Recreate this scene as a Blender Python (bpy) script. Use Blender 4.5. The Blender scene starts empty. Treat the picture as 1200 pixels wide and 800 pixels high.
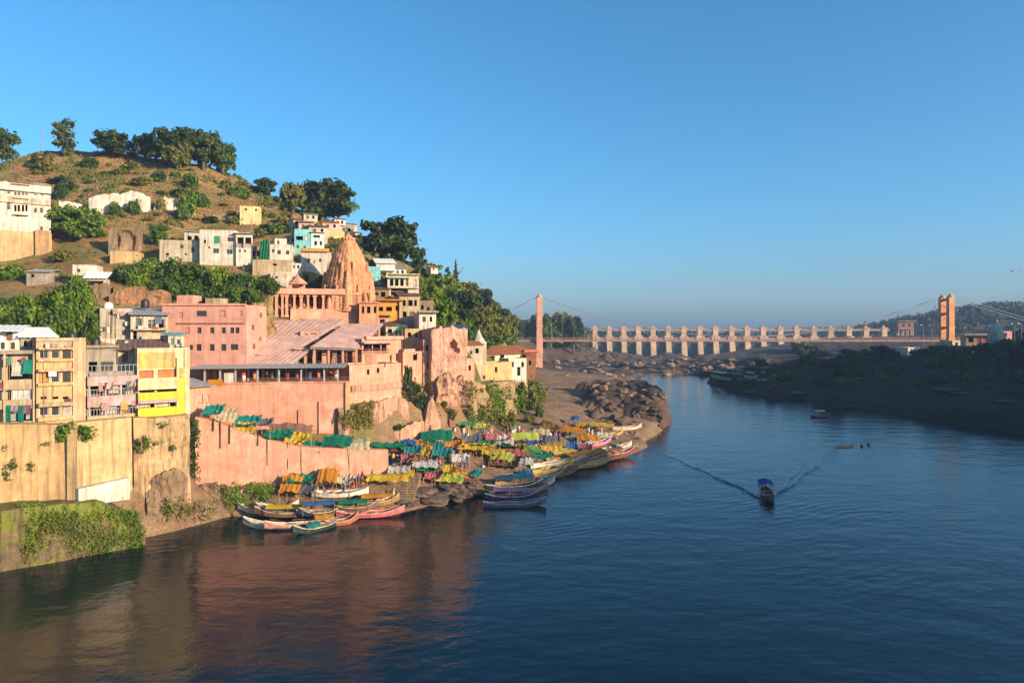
import bpy, math, random
import numpy as np
from mathutils import Vector, Matrix
rnd = random.Random(7)
R = math.radians
S = bpy.context.scene
COL = S.collection

# ---------------------------------------------------------------- camera, sky, sun, exposure
CAM_Z, FPX, HZ = 23.5, 800.0, 384.0        # camera height, focal length and horizon row of a 1200x800 frame
cd = bpy.data.cameras.new('camera'); cam = bpy.data.objects.new('camera', cd); COL.objects.link(cam)
cam.location = (0, 0, CAM_Z); cam.rotation_euler = (R(90), 0, 0)
cd.lens = 24.0; cd.sensor_width = 36.0; cd.shift_y = -(400 - HZ) / 1200.0
cd.clip_start = 0.5; cd.clip_end = 20000
S.camera = cam
SUN_AZ = math.atan2(0.84, -0.54)            # clockwise from +Y: the sun stands to the right and a little behind
SUN_EL = R(15)
sun_dir = Vector((math.sin(SUN_AZ) * math.cos(SUN_EL), math.cos(SUN_AZ) * math.cos(SUN_EL), math.sin(SUN_EL)))
w = bpy.data.worlds.new('World'); S.world = w; w.use_nodes = True
nt = w.node_tree; nt.nodes.clear()
sky = nt.nodes.new('ShaderNodeTexSky'); sky.sky_type = 'NISHITA'; sky.sun_disc = False
sky.sun_elevation = SUN_EL; sky.sun_rotation = SUN_AZ
sky.altitude = 100; sky.air_density = 1.0; sky.dust_density = 2.0; sky.ozone_density = 6.5
bg = nt.nodes.new('ShaderNodeBackground'); bg.inputs['Strength'].default_value = 0.124
wo = nt.nodes.new('ShaderNodeOutputWorld')
hs = nt.nodes.new('ShaderNodeHueSaturation'); hs.inputs['Saturation'].default_value = 1.06; hs.inputs['Hue'].default_value = 0.486
nt.links.new(sky.outputs[0], hs.inputs['Color']); nt.links.new(hs.outputs[0], bg.inputs['Color']); nt.links.new(bg.outputs[0], wo.inputs['Surface'])
sl = bpy.data.lights.new('sun', 'SUN'); sl.energy = 5.0; sl.angle = R(0.5); sl.color = (1.0, 0.765, 0.50)
so = bpy.data.objects.new('sun', sl); COL.objects.link(so)
so.rotation_euler = (-sun_dir).to_track_quat('-Z', 'Y').to_euler(); so.location = (100, -80, 120)
vs = S.view_settings
vs.view_transform = 'Standard'; vs.look = 'None'; vs.exposure = 1.0; vs.gamma = 1.0; vs.use_curve_mapping = False
S.cycles.use_denoising = True
S.cycles.max_bounces = 6; S.cycles.diffuse_bounces = 3; S.cycles.glossy_bounces = 3
S.cycles.transmission_bounces = 3; S.cycles.transparent_max_bounces = 4
S.cycles.sample_clamp_indirect = 6.0
S.cycles.use_adaptive_sampling = True

# ---------------------------------------------------------------- helpers
def P(px, py, Y):
    """point at depth Y seen at photo pixel (px, py)"""
    return Vector(((px - 600) * Y / FPX, Y, CAM_Z - (py - HZ) * Y / FPX))
def XZ(px, Y): return ((px - 600) * Y / FPX, Y)

def tag(o, label=None, cat=None, group=None, kind=None):
    if label: o['label'] = label
    if cat: o['category'] = cat
    if group: o['group'] = group
    if kind: o['kind'] = kind
    return o

class MB:
    """collects vertices and faces; build() links them as ONE mesh object"""
    def __init__(s): s.v = []; s.f = []; s.m = []
    def add(s, vs, fs, m=0):
        b = len(s.v); s.v.extend([tuple(p) for p in vs])
        for f in fs: s.f.append(tuple(i + b for i in f)); s.m.append(m)
        return s
    def box(s, x0, y0, z0, x1, y1, z1, m=0, fn=None):
        vs = [(x0,y0,z0),(x1,y0,z0),(x1,y1,z0),(x0,y1,z0),(x0,y0,z1),(x1,y0,z1),(x1,y1,z1),(x0,y1,z1)]
        if fn: vs = [fn(*p) for p in vs]
        return s.add(vs, [(0,3,2,1),(4,5,6,7),(0,1,5,4),(1,2,6,5),(2,3,7,6),(3,0,4,7)], m)
    def tube(s, pts, r, n=6, m=0, cap=True):
        pts = [Vector(p) for p in pts]; rs = r if isinstance(r, (list, tuple)) else [r] * len(pts)
        vs = []; fs = []
        for i, p in enumerate(pts):
            d = (pts[min(i+1, len(pts)-1)] - pts[max(i-1, 0)]).normalized()
            a = d.cross(Vector((0,0,1)) if abs(d.z) < .95 else Vector((1,0,0))).normalized(); b = d.cross(a)
            for k in range(n):
                t = 2*math.pi*k/n; vs.append(p + (a*math.cos(t) + b*math.sin(t))*rs[i])
        for i in range(len(pts)-1):
            for k in range(n):
                k2 = (k+1) % n; fs.append((i*n+k, i*n+k2, (i+1)*n+k2, (i+1)*n+k))
        if cap: fs.append(tuple(range(n-1,-1,-1))); fs.append(tuple(range((len(pts)-1)*n, len(pts)*n)))
        return s.add(vs, fs, m)
    def lathe(s, prof, n=16, c=(0,0,0), m=0, mod=None):
        vs = []; fs = []
        for (r, z) in prof:
            for k in range(n):
                t = 2*math.pi*k/n; q = r*(mod(t, z) if mod else 1)
                vs.append((c[0]+q*math.cos(t), c[1]+q*math.sin(t), c[2]+z))
        for i in range(len(prof)-1):
            for k in range(n):
                k2 = (k+1) % n; fs.append((i*n+k, i*n+k2, (i+1)*n+k2, (i+1)*n+k))
        fs.append(tuple(range(n-1,-1,-1))); fs.append(tuple(range((len(prof)-1)*n, len(prof)*n)))
        return s.add(vs, fs, m)
    def sheet(s, pts_grid, thick=.03, m=0):
        """a grid of points given real thickness downward"""
        ny = len(pts_grid); nx = len(pts_grid[0]); vs = []; fs = []
        for row in pts_grid:
            for p in row: vs.append(tuple(p))
        k0 = len(vs)
        for row in pts_grid:
            for p in row: vs.append((p[0], p[1], p[2]-thick))
        for j in range(ny-1):
            for i in range(nx-1):
                a = j*nx+i; fs.append((a, a+1, a+nx+1, a+nx)); fs.append((k0+a, k0+a+nx, k0+a+nx+1, k0+a+1))
        for j in range(ny-1):
            a = j*nx; fs.append((a, a+nx, k0+a+nx, k0+a)); a = j*nx+nx-1; fs.append((a+nx, a, k0+a, k0+a+nx))
        for i in range(nx-1):
            a = i; fs.append((a+1, a, k0+a, k0+a+1)); a = (ny-1)*nx+i; fs.append((a, a+1, k0+a+1, k0+a))
        return s.add(vs, fs, m)
    def mesh(s, name, mats, smooth=False):
        me = bpy.data.meshes.new(name); me.from_pydata(s.v, [], s.f)
        for mm in (mats if isinstance(mats, (list, tuple)) else [mats]): me.materials.append(mm)
        if any(s.m): me.polygons.foreach_set('material_index', s.m)
        if smooth: me.polygons.foreach_set('use_smooth', [True]*len(s.f))
        me.update(); return me
    def build(s, name, mats, parent=None, loc=(0,0,0), rz=0, smooth=False):
        o = bpy.data.objects.new(name, s.mesh(name, mats, smooth)); COL.objects.link(o)
        o.location = loc; o.rotation_euler = (0, 0, rz)
        if parent: o.parent = parent
        return o
def inst(name, me, parent=None, loc=(0,0,0), rz=0, sc=None):
    o = bpy.data.objects.new(name, me); COL.objects.link(o); o.location = loc; o.rotation_euler = (0,0,rz)
    if sc is not None: o.scale = sc if isinstance(sc, (tuple, list)) else (sc, sc, sc)
    if parent: o.parent = parent
    return o
def empty(name, loc, rz=0, label=None, cat=None, group=None):
    o = bpy.data.objects.new(name, None); COL.objects.link(o); o.location = loc; o.rotation_euler = (0,0,rz)
    o.empty_display_size = .5
    return tag(o, label, cat, group)

# ---------------------------------------------------------------- procedural materials
_mats = {}
def _nt(name):
    m = bpy.data.materials.new(name); m.use_nodes = True; t = m.node_tree
    return m, t, t.nodes['Principled BSDF']
def nd(t, kind, **kw):
    n = t.nodes.new(kind)
    for k, v in kw.items():
        if k in n.inputs: n.inputs[k].default_value = v
        else: setattr(n, k, v)
    return n
def mix(t, fac, a, b, blend='MIX'):
    n = t.nodes.new('ShaderNodeMix'); n.data_type = 'RGBA'; n.blend_type = blend
    for sock, v in ((n.inputs[0], fac), (n.inputs[6], a), (n.inputs[7], b)):
        if hasattr(v, 'is_output'): t.links.new(v, sock)
        elif isinstance(v, (int, float)): sock.default_value = v
        else: sock.default_value = (*v[:3], 1)
    return n.outputs[2]
def ramp(t, src, stops):
    n = t.nodes.new('ShaderNodeValToRGB'); t.links.new(src, n.inputs[0])
    e = n.color_ramp.elements
    while len(e) < len(stops): e.new(.5)
    for el, (p, c) in zip(e, stops):
        el.position = p; el.color = (c, c, c, 1) if isinstance(c, (int, float)) else (*c[:3], 1)
    return n.outputs[0]
def noise(t, scale, detail=4, rough=.55, vec=None, sc=None, co='Object', loc=None):
    n = nd(t, 'ShaderNodeTexNoise'); n.inputs['Scale'].default_value = scale
    n.inputs['Detail'].default_value = detail; n.inputs['Roughness'].default_value = rough
    if vec is None:
        tc = t.nodes.new('ShaderNodeTexCoord'); vec = tc.outputs[co]
    if sc or loc:
        mp = t.nodes.new('ShaderNodeMapping')
        if sc: mp.inputs['Scale'].default_value = sc
        if loc: mp.inputs['Location'].default_value = loc
        t.links.new(vec, mp.inputs['Vector']); vec = mp.outputs[0]
    t.links.new(vec, n.inputs['Vector'])
    return n.outputs[0]
def bump(t, b, src, strength=.3, dist=.05):
    n = nd(t, 'ShaderNodeBump', Strength=strength, Distance=dist); t.links.new(src, n.inputs['Height'])
    t.links.new(n.outputs[0], b.inputs['Normal'])
def plaster(name, col, dirt=.45, dirtcol=(.10,.08,.06), rough=.85, sc=1.0, patch=None, bumpd=.04, pt=.54):
    """painted or bare wall: blotchy fading, rain streaks, grime"""
    if name in _mats: return _mats[name]
    m, t, b = _nt(name)
    n1 = ramp(t, noise(t, .55*sc, 6, .62), [(.32, 0.0), (.72, 1.0)])
    c = mix(t, n1, [x*.64 for x in col], [min(1, x*1.14) for x in col])
    n4 = ramp(t, noise(t, 1.4*sc, 7, .72, loc=(3, 11, 5)), [(.50, 0.0), (.66, 1.0)])
    m4 = nd(t, 'ShaderNodeMath', operation='MULTIPLY'); t.links.new(n4, m4.inputs[0]); m4.inputs[1].default_value = dirt*.85
    c = mix(t, m4.outputs[0], c, [x*.55+y*.25 for x, y in zip(col, dirtcol)])
    if patch:
        n3 = ramp(t, noise(t, .35*sc, 5, .6, loc=(13, 4, 7)), [(pt, 0.0), (pt+.08, 1.0)])
        c = mix(t, n3, c, patch)
    hz_ = ramp(t, noise(t, 1.0, 4, .6, sc=(.10*sc, .10*sc, 1.7*sc), loc=(2, 5, 1)), [(.56, 0.0), (.64, 1.0)])
    mh = nd(t, 'ShaderNodeMath', operation='MULTIPLY'); t.links.new(hz_, mh.inputs[0]); mh.inputs[1].default_value = dirt*.5
    c = mix(t, mh.outputs[0], c, [x*.6+y*.2 for x, y in zip(col, dirtcol)])
    st = ramp(t, noise(t, 1.0, 5, .65, sc=(2.2*sc, 2.2*sc, .16*sc)), [(.47, 0.0), (.68, 1.0)])
    gr = ramp(t, noise(t, 2.6*sc, 5, .7), [(.42, 0.0), (.70, 1.0)])
    mm = nd(t, 'ShaderNodeMath', operation='MULTIPLY'); t.links.new(st, mm.inputs[0]); mm.inputs[1].default_value = min(1, dirt*1.35)
    c = mix(t, mm.outputs[0], c, dirtcol)
    mg = nd(t, 'ShaderNodeMath', operation='MULTIPLY'); t.links.new(gr, mg.inputs[0]); mg.inputs[1].default_value = dirt*.7
    c = mix(t, mg.outputs[0], c, [x*.5 for x in col])
    t.links.new(c, b.inputs['Base Color']); b.inputs['Roughness'].default_value = rough
    b.inputs['Specular IOR Level'].default_value = .25
    bump(t, b, noise(t, 3.5*sc, 6, .7), .5, bumpd)
    _mats[name] = m; return m
def paint(name, col, rough=.55, var=.25, metal=0.0, spec=.4):
    if name in _mats: return _mats[name]
    m, t, b = _nt(name)
    n1 = ramp(t, noise(t, 1.7, 5, .65), [(.3, 0.0), (.7, 1.0)])
    oi = t.nodes.new('ShaderNodeObjectInfo')
    c = mix(t, n1, [x*(1-var) for x in col], [min(1, x*(1+var*.5)) for x in col])
    t.links.new(c, b.inputs['Base Color']); b.inputs['Roughness'].default_value = rough
    b.inputs['Metallic'].default_value = metal; b.inputs['Specular IOR Level'].default_value = spec
    _mats[name] = m; return m
def cloth(name, col, trans=.35):
    if name in _mats: return _mats[name]
    m, t, b = _nt(name)
    n1 = ramp(t, noise(t, .9, 6, .7), [(.3, 0.0), (.72, 1.0)])
    c = mix(t, n1, [x*.62 for x in col], [min(1, x*1.08) for x in col])
    t.links.new(c, b.inputs['Base Color']); b.inputs['Roughness'].default_value = .8
    b.inputs['Specular IOR Level'].default_value = .2
    bump(t, b, noise(t, 2.2, 3, .6), .6, .1)
    tr = nd(t, 'ShaderNodeBsdfTranslucent'); t.links.new(c, tr.inputs['Color'])
    ms = nd(t, 'ShaderNodeMixShader'); ms.inputs[0].default_value = trans
    t.links.new(b.outputs[0], ms.inputs[1]); t.links.new(tr.outputs[0], ms.inputs[2])
    t.links.new(ms.outputs[0], t.nodes['Material Output'].inputs['Surface'])
    _mats[name] = m; return m
def leafmat(name, c1, c2, c3, big=.35, trans=.25):
    """leaves: every leaf its own tone, clumps of lighter and darker growth"""
    if name in _mats: return _mats[name]
    m, t, b = _nt(name)
    g = t.nodes.new('ShaderNodeNewGeometry'); oi = t.nodes.new('ShaderNodeObjectInfo')
    n1 = ramp(t, noise(t, big, 3, .6), [(.36, 0.0), (.64, 1.0)])
    c = mix(t, n1, c1, c2)
    r1 = ramp(t, g.outputs['Random Per Island'], [(.55, 0.0), (1.0, .8)])
    c = mix(t, r1, c, c3)
    r2 = ramp(t, oi.outputs['Random'], [(0.0, (.72,.78,.72)), (1.0, (1.2,1.12,1.0))])
    c = mix(t, 1.0, c, r2, 'MULTIPLY')
    t.links.new(c, b.inputs['Base Color']); b.inputs['Roughness'].default_value = .6
    b.inputs['Specular IOR Level'].default_value = .25
    tr = nd(t, 'ShaderNodeBsdfTranslucent'); t.links.new(c, tr.inputs['Color'])
    ms = nd(t, 'ShaderNodeMixShader'); ms.inputs[0].default_value = trans
    t.links.new(b.outputs[0], ms.inputs[1]); t.links.new(tr.outputs[0], ms.inputs[2])
    t.links.new(ms.outputs[0], t.nodes['Material Output'].inputs['Surface'])
    _mats[name] = m; return m
def rockmat(name, c1, c2, c3, sc=.5, layered=0.0):
    if name in _mats: return _mats[name]
    m, t, b = _nt(name)
    n1 = ramp(t, noise(t, sc, 8, .65), [(.3, 0.0), (.7, 1.0)])
    n2 = ramp(t, noise(t, sc*4, 6, .7), [(.45, 0.0), (.75, 1.0)])
    c = mix(t, n2, mix(t, n1, c1, c2), c3)
    t.links.new(c, b.inputs['Base Color']); b.inputs['Roughness'].default_value = .9
    b.inputs['Specular IOR Level'].default_value = .2
    bump(t, b, noise(t, sc*3, 10, .7), .9, .25)
    _mats[name] = m; return m
def glassmat(name, col):
    if name in _mats: return _mats[name]
    m, t, b = _nt(name); b.inputs['Base Color'].default_value = (*col, 1)
    n1 = noise(t, .8, 3, .5); c = mix(t, n1, [x*.6 for x in col], [x*1.5 for x in col])
    t.links.new(c, b.inputs['Base Color'])
    b.inputs['Roughness'].default_value = .15; b.inputs['Specular IOR Level'].default_value = .5
    _mats[name] = m; return m

DARK = paint('dark_interior', (.018,.016,.015), .9)
GLASS = glassmat('window_glass', (.03,.035,.04))
WOODB = paint('brown_wood', (.10,.055,.03), .7)
BAMB = paint('bamboo_pole', (.28,.19,.10), .7)
TIN = paint('grey_tin_sheet', (.30,.31,.32), .5, .35)
WHITEM = paint('white_metal', (.75,.74,.70), .5, .12)
STEEL = paint('grey_steel', (.22,.23,.24), .5, .2)
# ---------------------------------------------------------------- the ground: river banks and the hill, one sheet
def arr(pts): return np.array(pts, dtype=float)
def rbf_fit(pts, smooth=0.0):
    pts = arr(pts); xy = pts[:, :2]; z = pts[:, 2]; n = len(pts)
    d = np.sqrt(((xy[:, None] - xy[None])**2).sum(-1))
    A = np.zeros((n+3, n+3)); A[:n, :n] = d + np.eye(n)*smooth
    A[:n, n:] = np.c_[np.ones(n), xy]; A[n:, :n] = A[:n, n:].T
    wgt = np.linalg.solve(A, np.r_[z, 0, 0, 0]); return xy, wgt
def rbf_eval(model, X, Y):
    xy, wgt = model; out = np.full(X.shape, wgt[-3]) + wgt[-2]*X + wgt[-1]*Y
    for (x, y), a in zip(xy, wgt[:-3]): out = out + a*np.hypot(X-x, Y-y)
    return out
def poly_sd(poly, X, Y):
    """signed distance to a closed polygon, positive inside"""
    d = np.full(X.shape, 1e9); ins = np.zeros(X.shape, bool); n = len(poly)
    for i in range(n):
        (x0, y0), (x1, y1) = poly[i], poly[(i+1) % n]
        dx, dy = x1-x0, y1-y0; L = dx*dx+dy*dy+1e-9
        t = np.clip(((X-x0)*dx+(Y-y0)*dy)/L, 0, 1)
        d = np.minimum(d, np.hypot(X-x0-t*dx, Y-y0-t*dy))
        c = ((y0 > Y) != (y1 > Y)) & (X < dx*(Y-y0)/(dy if abs(dy) > 1e-9 else 1e-9)+x0)
        ins ^= c
    return np.where(ins, d, -d)
def vnoise(X, Y, s, seed=0):
    X = np.asarray(X)/s; Y = np.asarray(Y)/s; xi = np.floor(X).astype(np.int64); yi = np.floor(Y).astype(np.int64)
    fx = X-xi; fy = Y-yi; fx = fx*fx*(3-2*fx); fy = fy*fy*(3-2*fy)
    def h(a, b):
        v = (a*374761393 + b*668265263 + seed*974634777) & 0xffffffff
        v = ((v ^ (v >> 13))*1274126177) & 0xffffffff
        return ((v ^ (v >> 16)) & 0xffff)/65535.0
    return ((h(xi,yi)*(1-fx)+h(xi+1,yi)*fx)*(1-fy) + (h(xi,yi+1)*(1-fx)+h(xi+1,yi+1)*fx)*fy)*2-1
def fbm(X, Y, s, seed=0, o=4):
    r = 0; a = 1
    for k in range(o): r = r + a*vnoise(X, Y, s/2**k, seed+k); a *= .5
    return r
def sstep(a, b, x):
    t = np.clip((x-a)/(b-a), 0, 1); return t*t*(3-2*t)

# waterline of the left bank, far shore, right bank (photo column, depth)
SHORE_L = [XZ(*p) for p in [(-150,61),(-60,65.6),(0,68.2),(85,71.4),(165,76.2),(200,78.6),(222,80.6),(270,85),(300,84.8),(400,83.3),(480,87),
          (525,92),(570,96),(640,104),(700,117),(740,124.5),(762,140),(782,165),(787,178),(781,200),(775,218),(752,235),(745,262),(758,296),(735,322),(765,338),(800,345),(832,340)]]
SHORE_R = [(86,300),(82,284),(81,276),(86,254),(88,232),(97,216),(104.7,186),(107,172),(113,152),(117,120),(119,60),(120,-60)]
WATER = SHORE_L + SHORE_R + [(-160,-60)]
# line of retaining walls: behind it the hill starts
FRONT = [(-170,50),(-98,62)] + [XZ(*p) for p in [(0,70),(85,72.6),(155,77.8),(222,81.5),(230,88.5),(300,91),(400,93.5),(452,95.5),(458,101),(490,107),
          (550,113),(590,135),(612,160),(622,185),(628,220),(622,270),(606,330)]] + [(-60,420),(-420,420),(-420,50)]
def zp(px, py, Y): x, y = XZ(px, Y); return (x, y, CAM_Z-(py-HZ)*Y/FPX)
def zz(px, Y, z): x, y = XZ(px, Y); return (x, y, z)
HILL = [zp(*p) for p in [(-60,500,74),(0,497,76),(0,495,80),(100,492,82),(160,488,84),(220,487,88),(240,511,91),(340,538,95),(440,545,98),(235,507,89.5),(330,537,93),(270,519,94),(400,542,96),
    (285,447,104),(300,445,105),(340,445,106),(310,420,110),(350,420,111),(318,400,115),(362,398,116),(385,420,112),
    (245,450,100),(330,452,101),(405,452,102),(245,435,104),(400,440,108),(320,374,117),(360,372,119),(410,366,126),(440,366,126),
    (470,430,113),(480,405,122),(505,470,114),(545,470,117),(540,405,132),(520,400,130),(575,432,160),(600,432,172),(620,440,185),(560,470,128),(590,470,143),
    (60,395,92),(120,400,95),(60,345,108),(0,345,106),(30,314,128),(100,312,125),(160,350,110),(205,352,112),(160,296,134),(250,352,112),(310,352,112),(250,306,131),(200,306,131),
    (330,320,131),(345,305,135),(380,318,134),(30,255,152),(150,245,150),(95,243,148),(210,250,150),(250,262,150),(320,268,150),(380,275,150),(430,330,133),(480,350,134),
    (450,310,150),(500,345,170),(520,375,165),(550,375,195),(595,398,225),(560,400,175),(470,375,128),(500,395,126),
    (-60,200,182),(0,192,185),(60,177,186),(150,183,188),(200,188,190),(250,197,190),(300,217,190),(330,240,188),(345,250,190),(400,268,188),(440,295,190),(490,309,200),(530,333,212),(575,369,228),(598,395,240)]]
HILL += [(-190,110,40),(-190,190,66),(-260,150,60),(-300,300,60),(-160,290,60),(-100,300,45),(-50,300,30),(-20,320,18),(0,400,16),(-150,400,40),(-130,80,22),(-120,60,13),(-420,100,50),(-420,420,50)]
SHELF = [zz(*p) for p in [(-60,64,5.5),(0,66.5,5.6),(0,69,5.9),(85,70,5.6),(85,72,6),(155,75,5.0),(155,77,5.6),(200,78.6,1.0),(200,79.6,3.6),(222,81.2,3.4),(225,85,3.9),(270,86,.5),
    (300,86,.7),(300,88.5,3.8),(350,84.6,.4),(350,90,3.4),(400,84.2,.3),(400,87,1.8),(400,91.5,3.4),(450,94,3.6),(455,90,2.4),(480,88.2,.4),(480,96,3.4),(490,104,5.2),
    (525,93,.4),(525,97,1.8),(570,97.5,.4),(555,104,2.4),(560,113,4.6),(560,122,6.0),(600,110,2.0),(600,125,4.2),(640,105.5,.3),(640,116,1.8),(640,130,3.6),(620,150,6.2),(640,170,6.0),
    (700,119,.3),(700,133,1.4),(690,150,3.0),(690,168,3.6),(740,126.5,.3),(745,140,1.2),(730,158,2.6),(655,200,4.6),(690,205,3.6),(650,240,4.4),(700,245,3.2),(735,245,1.0),
    (750,298,.4),(700,300,2.0),(650,300,4.0),(632,342,3.4),(700,345,1.5),(640,390,3.4),(690,390,1.5),(605,400,19),(615,440,21),(650,445,17.5),(672,450,14),(690,462,7),(640,415,5),(675,420,5),
    (720,460,1.5),(780,460,1.2),(850,460,1.2),(720,400,1.2),(800,380,1.0),(860,360,1.6),(780,345,.3),(880,420,3.0),(940,440,4.5)]]
SHELF += [(84,290,.6),(90,290,3),(84,276,1),(92,262,4),(105,270,6.5),(92,234,2),(100,238,4.5),(112,246,7),(100,218,1.5),(108,220,4.2),(120,226,6.5),
    (108,188,1.5),(115,190,4),(124,194,6),(110,174,1.5),(118,175,4),(128,178,6),(117,152,1.4),(124,152,4),(134,154,6),(121,120,1.4),(130,120,4),(140,120,6.5),(124,60,1.4),(135,60,9),(145,60,13),
    (150,260,9.5),(150,300,9.5),(130,300,8),(110,310,5),(120,360,6),(170,342,8.5),(160,220,9),(216,342,13),(180,400,9),(140,420,4.5),(240,342,13.8),(260,300,14.4),(240,240,14),(330,250,17),(330,400,19),(220,480,15),(180,470,9),
    (200,150,10),(260,150,16),(330,100,18),(200,60,15),(330,30,20),(160,-60,15),(330,-60,20),(60,420,1.6),(110,420,3)]
MH, MS = rbf_fit(HILL), rbf_fit(SHELF)
def mound(X, Y, px, Yc, rx, ry, h):
    cx, cy = XZ(px, Yc); q = ((X-cx)/rx)**2 + ((Y-cy)/ry)**2
    return h*np.clip(1-q, 0, 1)**.42
def ground_z(X, Y):
    X = np.asarray(X, float); Y = np.asarray(Y, float)
    zs = rbf_eval(MS, X, Y)
    rug = sstep(100, 130, Y)
    right = sstep(70, 90, X)*(Y < 330)
    ph = X*800/np.maximum(Y, 1)+600; crag = sstep(395, 420, ph)*(1-sstep(640, 670, ph))*sstep(96, 100, Y)*(1-sstep(150, 185, Y))
    zs = zs + .35*fbm(X, Y, 6, 3)*(.5+rug*.5) + .22*np.abs(fbm(X, Y, 2.6, 13)) + right*(1.1*fbm(X, Y, 13, 9) + 1.1*np.abs(fbm(X, Y, 5, 11)))
    bed = sstep(318, 345, Y)*sstep(25, 45, X)*(1-sstep(120, 150, X)); zs = zs + bed*(1.5*fbm(X, Y, 16, 5) + 1.5*np.abs(fbm(X, Y, 6, 6)))
    # a hill added at the far right, outside the view, shaped to shade the right bank
    s_ = .84*X-.54*Y; q_ = .54*X+.84*Y
    zs = zs + 52*np.exp(-((s_-150)/42)**2)*sstep(150, 185, q_)*(1-sstep(325, 365, q_))
    # the dark rock spit beside the river
    pm = np.maximum.reduce([mound(X, Y, 744, 186, 12, 23, 5.6), mound(X, Y, 764, 178, 9.0, 12, 5.6), mound(X, Y, 722, 208, 13, 7, 5.2), mound(X, Y, 758, 206, 9, 12, 5.4), mound(X, Y, 724, 172, 9, 6, 4.4)])
    pm = np.where(pm > .01, pm*(.80+.30*fbm(X, Y, 8, 21)-.35*np.abs(fbm(X, Y, 5, 23))) + 1.1*np.abs(fbm(X, Y, 3.2, 25)), 0)
    zs = zs + np.maximum(pm, 0)
    zh = rbf_eval(MH, X, Y) + .9*fbm(X, Y, 14, 1)*sstep(105, 150, Y) + .35*fbm(X, Y, 4, 2)*sstep(100, 120, Y) + crag*(1.3*fbm(X, Y, 5, 51) + .8*np.abs(fbm(X, Y, 2.6, 52)))
    dF = poly_sd(FRONT, X, Y)
    nose = sstep(120, 150, Y)
    k = np.where(dF > 0, sstep(0, 1.4+nose*9, dF), 0)
    z = zs*(1-k) + np.maximum(zh, zs-8)*k
    dW = poly_sd(WATER, X, Y)
    wob = 1.2*fbm(X, Y, 9, 31)*sstep(95, 125, Y)
    dW = dW + wob
    z = np.where(dW > 0, -np.minimum(3.5, .25+dW*.45), z)
    lo = np.where(dW <= 0, np.minimum(1, (-dW)/1.6), 0)
    z = np.where(dW <= 0, -.25*(1-lo) + np.maximum(z, .12)*lo, z)
    return z
GS = 1.25
gx = np.arange(-230, 330+GS, GS); gy = np.arange(40, 486+GS, GS)
GX, GY = np.meshgrid(gx, gy); GZ = ground_z(GX, GY)
def gz(x, y):
    """height of the ground sheet (bilinear)"""
    i = min(max((x-gx[0])/GS, 0), len(gx)-2.001); j = min(max((y-gy[0])/GS, 0), len(gy)-2.001)
    a, b = int(i), int(j); u, v = i-a, j-b
    return float((GZ[b,a]*(1-u)+GZ[b,a+1]*u)*(1-v) + (GZ[b+1,a]*(1-u)+GZ[b+1,a+1]*u)*v)
def hit(px, py, lift=0.0, y0=60.0, y1=480.0):
    """where the line of sight through a photo pixel meets the ground raised by lift"""
    Y = y0
    for _ in range(20):
        Y = y0
        while Y < y1:
            p = P(px, py, Y)
            if p.z <= gz(p.x, p.y)+lift: break
            Y += .25
        if Y < y1: break
        py += 1.5
    p = P(px, py, Y); return Vector((p.x, p.y, gz(p.x, p.y)))
nx, ny = len(gx), len(gy)
me = bpy.data.meshes.new('ground')
fs = []
for j in range(ny-1):
    for i in range(nx-1):
        a = j*nx+i; fs.append((a, a+1, a+nx+1, a+nx))
me.from_pydata(np.c_[GX.ravel(), GY.ravel(), GZ.ravel()].tolist(), [], fs)
me.polygons.foreach_set('use_smooth', [True]*len(fs))
# kinds of soil: r dry hill grass, g dark rock, b right bank with its shade put into the colour
dF = poly_sd(FRONT, GX, GY); dW = poly_sd(WATER, GX, GY)
hillm = sstep(0, 4, dF)
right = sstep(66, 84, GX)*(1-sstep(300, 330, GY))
spit = (np.hypot((GX-XZ(745,188)[0])/15, (GY-188)/27) < 1).astype(float)
bedm = sstep(300, 340, GY)*(1-hillm)
grn = np.exp(-(((GX*800/GY+600)-535)/52)**2)*sstep(112, 135, GY)*(1-sstep(280, 330, GY))*hillm
gat = me.attributes.new('greenery', 'FLOAT', 'POINT'); gat.data.foreach_set('value', grn.ravel())
ca = me.color_attributes.new('soil', 'FLOAT_COLOR', 'POINT')
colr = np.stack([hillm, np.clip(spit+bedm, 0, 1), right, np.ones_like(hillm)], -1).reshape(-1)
ca.data.foreach_set('color', colr)
m, t, b = _nt('bank_soil')
at = t.nodes.new('ShaderNodeAttribute'); at.attribute_name = 'soil'
sp = t.nodes.new('ShaderNodeSeparateColor'); t.links.new(at.outputs['Color'], sp.inputs[0])
n_big = ramp(t, noise(t, .06, 6, .6), [(.38, 0.0), (.62, 1.0)])
n_mid = ramp(t, noise(t, .28, 6, .65), [(.42, 0.0), (.62, 1.0)])
n_fin = ramp(t, noise(t, 1.3, 6, .7), [(.35, 0.0), (.7, 1.0)])
c_hill = mix(t, n_mid, (.33,.165,.070), (.40,.27,.11))
c_hill = mix(t, ramp(t, noise(t, .11, 5, .6, loc=(5,9,0)), [(.44, 0.0), (.58, .9)]), c_hill, (.16,.16,.045))
c_hill = mix(t, ramp(t, noise(t, .22, 6, .7, loc=(21,3,9)), [(.54, 0.0), (.62, .8)]), c_hill, (.24,.095,.04))
c_hill = mix(t, ramp(t, noise(t, .75, 5, .75, loc=(1,31,9)), [(.52, 0.0), (.64, .75)]), c_hill, (.075,.075,.022))
c_hill = mix(t, ramp(t, n_fin, [(.0, .45), (1.0, 0.0)]), c_hill, (.10,.06,.03))
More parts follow.
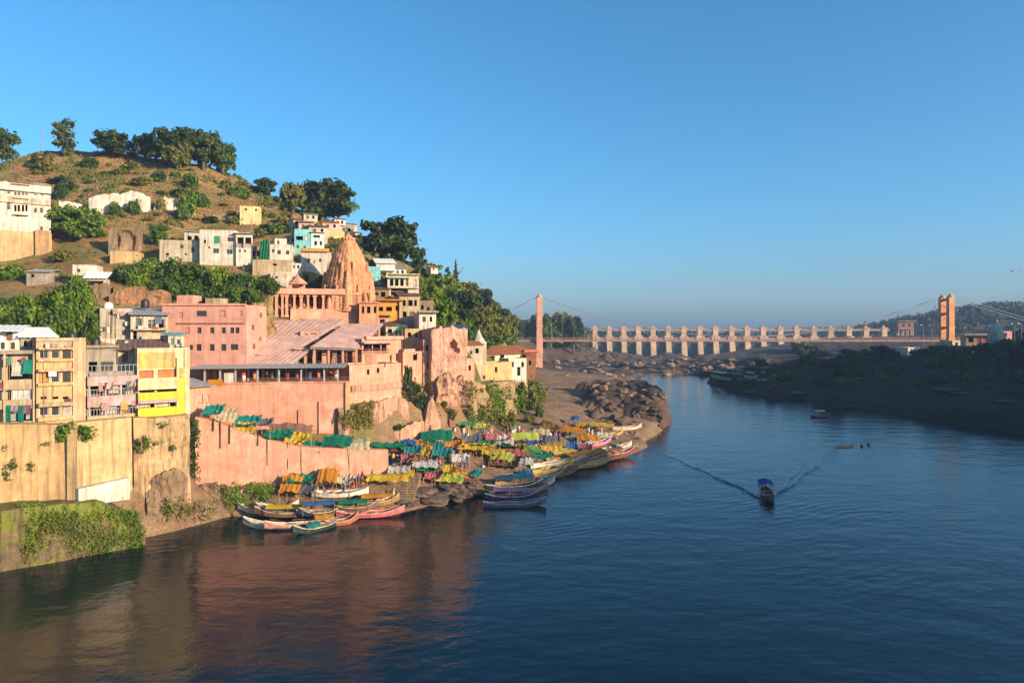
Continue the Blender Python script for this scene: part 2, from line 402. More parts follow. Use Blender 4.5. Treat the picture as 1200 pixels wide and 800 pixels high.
c_sand = mix(t, n_mid, (.33,.215,.125), (.21,.125,.070)); c_sand = mix(t, ramp(t, n_fin, [(.0,.6),(1.,0.)]), c_sand, (.12,.08,.05)); c_sand = mix(t, ramp(t, noise(t, 4.5, 4, .7), [(.48,0.),(.62,.55)]), c_sand, (.09,.06,.04)); c_sand = mix(t, ramp(t, noise(t, 3.2, 4, .7, loc=(7,1,2)), [(.60,0.),(.66,.7)]), c_sand, (.42,.33,.23))
c_rock = mix(t, n_mid, (.085,.058,.045), (.15,.098,.072)); c_rock = mix(t, ramp(t, n_fin, [(.0,.7),(1.,0.)]), c_rock, (.05,.035,.028))
c_right = mix(t, n_big, (.020,.017,.014), (.015,.021,.010)); c_right = mix(t, ramp(t, noise(t, .5, 6, .7, sc=(.4,.4,2.5)), [(.55,0.),(.75,.6)]), c_right, (.055,.044,.036))  # right bank soil, darkened so the colour carries its shade
ag = t.nodes.new('ShaderNodeAttribute'); ag.attribute_name = 'greenery'
c_hill = mix(t, ag.outputs['Fac'], c_hill, mix(t, n_mid, (.055,.085,.02), (.12,.12,.03)))
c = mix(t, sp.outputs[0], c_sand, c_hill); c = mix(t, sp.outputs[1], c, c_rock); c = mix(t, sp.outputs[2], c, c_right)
t.links.new(c, b.inputs['Base Color']); b.inputs['Roughness'].default_value = .95; b.inputs['Specular IOR Level'].default_value = .15
bump(t, b, noise(t, .9, 10, .72), .9, .5)
me.materials.append(m)
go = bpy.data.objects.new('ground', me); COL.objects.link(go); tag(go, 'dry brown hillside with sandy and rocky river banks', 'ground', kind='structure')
SOIL = m

# far country out to the horizon: forested plain and low hills
def far_z(x, y):
    d = math.hypot(x, y)
    z = -1.5 + 16*float(sstep(600, 900, y)) + 5*float(sstep(900, 3000, d))
    hx = x/max(y, 1)
    z += 36*float(sstep(.44, .72, hx))*float(sstep(520, 760, y))*(1-float(sstep(1100, 1700, y)))
    z += 26*float(sstep(-.1, -.5, hx))*float(sstep(480, 700, y))
    z += 4*float(fbm(np.array(x), np.array(y), 160, 44, 3))*float(sstep(560, 800, y))
    return z
fa = MB(); rows = [484]+[484+18*k for k in range(1, 40)]+[1250*1.18**k for k in range(14)]
colsn = 90; vsr = []; fr = []
for yy in rows:
    for k in range(colsn+1):
        xx = (-1.6+3.2*k/colsn)*yy
        vsr.append((xx, yy, far_z(xx, yy)))
for j in range(len(rows)-1):
    for k in range(colsn):
        a = j*(colsn+1)+k; fr.append((a, a+1, a+colsn+2, a+colsn+1))
fa.add(vsr, fr)
FAR = rockmat('far_forest_floor', (.045,.05,.03), (.07,.06,.035), (.03,.035,.022), .02)
tag(fa.build('far_hills', FAR, smooth=True), 'low forested hills behind the dam on the horizon', 'hills', kind='structure')
base = MB(); base.box(-6000,-2000,-9,6000,14000,-5)
tag(base.build('riverbed', SOIL), 'bed of the river and land far beyond', 'ground', kind='structure')
# out-of-frame part of the right bank behind the camera: rising ground of the town side, its hill added and shaped to shade the boats and slab
ob = MB()
vsr = []; fr = []; xs = [117+4*k for k in range(60)]; ys = [42-6*k for k in range(40)]
for yy in ys:
    for xx in xs:
        h = 13*float(sstep(119, 150, xx)) + 20*float(sstep(125, 190, xx)) + 1.5*float(fbm(np.array(xx), np.array(yy), 20, 8)) + 29*math.exp(-((.84*xx-.54*yy-175)/38)**2)*float(sstep(62, 70, .54*xx+.84*yy))*(1-float(sstep(110, 118, .54*xx+.84*yy))) - 2.5*(1-float(sstep(117, 121, xx)))
        vsr.append((xx, yy, h))
for j in range(len(ys)-1):
    for k in range(len(xs)-1):
        a = j*len(xs)+k; fr.append((a, a+len(xs), a+len(xs)+1, a+1))
ob.add(vsr, fr); tag(ob.build('opposite_bank', FAR, smooth=True), 'rising river bank on the near right, outside the view, with an added hill that shades the boats', 'ground', kind='structure')

# ---------------------------------------------------------------- the river
m, t, b = _nt('river_water')
b.inputs['Base Color'].default_value = (0,.007,.012,1); b.inputs['Roughness'].default_value = .06
b.inputs['IOR'].default_value = 1.33; b.inputs['Specular Tint'].default_value = (.62,.96,1,1); b.inputs['Specular IOR Level'].default_value = .5
tc = t.nodes.new('ShaderNodeTexCoord')
wv = noise(t, .55, 5, .6, vec=tc.outputs['Object'], sc=(1.0, 1.25, 1))
wb = noise(t, .15, 3, .5, vec=tc.outputs['Object'], sc=(1.0, 1.6, 1))
cw = t.nodes.new('ShaderNodeTexWave'); cw.wave_type = 'BANDS'; cw.bands_direction = 'X'
mp = t.nodes.new('ShaderNodeMapping'); mp.inputs['Rotation'].default_value = (0, 0, R(62)); t.links.new(tc.outputs['Object'], mp.inputs['Vector'])
t.links.new(mp.outputs[0], cw.inputs['Vector']); cw.inputs['Scale'].default_value = .22; cw.inputs['Distortion'].default_value = 9; cw.inputs['Detail'].default_value = 3; cw.inputs['Detail Scale'].default_value = .6
msk = ramp(t, noise(t, .035, 2, .5, vec=tc.outputs['Object'], loc=(3,1,0)), [(.52, 0.0), (.72, 1.0)])
mu = nd(t, 'ShaderNodeMath', operation='MULTIPLY'); t.links.new(cw.outputs['Fac'], mu.inputs[0]); t.links.new(msk, mu.inputs[1])
m1 = nd(t, 'ShaderNodeMath', operation='MULTIPLY_ADD'); t.links.new(mu.outputs[0], m1.inputs[0]); m1.inputs[1].default_value = .40; t.links.new(wv, m1.inputs[2])
m2 = nd(t, 'ShaderNodeMath', operation='MULTIPLY_ADD'); t.links.new(wb, m2.inputs[0]); m2.inputs[1].default_value = 2.0; t.links.new(m1.outputs[0], m2.inputs[2])
bump(t, b, m2.outputs[0], .30, .24)
WATERM = m
wm = MB(); wm.add([(-260,-300,0),(420,-300,0),(420,484,0),(-260,484,0)], [(0,1,2,3)])
tag(wm.build('river', WATERM), 'dark blue rippled river', 'river', kind='structure')
def wake(p0, d, L, w0, w1, amp, nm='wake'):
    """a raised ripple crest running away from a boat"""
    mb = MB(); d = Vector(d).normalized(); s = Vector((-d.y, d.x, 0)); g = []
    n = 40
    for i in range(n+1):
        f = i/n; ww = w0+(w1-w0)*f; row = []
        for k in range(13):
            u = -1+2*k/12
            h = amp*(1-f)**.5*(math.cos(u*math.pi*2)*.5+.5)*(1-u*u) * (.75+.25*math.sin(i*1.7+k))
            q = Vector(p0)+d*L*f+s*(u*ww+.25*math.sin(i*.55))
            row.append((q.x, q.y, -.02+h*1.0+.022*(1-abs(u))))
        g.append(row)
    vs_ = [p for r in g for p in r]; f_ = []
    for j in range(n):
        for i in range(12): a = j*13+i; f_.append((a, a+1, a+14, a+13))
    mb.add(vs_, f_); return tag(mb.build(nm, WATERM, smooth=True), None, None, kind='structure')
# ---------------------------------------------------------------- foliage
LEAF = leafmat('leaves_green', (.030,.075,.010), (.080,.135,.016), (.14,.19,.03))
LEAFD = leafmat('leaves_dark', (.018,.040,.013), (.042,.070,.020), (.08,.11,.032))
LEAFB = leafmat('leaves_bright', (.065,.135,.010), (.13,.21,.016), (.20,.26,.035))
LEAFY = leafmat('leaves_olive', (.095,.11,.018), (.17,.165,.028), (.24,.215,.055))
LEAFP = leafmat('leaves_pale', (.07,.10,.045), (.11,.13,.06), (.16,.17,.09))
BARK = rockmat('bark', (.09,.06,.04), (.13,.10,.07), (.05,.035,.025), 2.0)
def leaf_cloud(seed, clumps, nleaf, size, flat=.0, shell=.55):
    """leaves through the volume of several overlapping clumps; clump = (x,y,z,rx,ry,rz)"""
    r = np.random.RandomState(seed); vol = np.array([c[3]*c[4]*c[5] for c in clumps])**(2/3); vol /= vol.sum()
    idx = r.choice(len(clumps), nleaf, p=vol); cl = np.array(clumps)[idx]
    d = r.normal(size=(nleaf, 3)); d /= np.linalg.norm(d, axis=1)[:, None]
    rad = (shell + (1-shell)*r.rand(nleaf))*(1+.35*np.maximum(0, r.normal(size=nleaf))*(r.rand(nleaf) < .25)); lump = 1+.22*np.sin(d[:,0]*5+idx)*np.cos(d[:,1]*6+idx*2)*np.cos(d[:,2]*4)
    p = cl[:, :3] + d*cl[:, 3:6]*(rad*lump)[:, None]
    nrm = d + r.normal(size=(nleaf,3))*.75; nrm[:,2] += flat; nrm /= np.linalg.norm(nrm, axis=1)[:, None]
    up = r.normal(size=(nleaf,3)); a = np.cross(nrm, up); a /= np.linalg.norm(a, axis=1)[:, None]; b = np.cross(nrm, a)
    s = size*(.6+.8*r.rand(nleaf))[:, None]; k = (.55+.5*r.rand(nleaf))[:, None]
    v = np.stack([p-a*s, p-b*s*k, p+a*s, p+b*s*k], 1).reshape(-1, 3)
    f = np.arange(nleaf*4).reshape(-1, 4)
    mb = MB(); mb.v = [tuple(q) for q in v.tolist()]; mb.f = [tuple(q) for q in f.tolist()]; mb.m = [0]*nleaf
    return mb
def bush_mesh(name, seed, mat, n=650, size=.17):
    """bush about one metre in radius sitting on z=0"""
    r = random.Random(seed); cl = []
    for k in range(9):
        a = r.uniform(0, 6.28); q = r.uniform(.15, .62)
        cl.append((q*math.cos(a), q*math.sin(a), r.uniform(.2,.75), r.uniform(.3,.5), r.uniform(.3,.5), r.uniform(.28,.45)))
    cl.append((0,0,.35,.6,.6,.45))
    return leaf_cloud(seed, cl, n, size).mesh(name, mat)
def crown_clumps(seed, kind):
    r = random.Random(seed); cl = []
    if kind == 'broad':      # unit: radius about 1, z from -.8 to .8
        for k in range(44):
            a = r.uniform(0, 6.28); q = math.sqrt(r.random())*.82; top = .62*math.sqrt(max(0, 1-q*q*.9)); z = r.uniform(-.62*(1-q*.35), top)
            s = r.uniform(.13,.30); cl.append((q*math.cos(a), q*math.sin(a), z, s*r.uniform(.8,1.3), s*r.uniform(.8,1.3), s*r.uniform(.6,1.0)))
        for k in range(4): cl.append((r.uniform(-.25,.25), r.uniform(-.25,.25), r.uniform(-.2,.25), .45, .45, .38))
    elif kind == 'tall':
        for k in range(30):
            z = r.uniform(-.95, .95); q = .62*(1-abs(z)*.5)*math.sqrt(r.random()); a = r.uniform(0, 6.28)
            cl.append((q*math.cos(a), q*math.sin(a), z, r.uniform(.16,.3), r.uniform(.16,.3), r.uniform(.14,.26)))
    elif kind == 'spire':
        for k in range(22):
            z = -1+2*k/21; q = .62*(1-(z+1)/2.15); a = k*2.4
            cl.append((q*math.cos(a)*.6, q*math.sin(a)*.6, z, q*.6+.05, q*.6+.05, .11))
    elif kind == 'palm':
        pass
    return cl
BUSH = {}
for nm, mat_, sd in (('green', LEAF, 1), ('dark', LEAFD, 2), ('bright', LEAFB, 3), ('olive', LEAFY, 4)):
    BUSH[nm] = [bush_mesh('shrub_'+nm, sd*10+k, mat_, 900, .13) for k in range(3)]
BUSHBIG = {}
for nm, mat_, sd in (('green', LEAF, 1), ('dark', LEAFD, 2), ('bright', LEAFB, 3), ('olive', LEAFY, 4)):
    BUSHBIG[nm] = [bush_mesh('bush_'+nm, sd*10+k+50, mat_, 2600, .075) for k in range(3)]
CROWN = {}
def crown(kind, tone, k, n, size):
    key = (kind, tone, k)
    if key not in CROWN:
        mt = dict(green=LEAF, dark=LEAFD, bright=LEAFB, olive=LEAFY, pale=LEAFP)[tone]
        CROWN[key] = leaf_cloud(100+k*7+len(kind), crown_clumps(k*13+len(kind)*5+3, kind), n, size, .2, .35).mesh(kind+'_crown', mt)
    return CROWN[key]
def trunk_mesh(seed, forks=5):
    """unit tapered trunk with limbs reaching to z = 1"""
    r = random.Random(seed); mb = MB()
    mb.tube([(0,0,-.12),(.01,0,.15),(.02,.01,.42),(0,.02,.62)], [.055,.045,.036,.026], 7)
    for k in range(forks):
        a = 6.28*k/forks+r.uniform(-.4,.4); z0 = r.uniform(.36,.58); q = r.uniform(.22,.38)
        mb.tube([(.01,.01,z0), (q*.5*math.cos(a), q*.5*math.sin(a), z0+.14), (q*math.cos(a), q*math.sin(a), z0+r.uniform(.26,.38))], [.024,.017,.008], 5)
    return mb.mesh('trunk', BARK)
TRUNKS = [trunk_mesh(k) for k in range(3)]
def tree(name, label, x, y, h, wd, kind='broad', tone='green', k=0, n=5200, size=.072, group=None, z=None, crown_from=.10, cat='tree'):
    """tree of height h and crown width wd standing on the ground at x, y"""
    z0 = gz(x, y)-.1 if z is None else z
    root = empty(name, (x, y, z0), rnd.uniform(0, 6.28), label, cat, group)
    inst('trunk', TRUNKS[k % 3], root, (0,0,0), 0, (h*.75, h*.75, h*.85))
    cz = h*(1+crown_from)/2; ch = h*(1-crown_from)/2
    inst('crown', crown(kind, tone, k % 4, n, size), root, (0,0,cz), 0, (wd/2*1.08, wd/2*1.08, ch*(1.32 if kind == 'broad' else 1.0)))
    return root
def tree_px(name, label, px, py_base, py_top, w_px, kind='broad', tone='green', k=0, y=None, **kw):
    """measured in the photo: base, top and crown width in pixels"""
    q = hit(px, py_base) if y is None else Vector((XZ(px, y)[0], y, 0))
    sc = q.y/FPX; h = (py_base-py_top)*sc
    if y is not None: kw['z'] = CAM_Z-(py_base-HZ)*sc-.1
    return tree(name, label, q.x, q.y, h, w_px*sc, kind, tone, k, **kw)
def bush_px(px, py_base, w_px, h_px, tone, k, label, group=None, name='shrub', big=False, y=None, cat='shrub'):
    q = hit(px, py_base) if y is None else P(px, py_base, y); sc = q.y/FPX
    ms = (BUSHBIG if big else BUSH)[tone]
    o = inst(name, ms[k % 3], None, (q.x, q.y, q.z-.08*h_px*sc), rnd.uniform(0, 6.28), (w_px*sc/2*1.15, w_px*sc/2*1.15, h_px*sc/1.0))
    return tag(o, label, cat, group)

# the trees along the ridge
tree_px('leafy_tree', 'dark round tree cut by the left edge of the picture above the white palace', -8, 196, 148, 48, 'broad', 'dark', 1)
tree_px('eucalyptus_tree', 'pale thin-leaved tree on the hilltop beside the mast', 76, 184, 141, 36, 'tall', 'pale', 0, n=1500, size=.10)
tree_px('leafy_tree', 'low dark domed tree on the hilltop, right of the pale thin-leaved tree', 133, 187, 154, 46, 'broad', 'dark', 2)
tree_px('leafy_tree', 'small dark tree at the left end of the hilltop grove', 172, 190, 156, 32, 'broad', 'dark', 3)
tree_px('leafy_tree', 'tall dark tree in the middle of the hilltop grove, the highest there', 213, 196, 150, 52, 'broad', 'dark', 0, crown_from=.2)
tree_px('leafy_tree', 'olive tree standing in front of the hilltop grove', 208, 200, 163, 34, 'broad', 'olive', 1, crown_from=.12)
tree_px('leafy_tree', 'broad green tree right of the highest tree of the hilltop grove', 238, 200, 152, 44, 'broad', 'dark', 2, crown_from=.15)
tree_px('leafy_tree', 'green tree closing the hilltop grove on its right', 262, 205, 166, 30, 'broad', 'green', 3, crown_from=.12)
tree_px('leafy_tree', 'dark green tree in the hilltop grove between the small left one and the highest', 190, 194, 155, 34, 'broad', 'dark', 1, crown_from=.15)
tree_px('leafy_tree', 'small dark tree on the ridge between the grove and the great banyan', 312, 231, 208, 24, 'broad', 'dark', 0, crown_from=.1)
tree_px('leafy_tree', 'brownish green tree touching the left side of the great banyan', 343, 252, 213, 30, 'broad', 'olive', 2, crown_from=.1)
tree_px('banyan_tree', 'great dark banyan with a wide round crown on the ridge above the temple spire', 377, 262, 211, 72, 'broad', 'dark', 1, n=6000, size=.06, crown_from=.08)
tree_px('banyan_tree', 'big dark tree on the ridge right of the temple spire, leaning over the houses', 457, 312, 252, 70, 'broad', 'dark', 3, n=6000, size=.06, crown_from=.08)
tree_px('leafy_tree', 'small dark tree right under the big tree beside the spire', 490, 318, 289, 22, 'broad', 'dark', 2, crown_from=.1)
tree_px('conifer_tree', 'narrow pointed conifer on the green slope', 534, 334, 298, 14, 'spire', 'dark', 0, n=4200, size=.05, crown_from=.02)
tree_px('leafy_tree', 'small bushy tree just left of the pointed conifer', 524, 328, 308, 12, 'tall', 'dark', 1, n=1200, crown_from=.1)
tree_px('leafy_tree', 'flat-topped dark tree on the lower end of the ridge', 566, 358, 330, 24, 'broad', 'dark', 0, crown_from=.25, n=2000)
tree_px('leafy_tree', 'low dark tree at the foot of the ridge near the left bridge tower', 585, 376, 356, 24, 'broad', 'dark', 1, crown_from=.1, n=2000)
tree_px('round_tree', 'round bright and dark green tree beside the white palace', 90, 283, 240, 60, 'broad', 'bright', 2, crown_from=.05, n=4500, size=.07)
tree_px('round_tree', 'small round dark green tree left of the row of white houses', 186, 290, 260, 24, 'broad', 'green', 1, crown_from=.12, n=2200)
# the green slope right of the spire
gs = 'trees and bushes of the green slope right of the spire'
for i, (px, py, w_, h_, tn, lb) in enumerate([
    (505,333,26,26,'bright','mid green tree below the big tree, top of the green slope'),(522,352,34,30,'bright','broad green tree in the middle of the green slope'),
    (548,352,30,24,'olive','olive tree right below the pointed conifer'),(560,385,34,30,'olive','olive brown tree near the low end of the green slope'),
    (541,383,38,44,'dark','large dark bushy tree low on the green slope'),(520,385,30,36,'bright','bright green bush tree behind the pink ruin top'),
    (505,362,24,30,'bright','green tree right beside the trimmed pale house'),(582,398,32,30,'olive','dry olive tree behind the orange roofs'),
    (597,398,22,34,'olive','thin dry tree at the very end of the slope'),(575,366,24,22,'olive','small olive tree under the flat-topped tree'),
    (565,408,46,18,'green','low green thicket directly behind the orange roofs'),(600,402,24,16,'dark','dark low bush left of the bridge tower')]):
    tree_px('hillside_tree', lb, px, py, py-h_, w_, 'broad', tn, i, group=gs, n=2600, size=.08, crown_from=.02)
for i, (px, py) in enumerate([(496,346),(512,344),(530,362),(512,372),(548,368),(556,362),(536,345),(570,380),(574,392),(588,386),(498,330),(540,336),(552,342),(592,392),(582,376),(528,374),(500,378),(553,398),(545,400)]):
    bush_px(px, py+3, 15+i%4*3, 10+i%3*3, ('olive','bright','bright','olive')[i%4], i, 'leafy shrub growing among the trees of the green slope', 'shrubs between the trees of the green slope')
rs = random.Random(21)
for i in range(64):
    px = rs.uniform(488, 598); top = 318+(px-490)*.72; py = rs.uniform(top, min(top+62, 402))
    bush_px(px, py+4, rs.uniform(9, 20), rs.uniform(6, 13), rs.choice(['bright','olive','green','bright','olive']), i, 'leafy shrub growing among the trees of the green slope', 'shrubs between the trees of the green slope')
# trees beyond the left bridge tower
for i, (px, py, h_, w_, tn) in enumerate([(606,402,30,20,'dark'),(618,404,30,22,'green'),(628,402,34,20,'dark'),(642,404,38,24,'green'),(652,406,42,22,'olive'),(662,407,42,22,'olive'),(672,409,40,22,'dark'),(681,411,32,18,'olive'),(688,413,22,14,'green'),(646,410,24,24,'olive'),(665,411,24,24,'olive'),(612,410,22,26,'olive')]):
    lb = ['dark tree in the far wood left of the left bridge tower','green tree in the far wood left of the left bridge tower','tall dark tree directly behind the left bridge tower','green tree just right of the left bridge tower','olive tree with pale trunk in the far wood right of the tower','tall olive tree in the middle of the far wood','dark topped tree of the far wood','thin olive tree towards the dam in the far wood','last small tree of the far wood beside the dam','dry low tree at the front of the far wood near the tower','dry low tree at the front of the far wood near the dam','dry low tree at the front of the far wood, left end'][i]
    tree_px('far_tree', lb, px, py, py-h_, w_, 'broad', tn, i, y=425+i%3*8, group='trees of the far wood beside the dam', n=1500, size=.10, crown_from=.12)

# thickets and single shrubs of the hill
tg = 'dense green bushes of the thicket below the white houses'
for i, (px, py, w_, h_) in enumerate([(150,330,34,24),(172,326,36,26),(195,330,36,26),(218,332,38,26),(242,336,36,26),(262,340,36,28),(283,344,36,28),(303,346,32,24),(318,342,22,16),
    (160,342,30,20),(205,346,32,20),(228,350,34,22),(252,352,34,20),(275,354,34,20),(185,344,28,18),(296,352,26,16)]):
    bush_px(px, py, w_, h_, ('green','bright','green','green')[i%4], i, 'dense green bush in the thicket below the row of white houses', tg, 'bush', True, y=112+((i*7)%5)+(345-py)*.35, cat='bush')
tg = 'dense green bushes of the thicket behind the front houses'
for i, (px, py, w_, h_) in enumerate([(2,384,34,26),(22,388,36,28),(44,390,38,30),(66,392,38,32),(86,390,34,36),(100,380,30,40),(12,368,34,24),(36,368,34,24),(60,366,36,26),(80,358,32,30),(96,352,26,26),(50,384,34,24),(76,374,30,30),(24,378,36,24),(106,396,22,26),(88,340,20,18),(-10,372,30,26)]):
    bush_px(px, py, w_, h_, ('bright','green','bright','green','green')[i%5], i, 'bright green bush in the thicket behind the front row of houses', tg, 'bush', True, y=91+(392-py)*.22+i%3*.6, cat='bush')
for i, (px, py, w_, h_, tn, lb) in enumerate([
    (12,326,34,16,'bright','low bright bush under the white palace at the left edge'),(75,306,30,14,'olive','olive bush on the bank below the round tree'),
    (70,216,24,10,'dark','dark shrub on the bare slope above the palace, left'),(72,232,18,18,'dark','dark upright shrub beside the palace roof'),(50,190,30,10,'olive','olive shrub at the foot of the mast'),
    (58,200,24,12,'olive','olive shrub below the pale thin-leaved tree'),(85,222,16,10,'dark','small dark shrub left of the long white ruin'),(106,196,22,10,'green','green shrub below the low domed tree'),
    (140,205,24,9,'olive','olive shrub in the middle of the bare slope'),(155,198,20,8,'olive','olive shrub below the left end of the grove'),(185,212,22,10,'green','green shrub below the grove on the bare slope'),
    (170,216,24,9,'olive','wide olive shrub above the white ruin'),(225,222,24,20,'green','round green shrub, upper one right of the white ruin'),(214,232,18,14,'olive','olive shrub between the white ruin and the round green shrubs'),
    (222,248,22,22,'bright','bright round shrub, middle of the chain right of the white ruin'),(238,243,20,16,'green','green shrub, right of the chain of round shrubs'),(215,258,20,20,'green','green round shrub, lowest of the chain right of the white ruin'),
    (284,233,20,14,'bright','bright shrub on the slope left of the ridge tree'),(265,222,22,10,'olive','olive shrub below the right end of the grove'),(275,230,16,10,'green','green shrub beside the bright shrub of the upper slope'),
    (320,274,34,14,'green','wide green shrub above the teal house'),(305,278,18,9,'olive','olive shrub above the tin-roofed white house'),(330,262,16,10,'olive','olive shrub on the slope below the banyan'),(305,256,12,12,'green','small green shrub right of the yellow roof'),
    (135,252,14,16,'green','green shrub hanging under the white ruin, left'),(158,252,14,17,'green','green shrub hanging under the white ruin, right'),(190,246,16,14,'olive','olive shrub beside the small white ruin wall'),
    (205,290,22,10,'olive','olive shrub behind the beige terrace house'),(245,262,20,8,'dark','dark dry shrub behind the white two-storey house'),(275,262,20,10,'olive','dry shrub on the brown slope above the houses'),
    (70,326,14,10,'olive','small olive shrub beside the grey low house'),(355,334,16,14,'dark','dark shrub between the yellow-edged house and the temple'),(372,345,20,22,'dark','dark leafy tree-like shrub left of the spire foot'),(322,345,14,14,'green','green shrub at the left end of the pillared hall')]):
    bush_px(px, py, w_, h_, tn, i, lb, None)
rs = random.Random(31)
for i in range(170):
    px = rs.uniform(0, 470); top = 182 if px < 270 else 182+(px-270)*.62; py = rs.uniform(top+8, (262 if px < 345 else top+50))
    if px < 64 and py > 205: continue
    bush_px(px, py, rs.uniform(4, 15), rs.uniform(2.5, 6.5), rs.choice(['olive','olive','olive','green','bright']), i, 'low olive scrub on the bare upper slope', 'low scrub of the bare upper slope', 'scrub_plant')
# shrubs and hanging growth on the cliffs over the ghat
for i, (px, py, w_, h_, tn, lb) in enumerate([
    (410,485,26,12,'green','green shrub on the rock left of the pink block'),(398,500,16,10,'olive','dry shrub at the foot of the pink fort wall'),(487,462,10,12,'dark','dark shrub in the cleft of the pink fort'),(492,478,16,16,'dark','dark shrub low in the cleft of the pink fort'),
    (478,450,10,22,'green','hanging green plant at the left of the cleft'),(549,478,16,24,'olive','olive creeper on the cliff right of the pink tower'),(552,460,10,16,'green','green creeper under the cream house wall'),(583,488,24,24,'olive','olive bushes on the cliff, left of three'),(604,482,26,30,'bright','bright green bushes on the cliff, middle of three'),
    (625,480,18,34,'olive','tall olive bushes on the cliff, right of three'),(592,500,24,14,'olive','dry bushes at the foot of the yellow cliff'),(612,452,16,14,'green','green shrub under the orange roofs'),(575,470,14,14,'olive','dry shrub below the yellow wall'),(640,500,20,8,'olive','low dry shrub at the edge of the beach'),(636,470,16,18,'olive','dry shrub at the right end of the cliff')]):
    bush_px(px, py, w_, h_, tn, i, lb, None)
for i, (px, py, w_, h_) in enumerate([(425,493,16,8),(445,462,14,8),(506,474,10,8),(530,492,12,10),(560,492,14,12),(575,498,14,10),(620,496,16,10),(632,488,12,12),(598,492,12,10),(540,465,10,10),(466,505,14,6),(520,478,10,8),(562,474,10,10)]):
    bush_px(px, py, w_, h_, ('olive','green','olive')[i%3], i, 'small scrub plant on the rocks above the ghat', 'small scrub plants on the rocks above the ghat', 'scrub_plant')
# plants of the old quay wall
for i, (cl_, lb) in enumerate([([(XZ(78,72)[0]+.5,71.0,13.0,1.0,.6,.6),(XZ(78,72)[0]+.2,71.0,12.2,.6,.5,.6)],'leafy fig plant sprouting at the top of the stained pier'),([(XZ(105,73)[0],72.2,12.6,1.5,.6,.5),(XZ(110,73)[0],72.0,12.0,1.0,.5,.4),(XZ(98,73)[0],72.2,12.9,1.0,.5,.4)],'leafy fig plant hanging on the smooth cream wall')]):
    tag(leaf_cloud(5+i, cl_, 300, .17, 0, .1).build('wall_plant', LEAFB), lb, 'plant')

# dark scrub on the shaded right bank
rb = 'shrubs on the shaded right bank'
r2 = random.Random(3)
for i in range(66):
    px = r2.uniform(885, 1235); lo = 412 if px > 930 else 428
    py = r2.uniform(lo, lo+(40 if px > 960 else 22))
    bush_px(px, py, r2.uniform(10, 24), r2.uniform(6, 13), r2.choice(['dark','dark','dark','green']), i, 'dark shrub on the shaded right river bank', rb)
for i, (px, py, h_, w_, tn) in enumerate([(1150,425,24,34,'dark'),(1185,430,34,40,'dark'),(1100,424,20,26,'dark'),(1012,428,20,28,'green'),(1035,422,18,24,'dark'),(975,440,20,30,'dark'),(1122,436,24,34,'dark'),(1198,405,20,22,'dark'),(1080,424,16,24,'dark')]):
    lb = ['dark tree on the right bank below the beige roadside building','large dark tree at the right edge, below the white shrine','dark tree at the foot of the right bridge tower','green tree on the right bank below the dam, left','dark tree on the right bank below the dam, right','dark leafy tree at the low end of the right bank','dark tree low on the bank right of the bridge tower','dark tree at the right picture edge beside the bridge road','dark tree left of the right bridge tower'][i]
    tree_px('bank_tree', lb, px, py, py-h_, w_, 'broad', tn, i, n=2600, size=.08, crown_from=.05)

# far wood behind the dam and on the right-hand hill: one mass
fw = MB(); r3 = np.random.RandomState(4)
cl = []
for k in range(1500):
    yy = r3.uniform(640, 1150); xx = r3.uniform(-.32, .85)*yy
    if xx/yy < .42 and yy > 900: continue
    s_ = r3.uniform(3.2, 6.5); cl.append((xx, yy, far_z(xx, yy)+s_*.5, s_, s_, s_*.8))
fwm = leaf_cloud(9, cl, 46000, 1.7, .3, .6)
tag(fwm.build('far_wood', leafmat('far_leaves', (.020,.034,.016), (.035,.05,.022), (.05,.06,.03), .03, 0.0)), 'forest behind the dam and on the hill to the right', 'forest', kind='stuff')

# tufts of dry grass and weeds over the hill
def tufts(name, n, seed, region, mat_, hgt, kindlabel, cat, keep=None):
    r = random.Random(seed); mb = MB()
    c_ = 0
    while c_ < n:
        px, py = r.uniform(region[0], region[1]), r.uniform(region[2], region[3])
        if keep and not keep(px, py): continue
        q = hit_fast(px, py)
        c_ += 1
        if q is None: continue
        for k in range(4):
            a = r.uniform(0, 6.28); L = hgt*r.uniform(.5, 1.2); wd = hgt*.28
            dx, dy = math.cos(a), math.sin(a); ox, oy = r.uniform(-.4,.4)*hgt*2, r.uniform(-.4,.4)*hgt*2
            z0 = gz(q.x+ox, q.y+oy)-.05; ln = r.uniform(-.5,.5)*L
            mb.add([(q.x+ox-dx*wd, q.y+oy-dy*wd, z0), (q.x+ox+dx*wd, q.y+oy+dy*wd, z0), (q.x+ox+dx*wd*.6-dy*ln, q.y+oy+dy*wd*.6+dx*ln, z0+L), (q.x+ox-dx*wd*.6-dy*ln, q.y+oy-dy*wd*.6+dx*ln, z0+L)], [(0,1,2,3)])
    return tag(mb.build(name, mat_), kindlabel, cat, kind='stuff')
def hit_fast(px, py):
    Y = 84.0
    while Y < 300:
        p = P(px, py, Y)
        if p.z <= gz(p.x, p.y): return Vector((p.x, p.y, 0))
        Y += 1.5
    return None
GRASS = leafmat('dry_grass', (.22,.14,.055), (.30,.20,.08), (.16,.13,.045), .12, .15)
WEED = leafmat('green_weeds', (.09,.10,.03), (.14,.13,.04), (.07,.09,.025), .12, .15)
def above_houses(px, py): return py < 268-(px-250)*.02 if px < 345 else py < 262+(px-345)*.9
tufts('dry_grass', 5200, 1, (0, 480, 175, 300), GRASS, .42, 'dry grass covering the bare upper slope', 'grass', above_houses)
def patchy(px, py):
    return above_houses(px, py) and float(fbm(np.array(px*1.0), np.array(py*2.0), 42, 77, 3)) > .15
tufts('hill_weeds', 3600, 2, (0, 480, 178, 300), WEED, .60, 'olive weeds in patches over the upper slope', 'weeds', patchy)
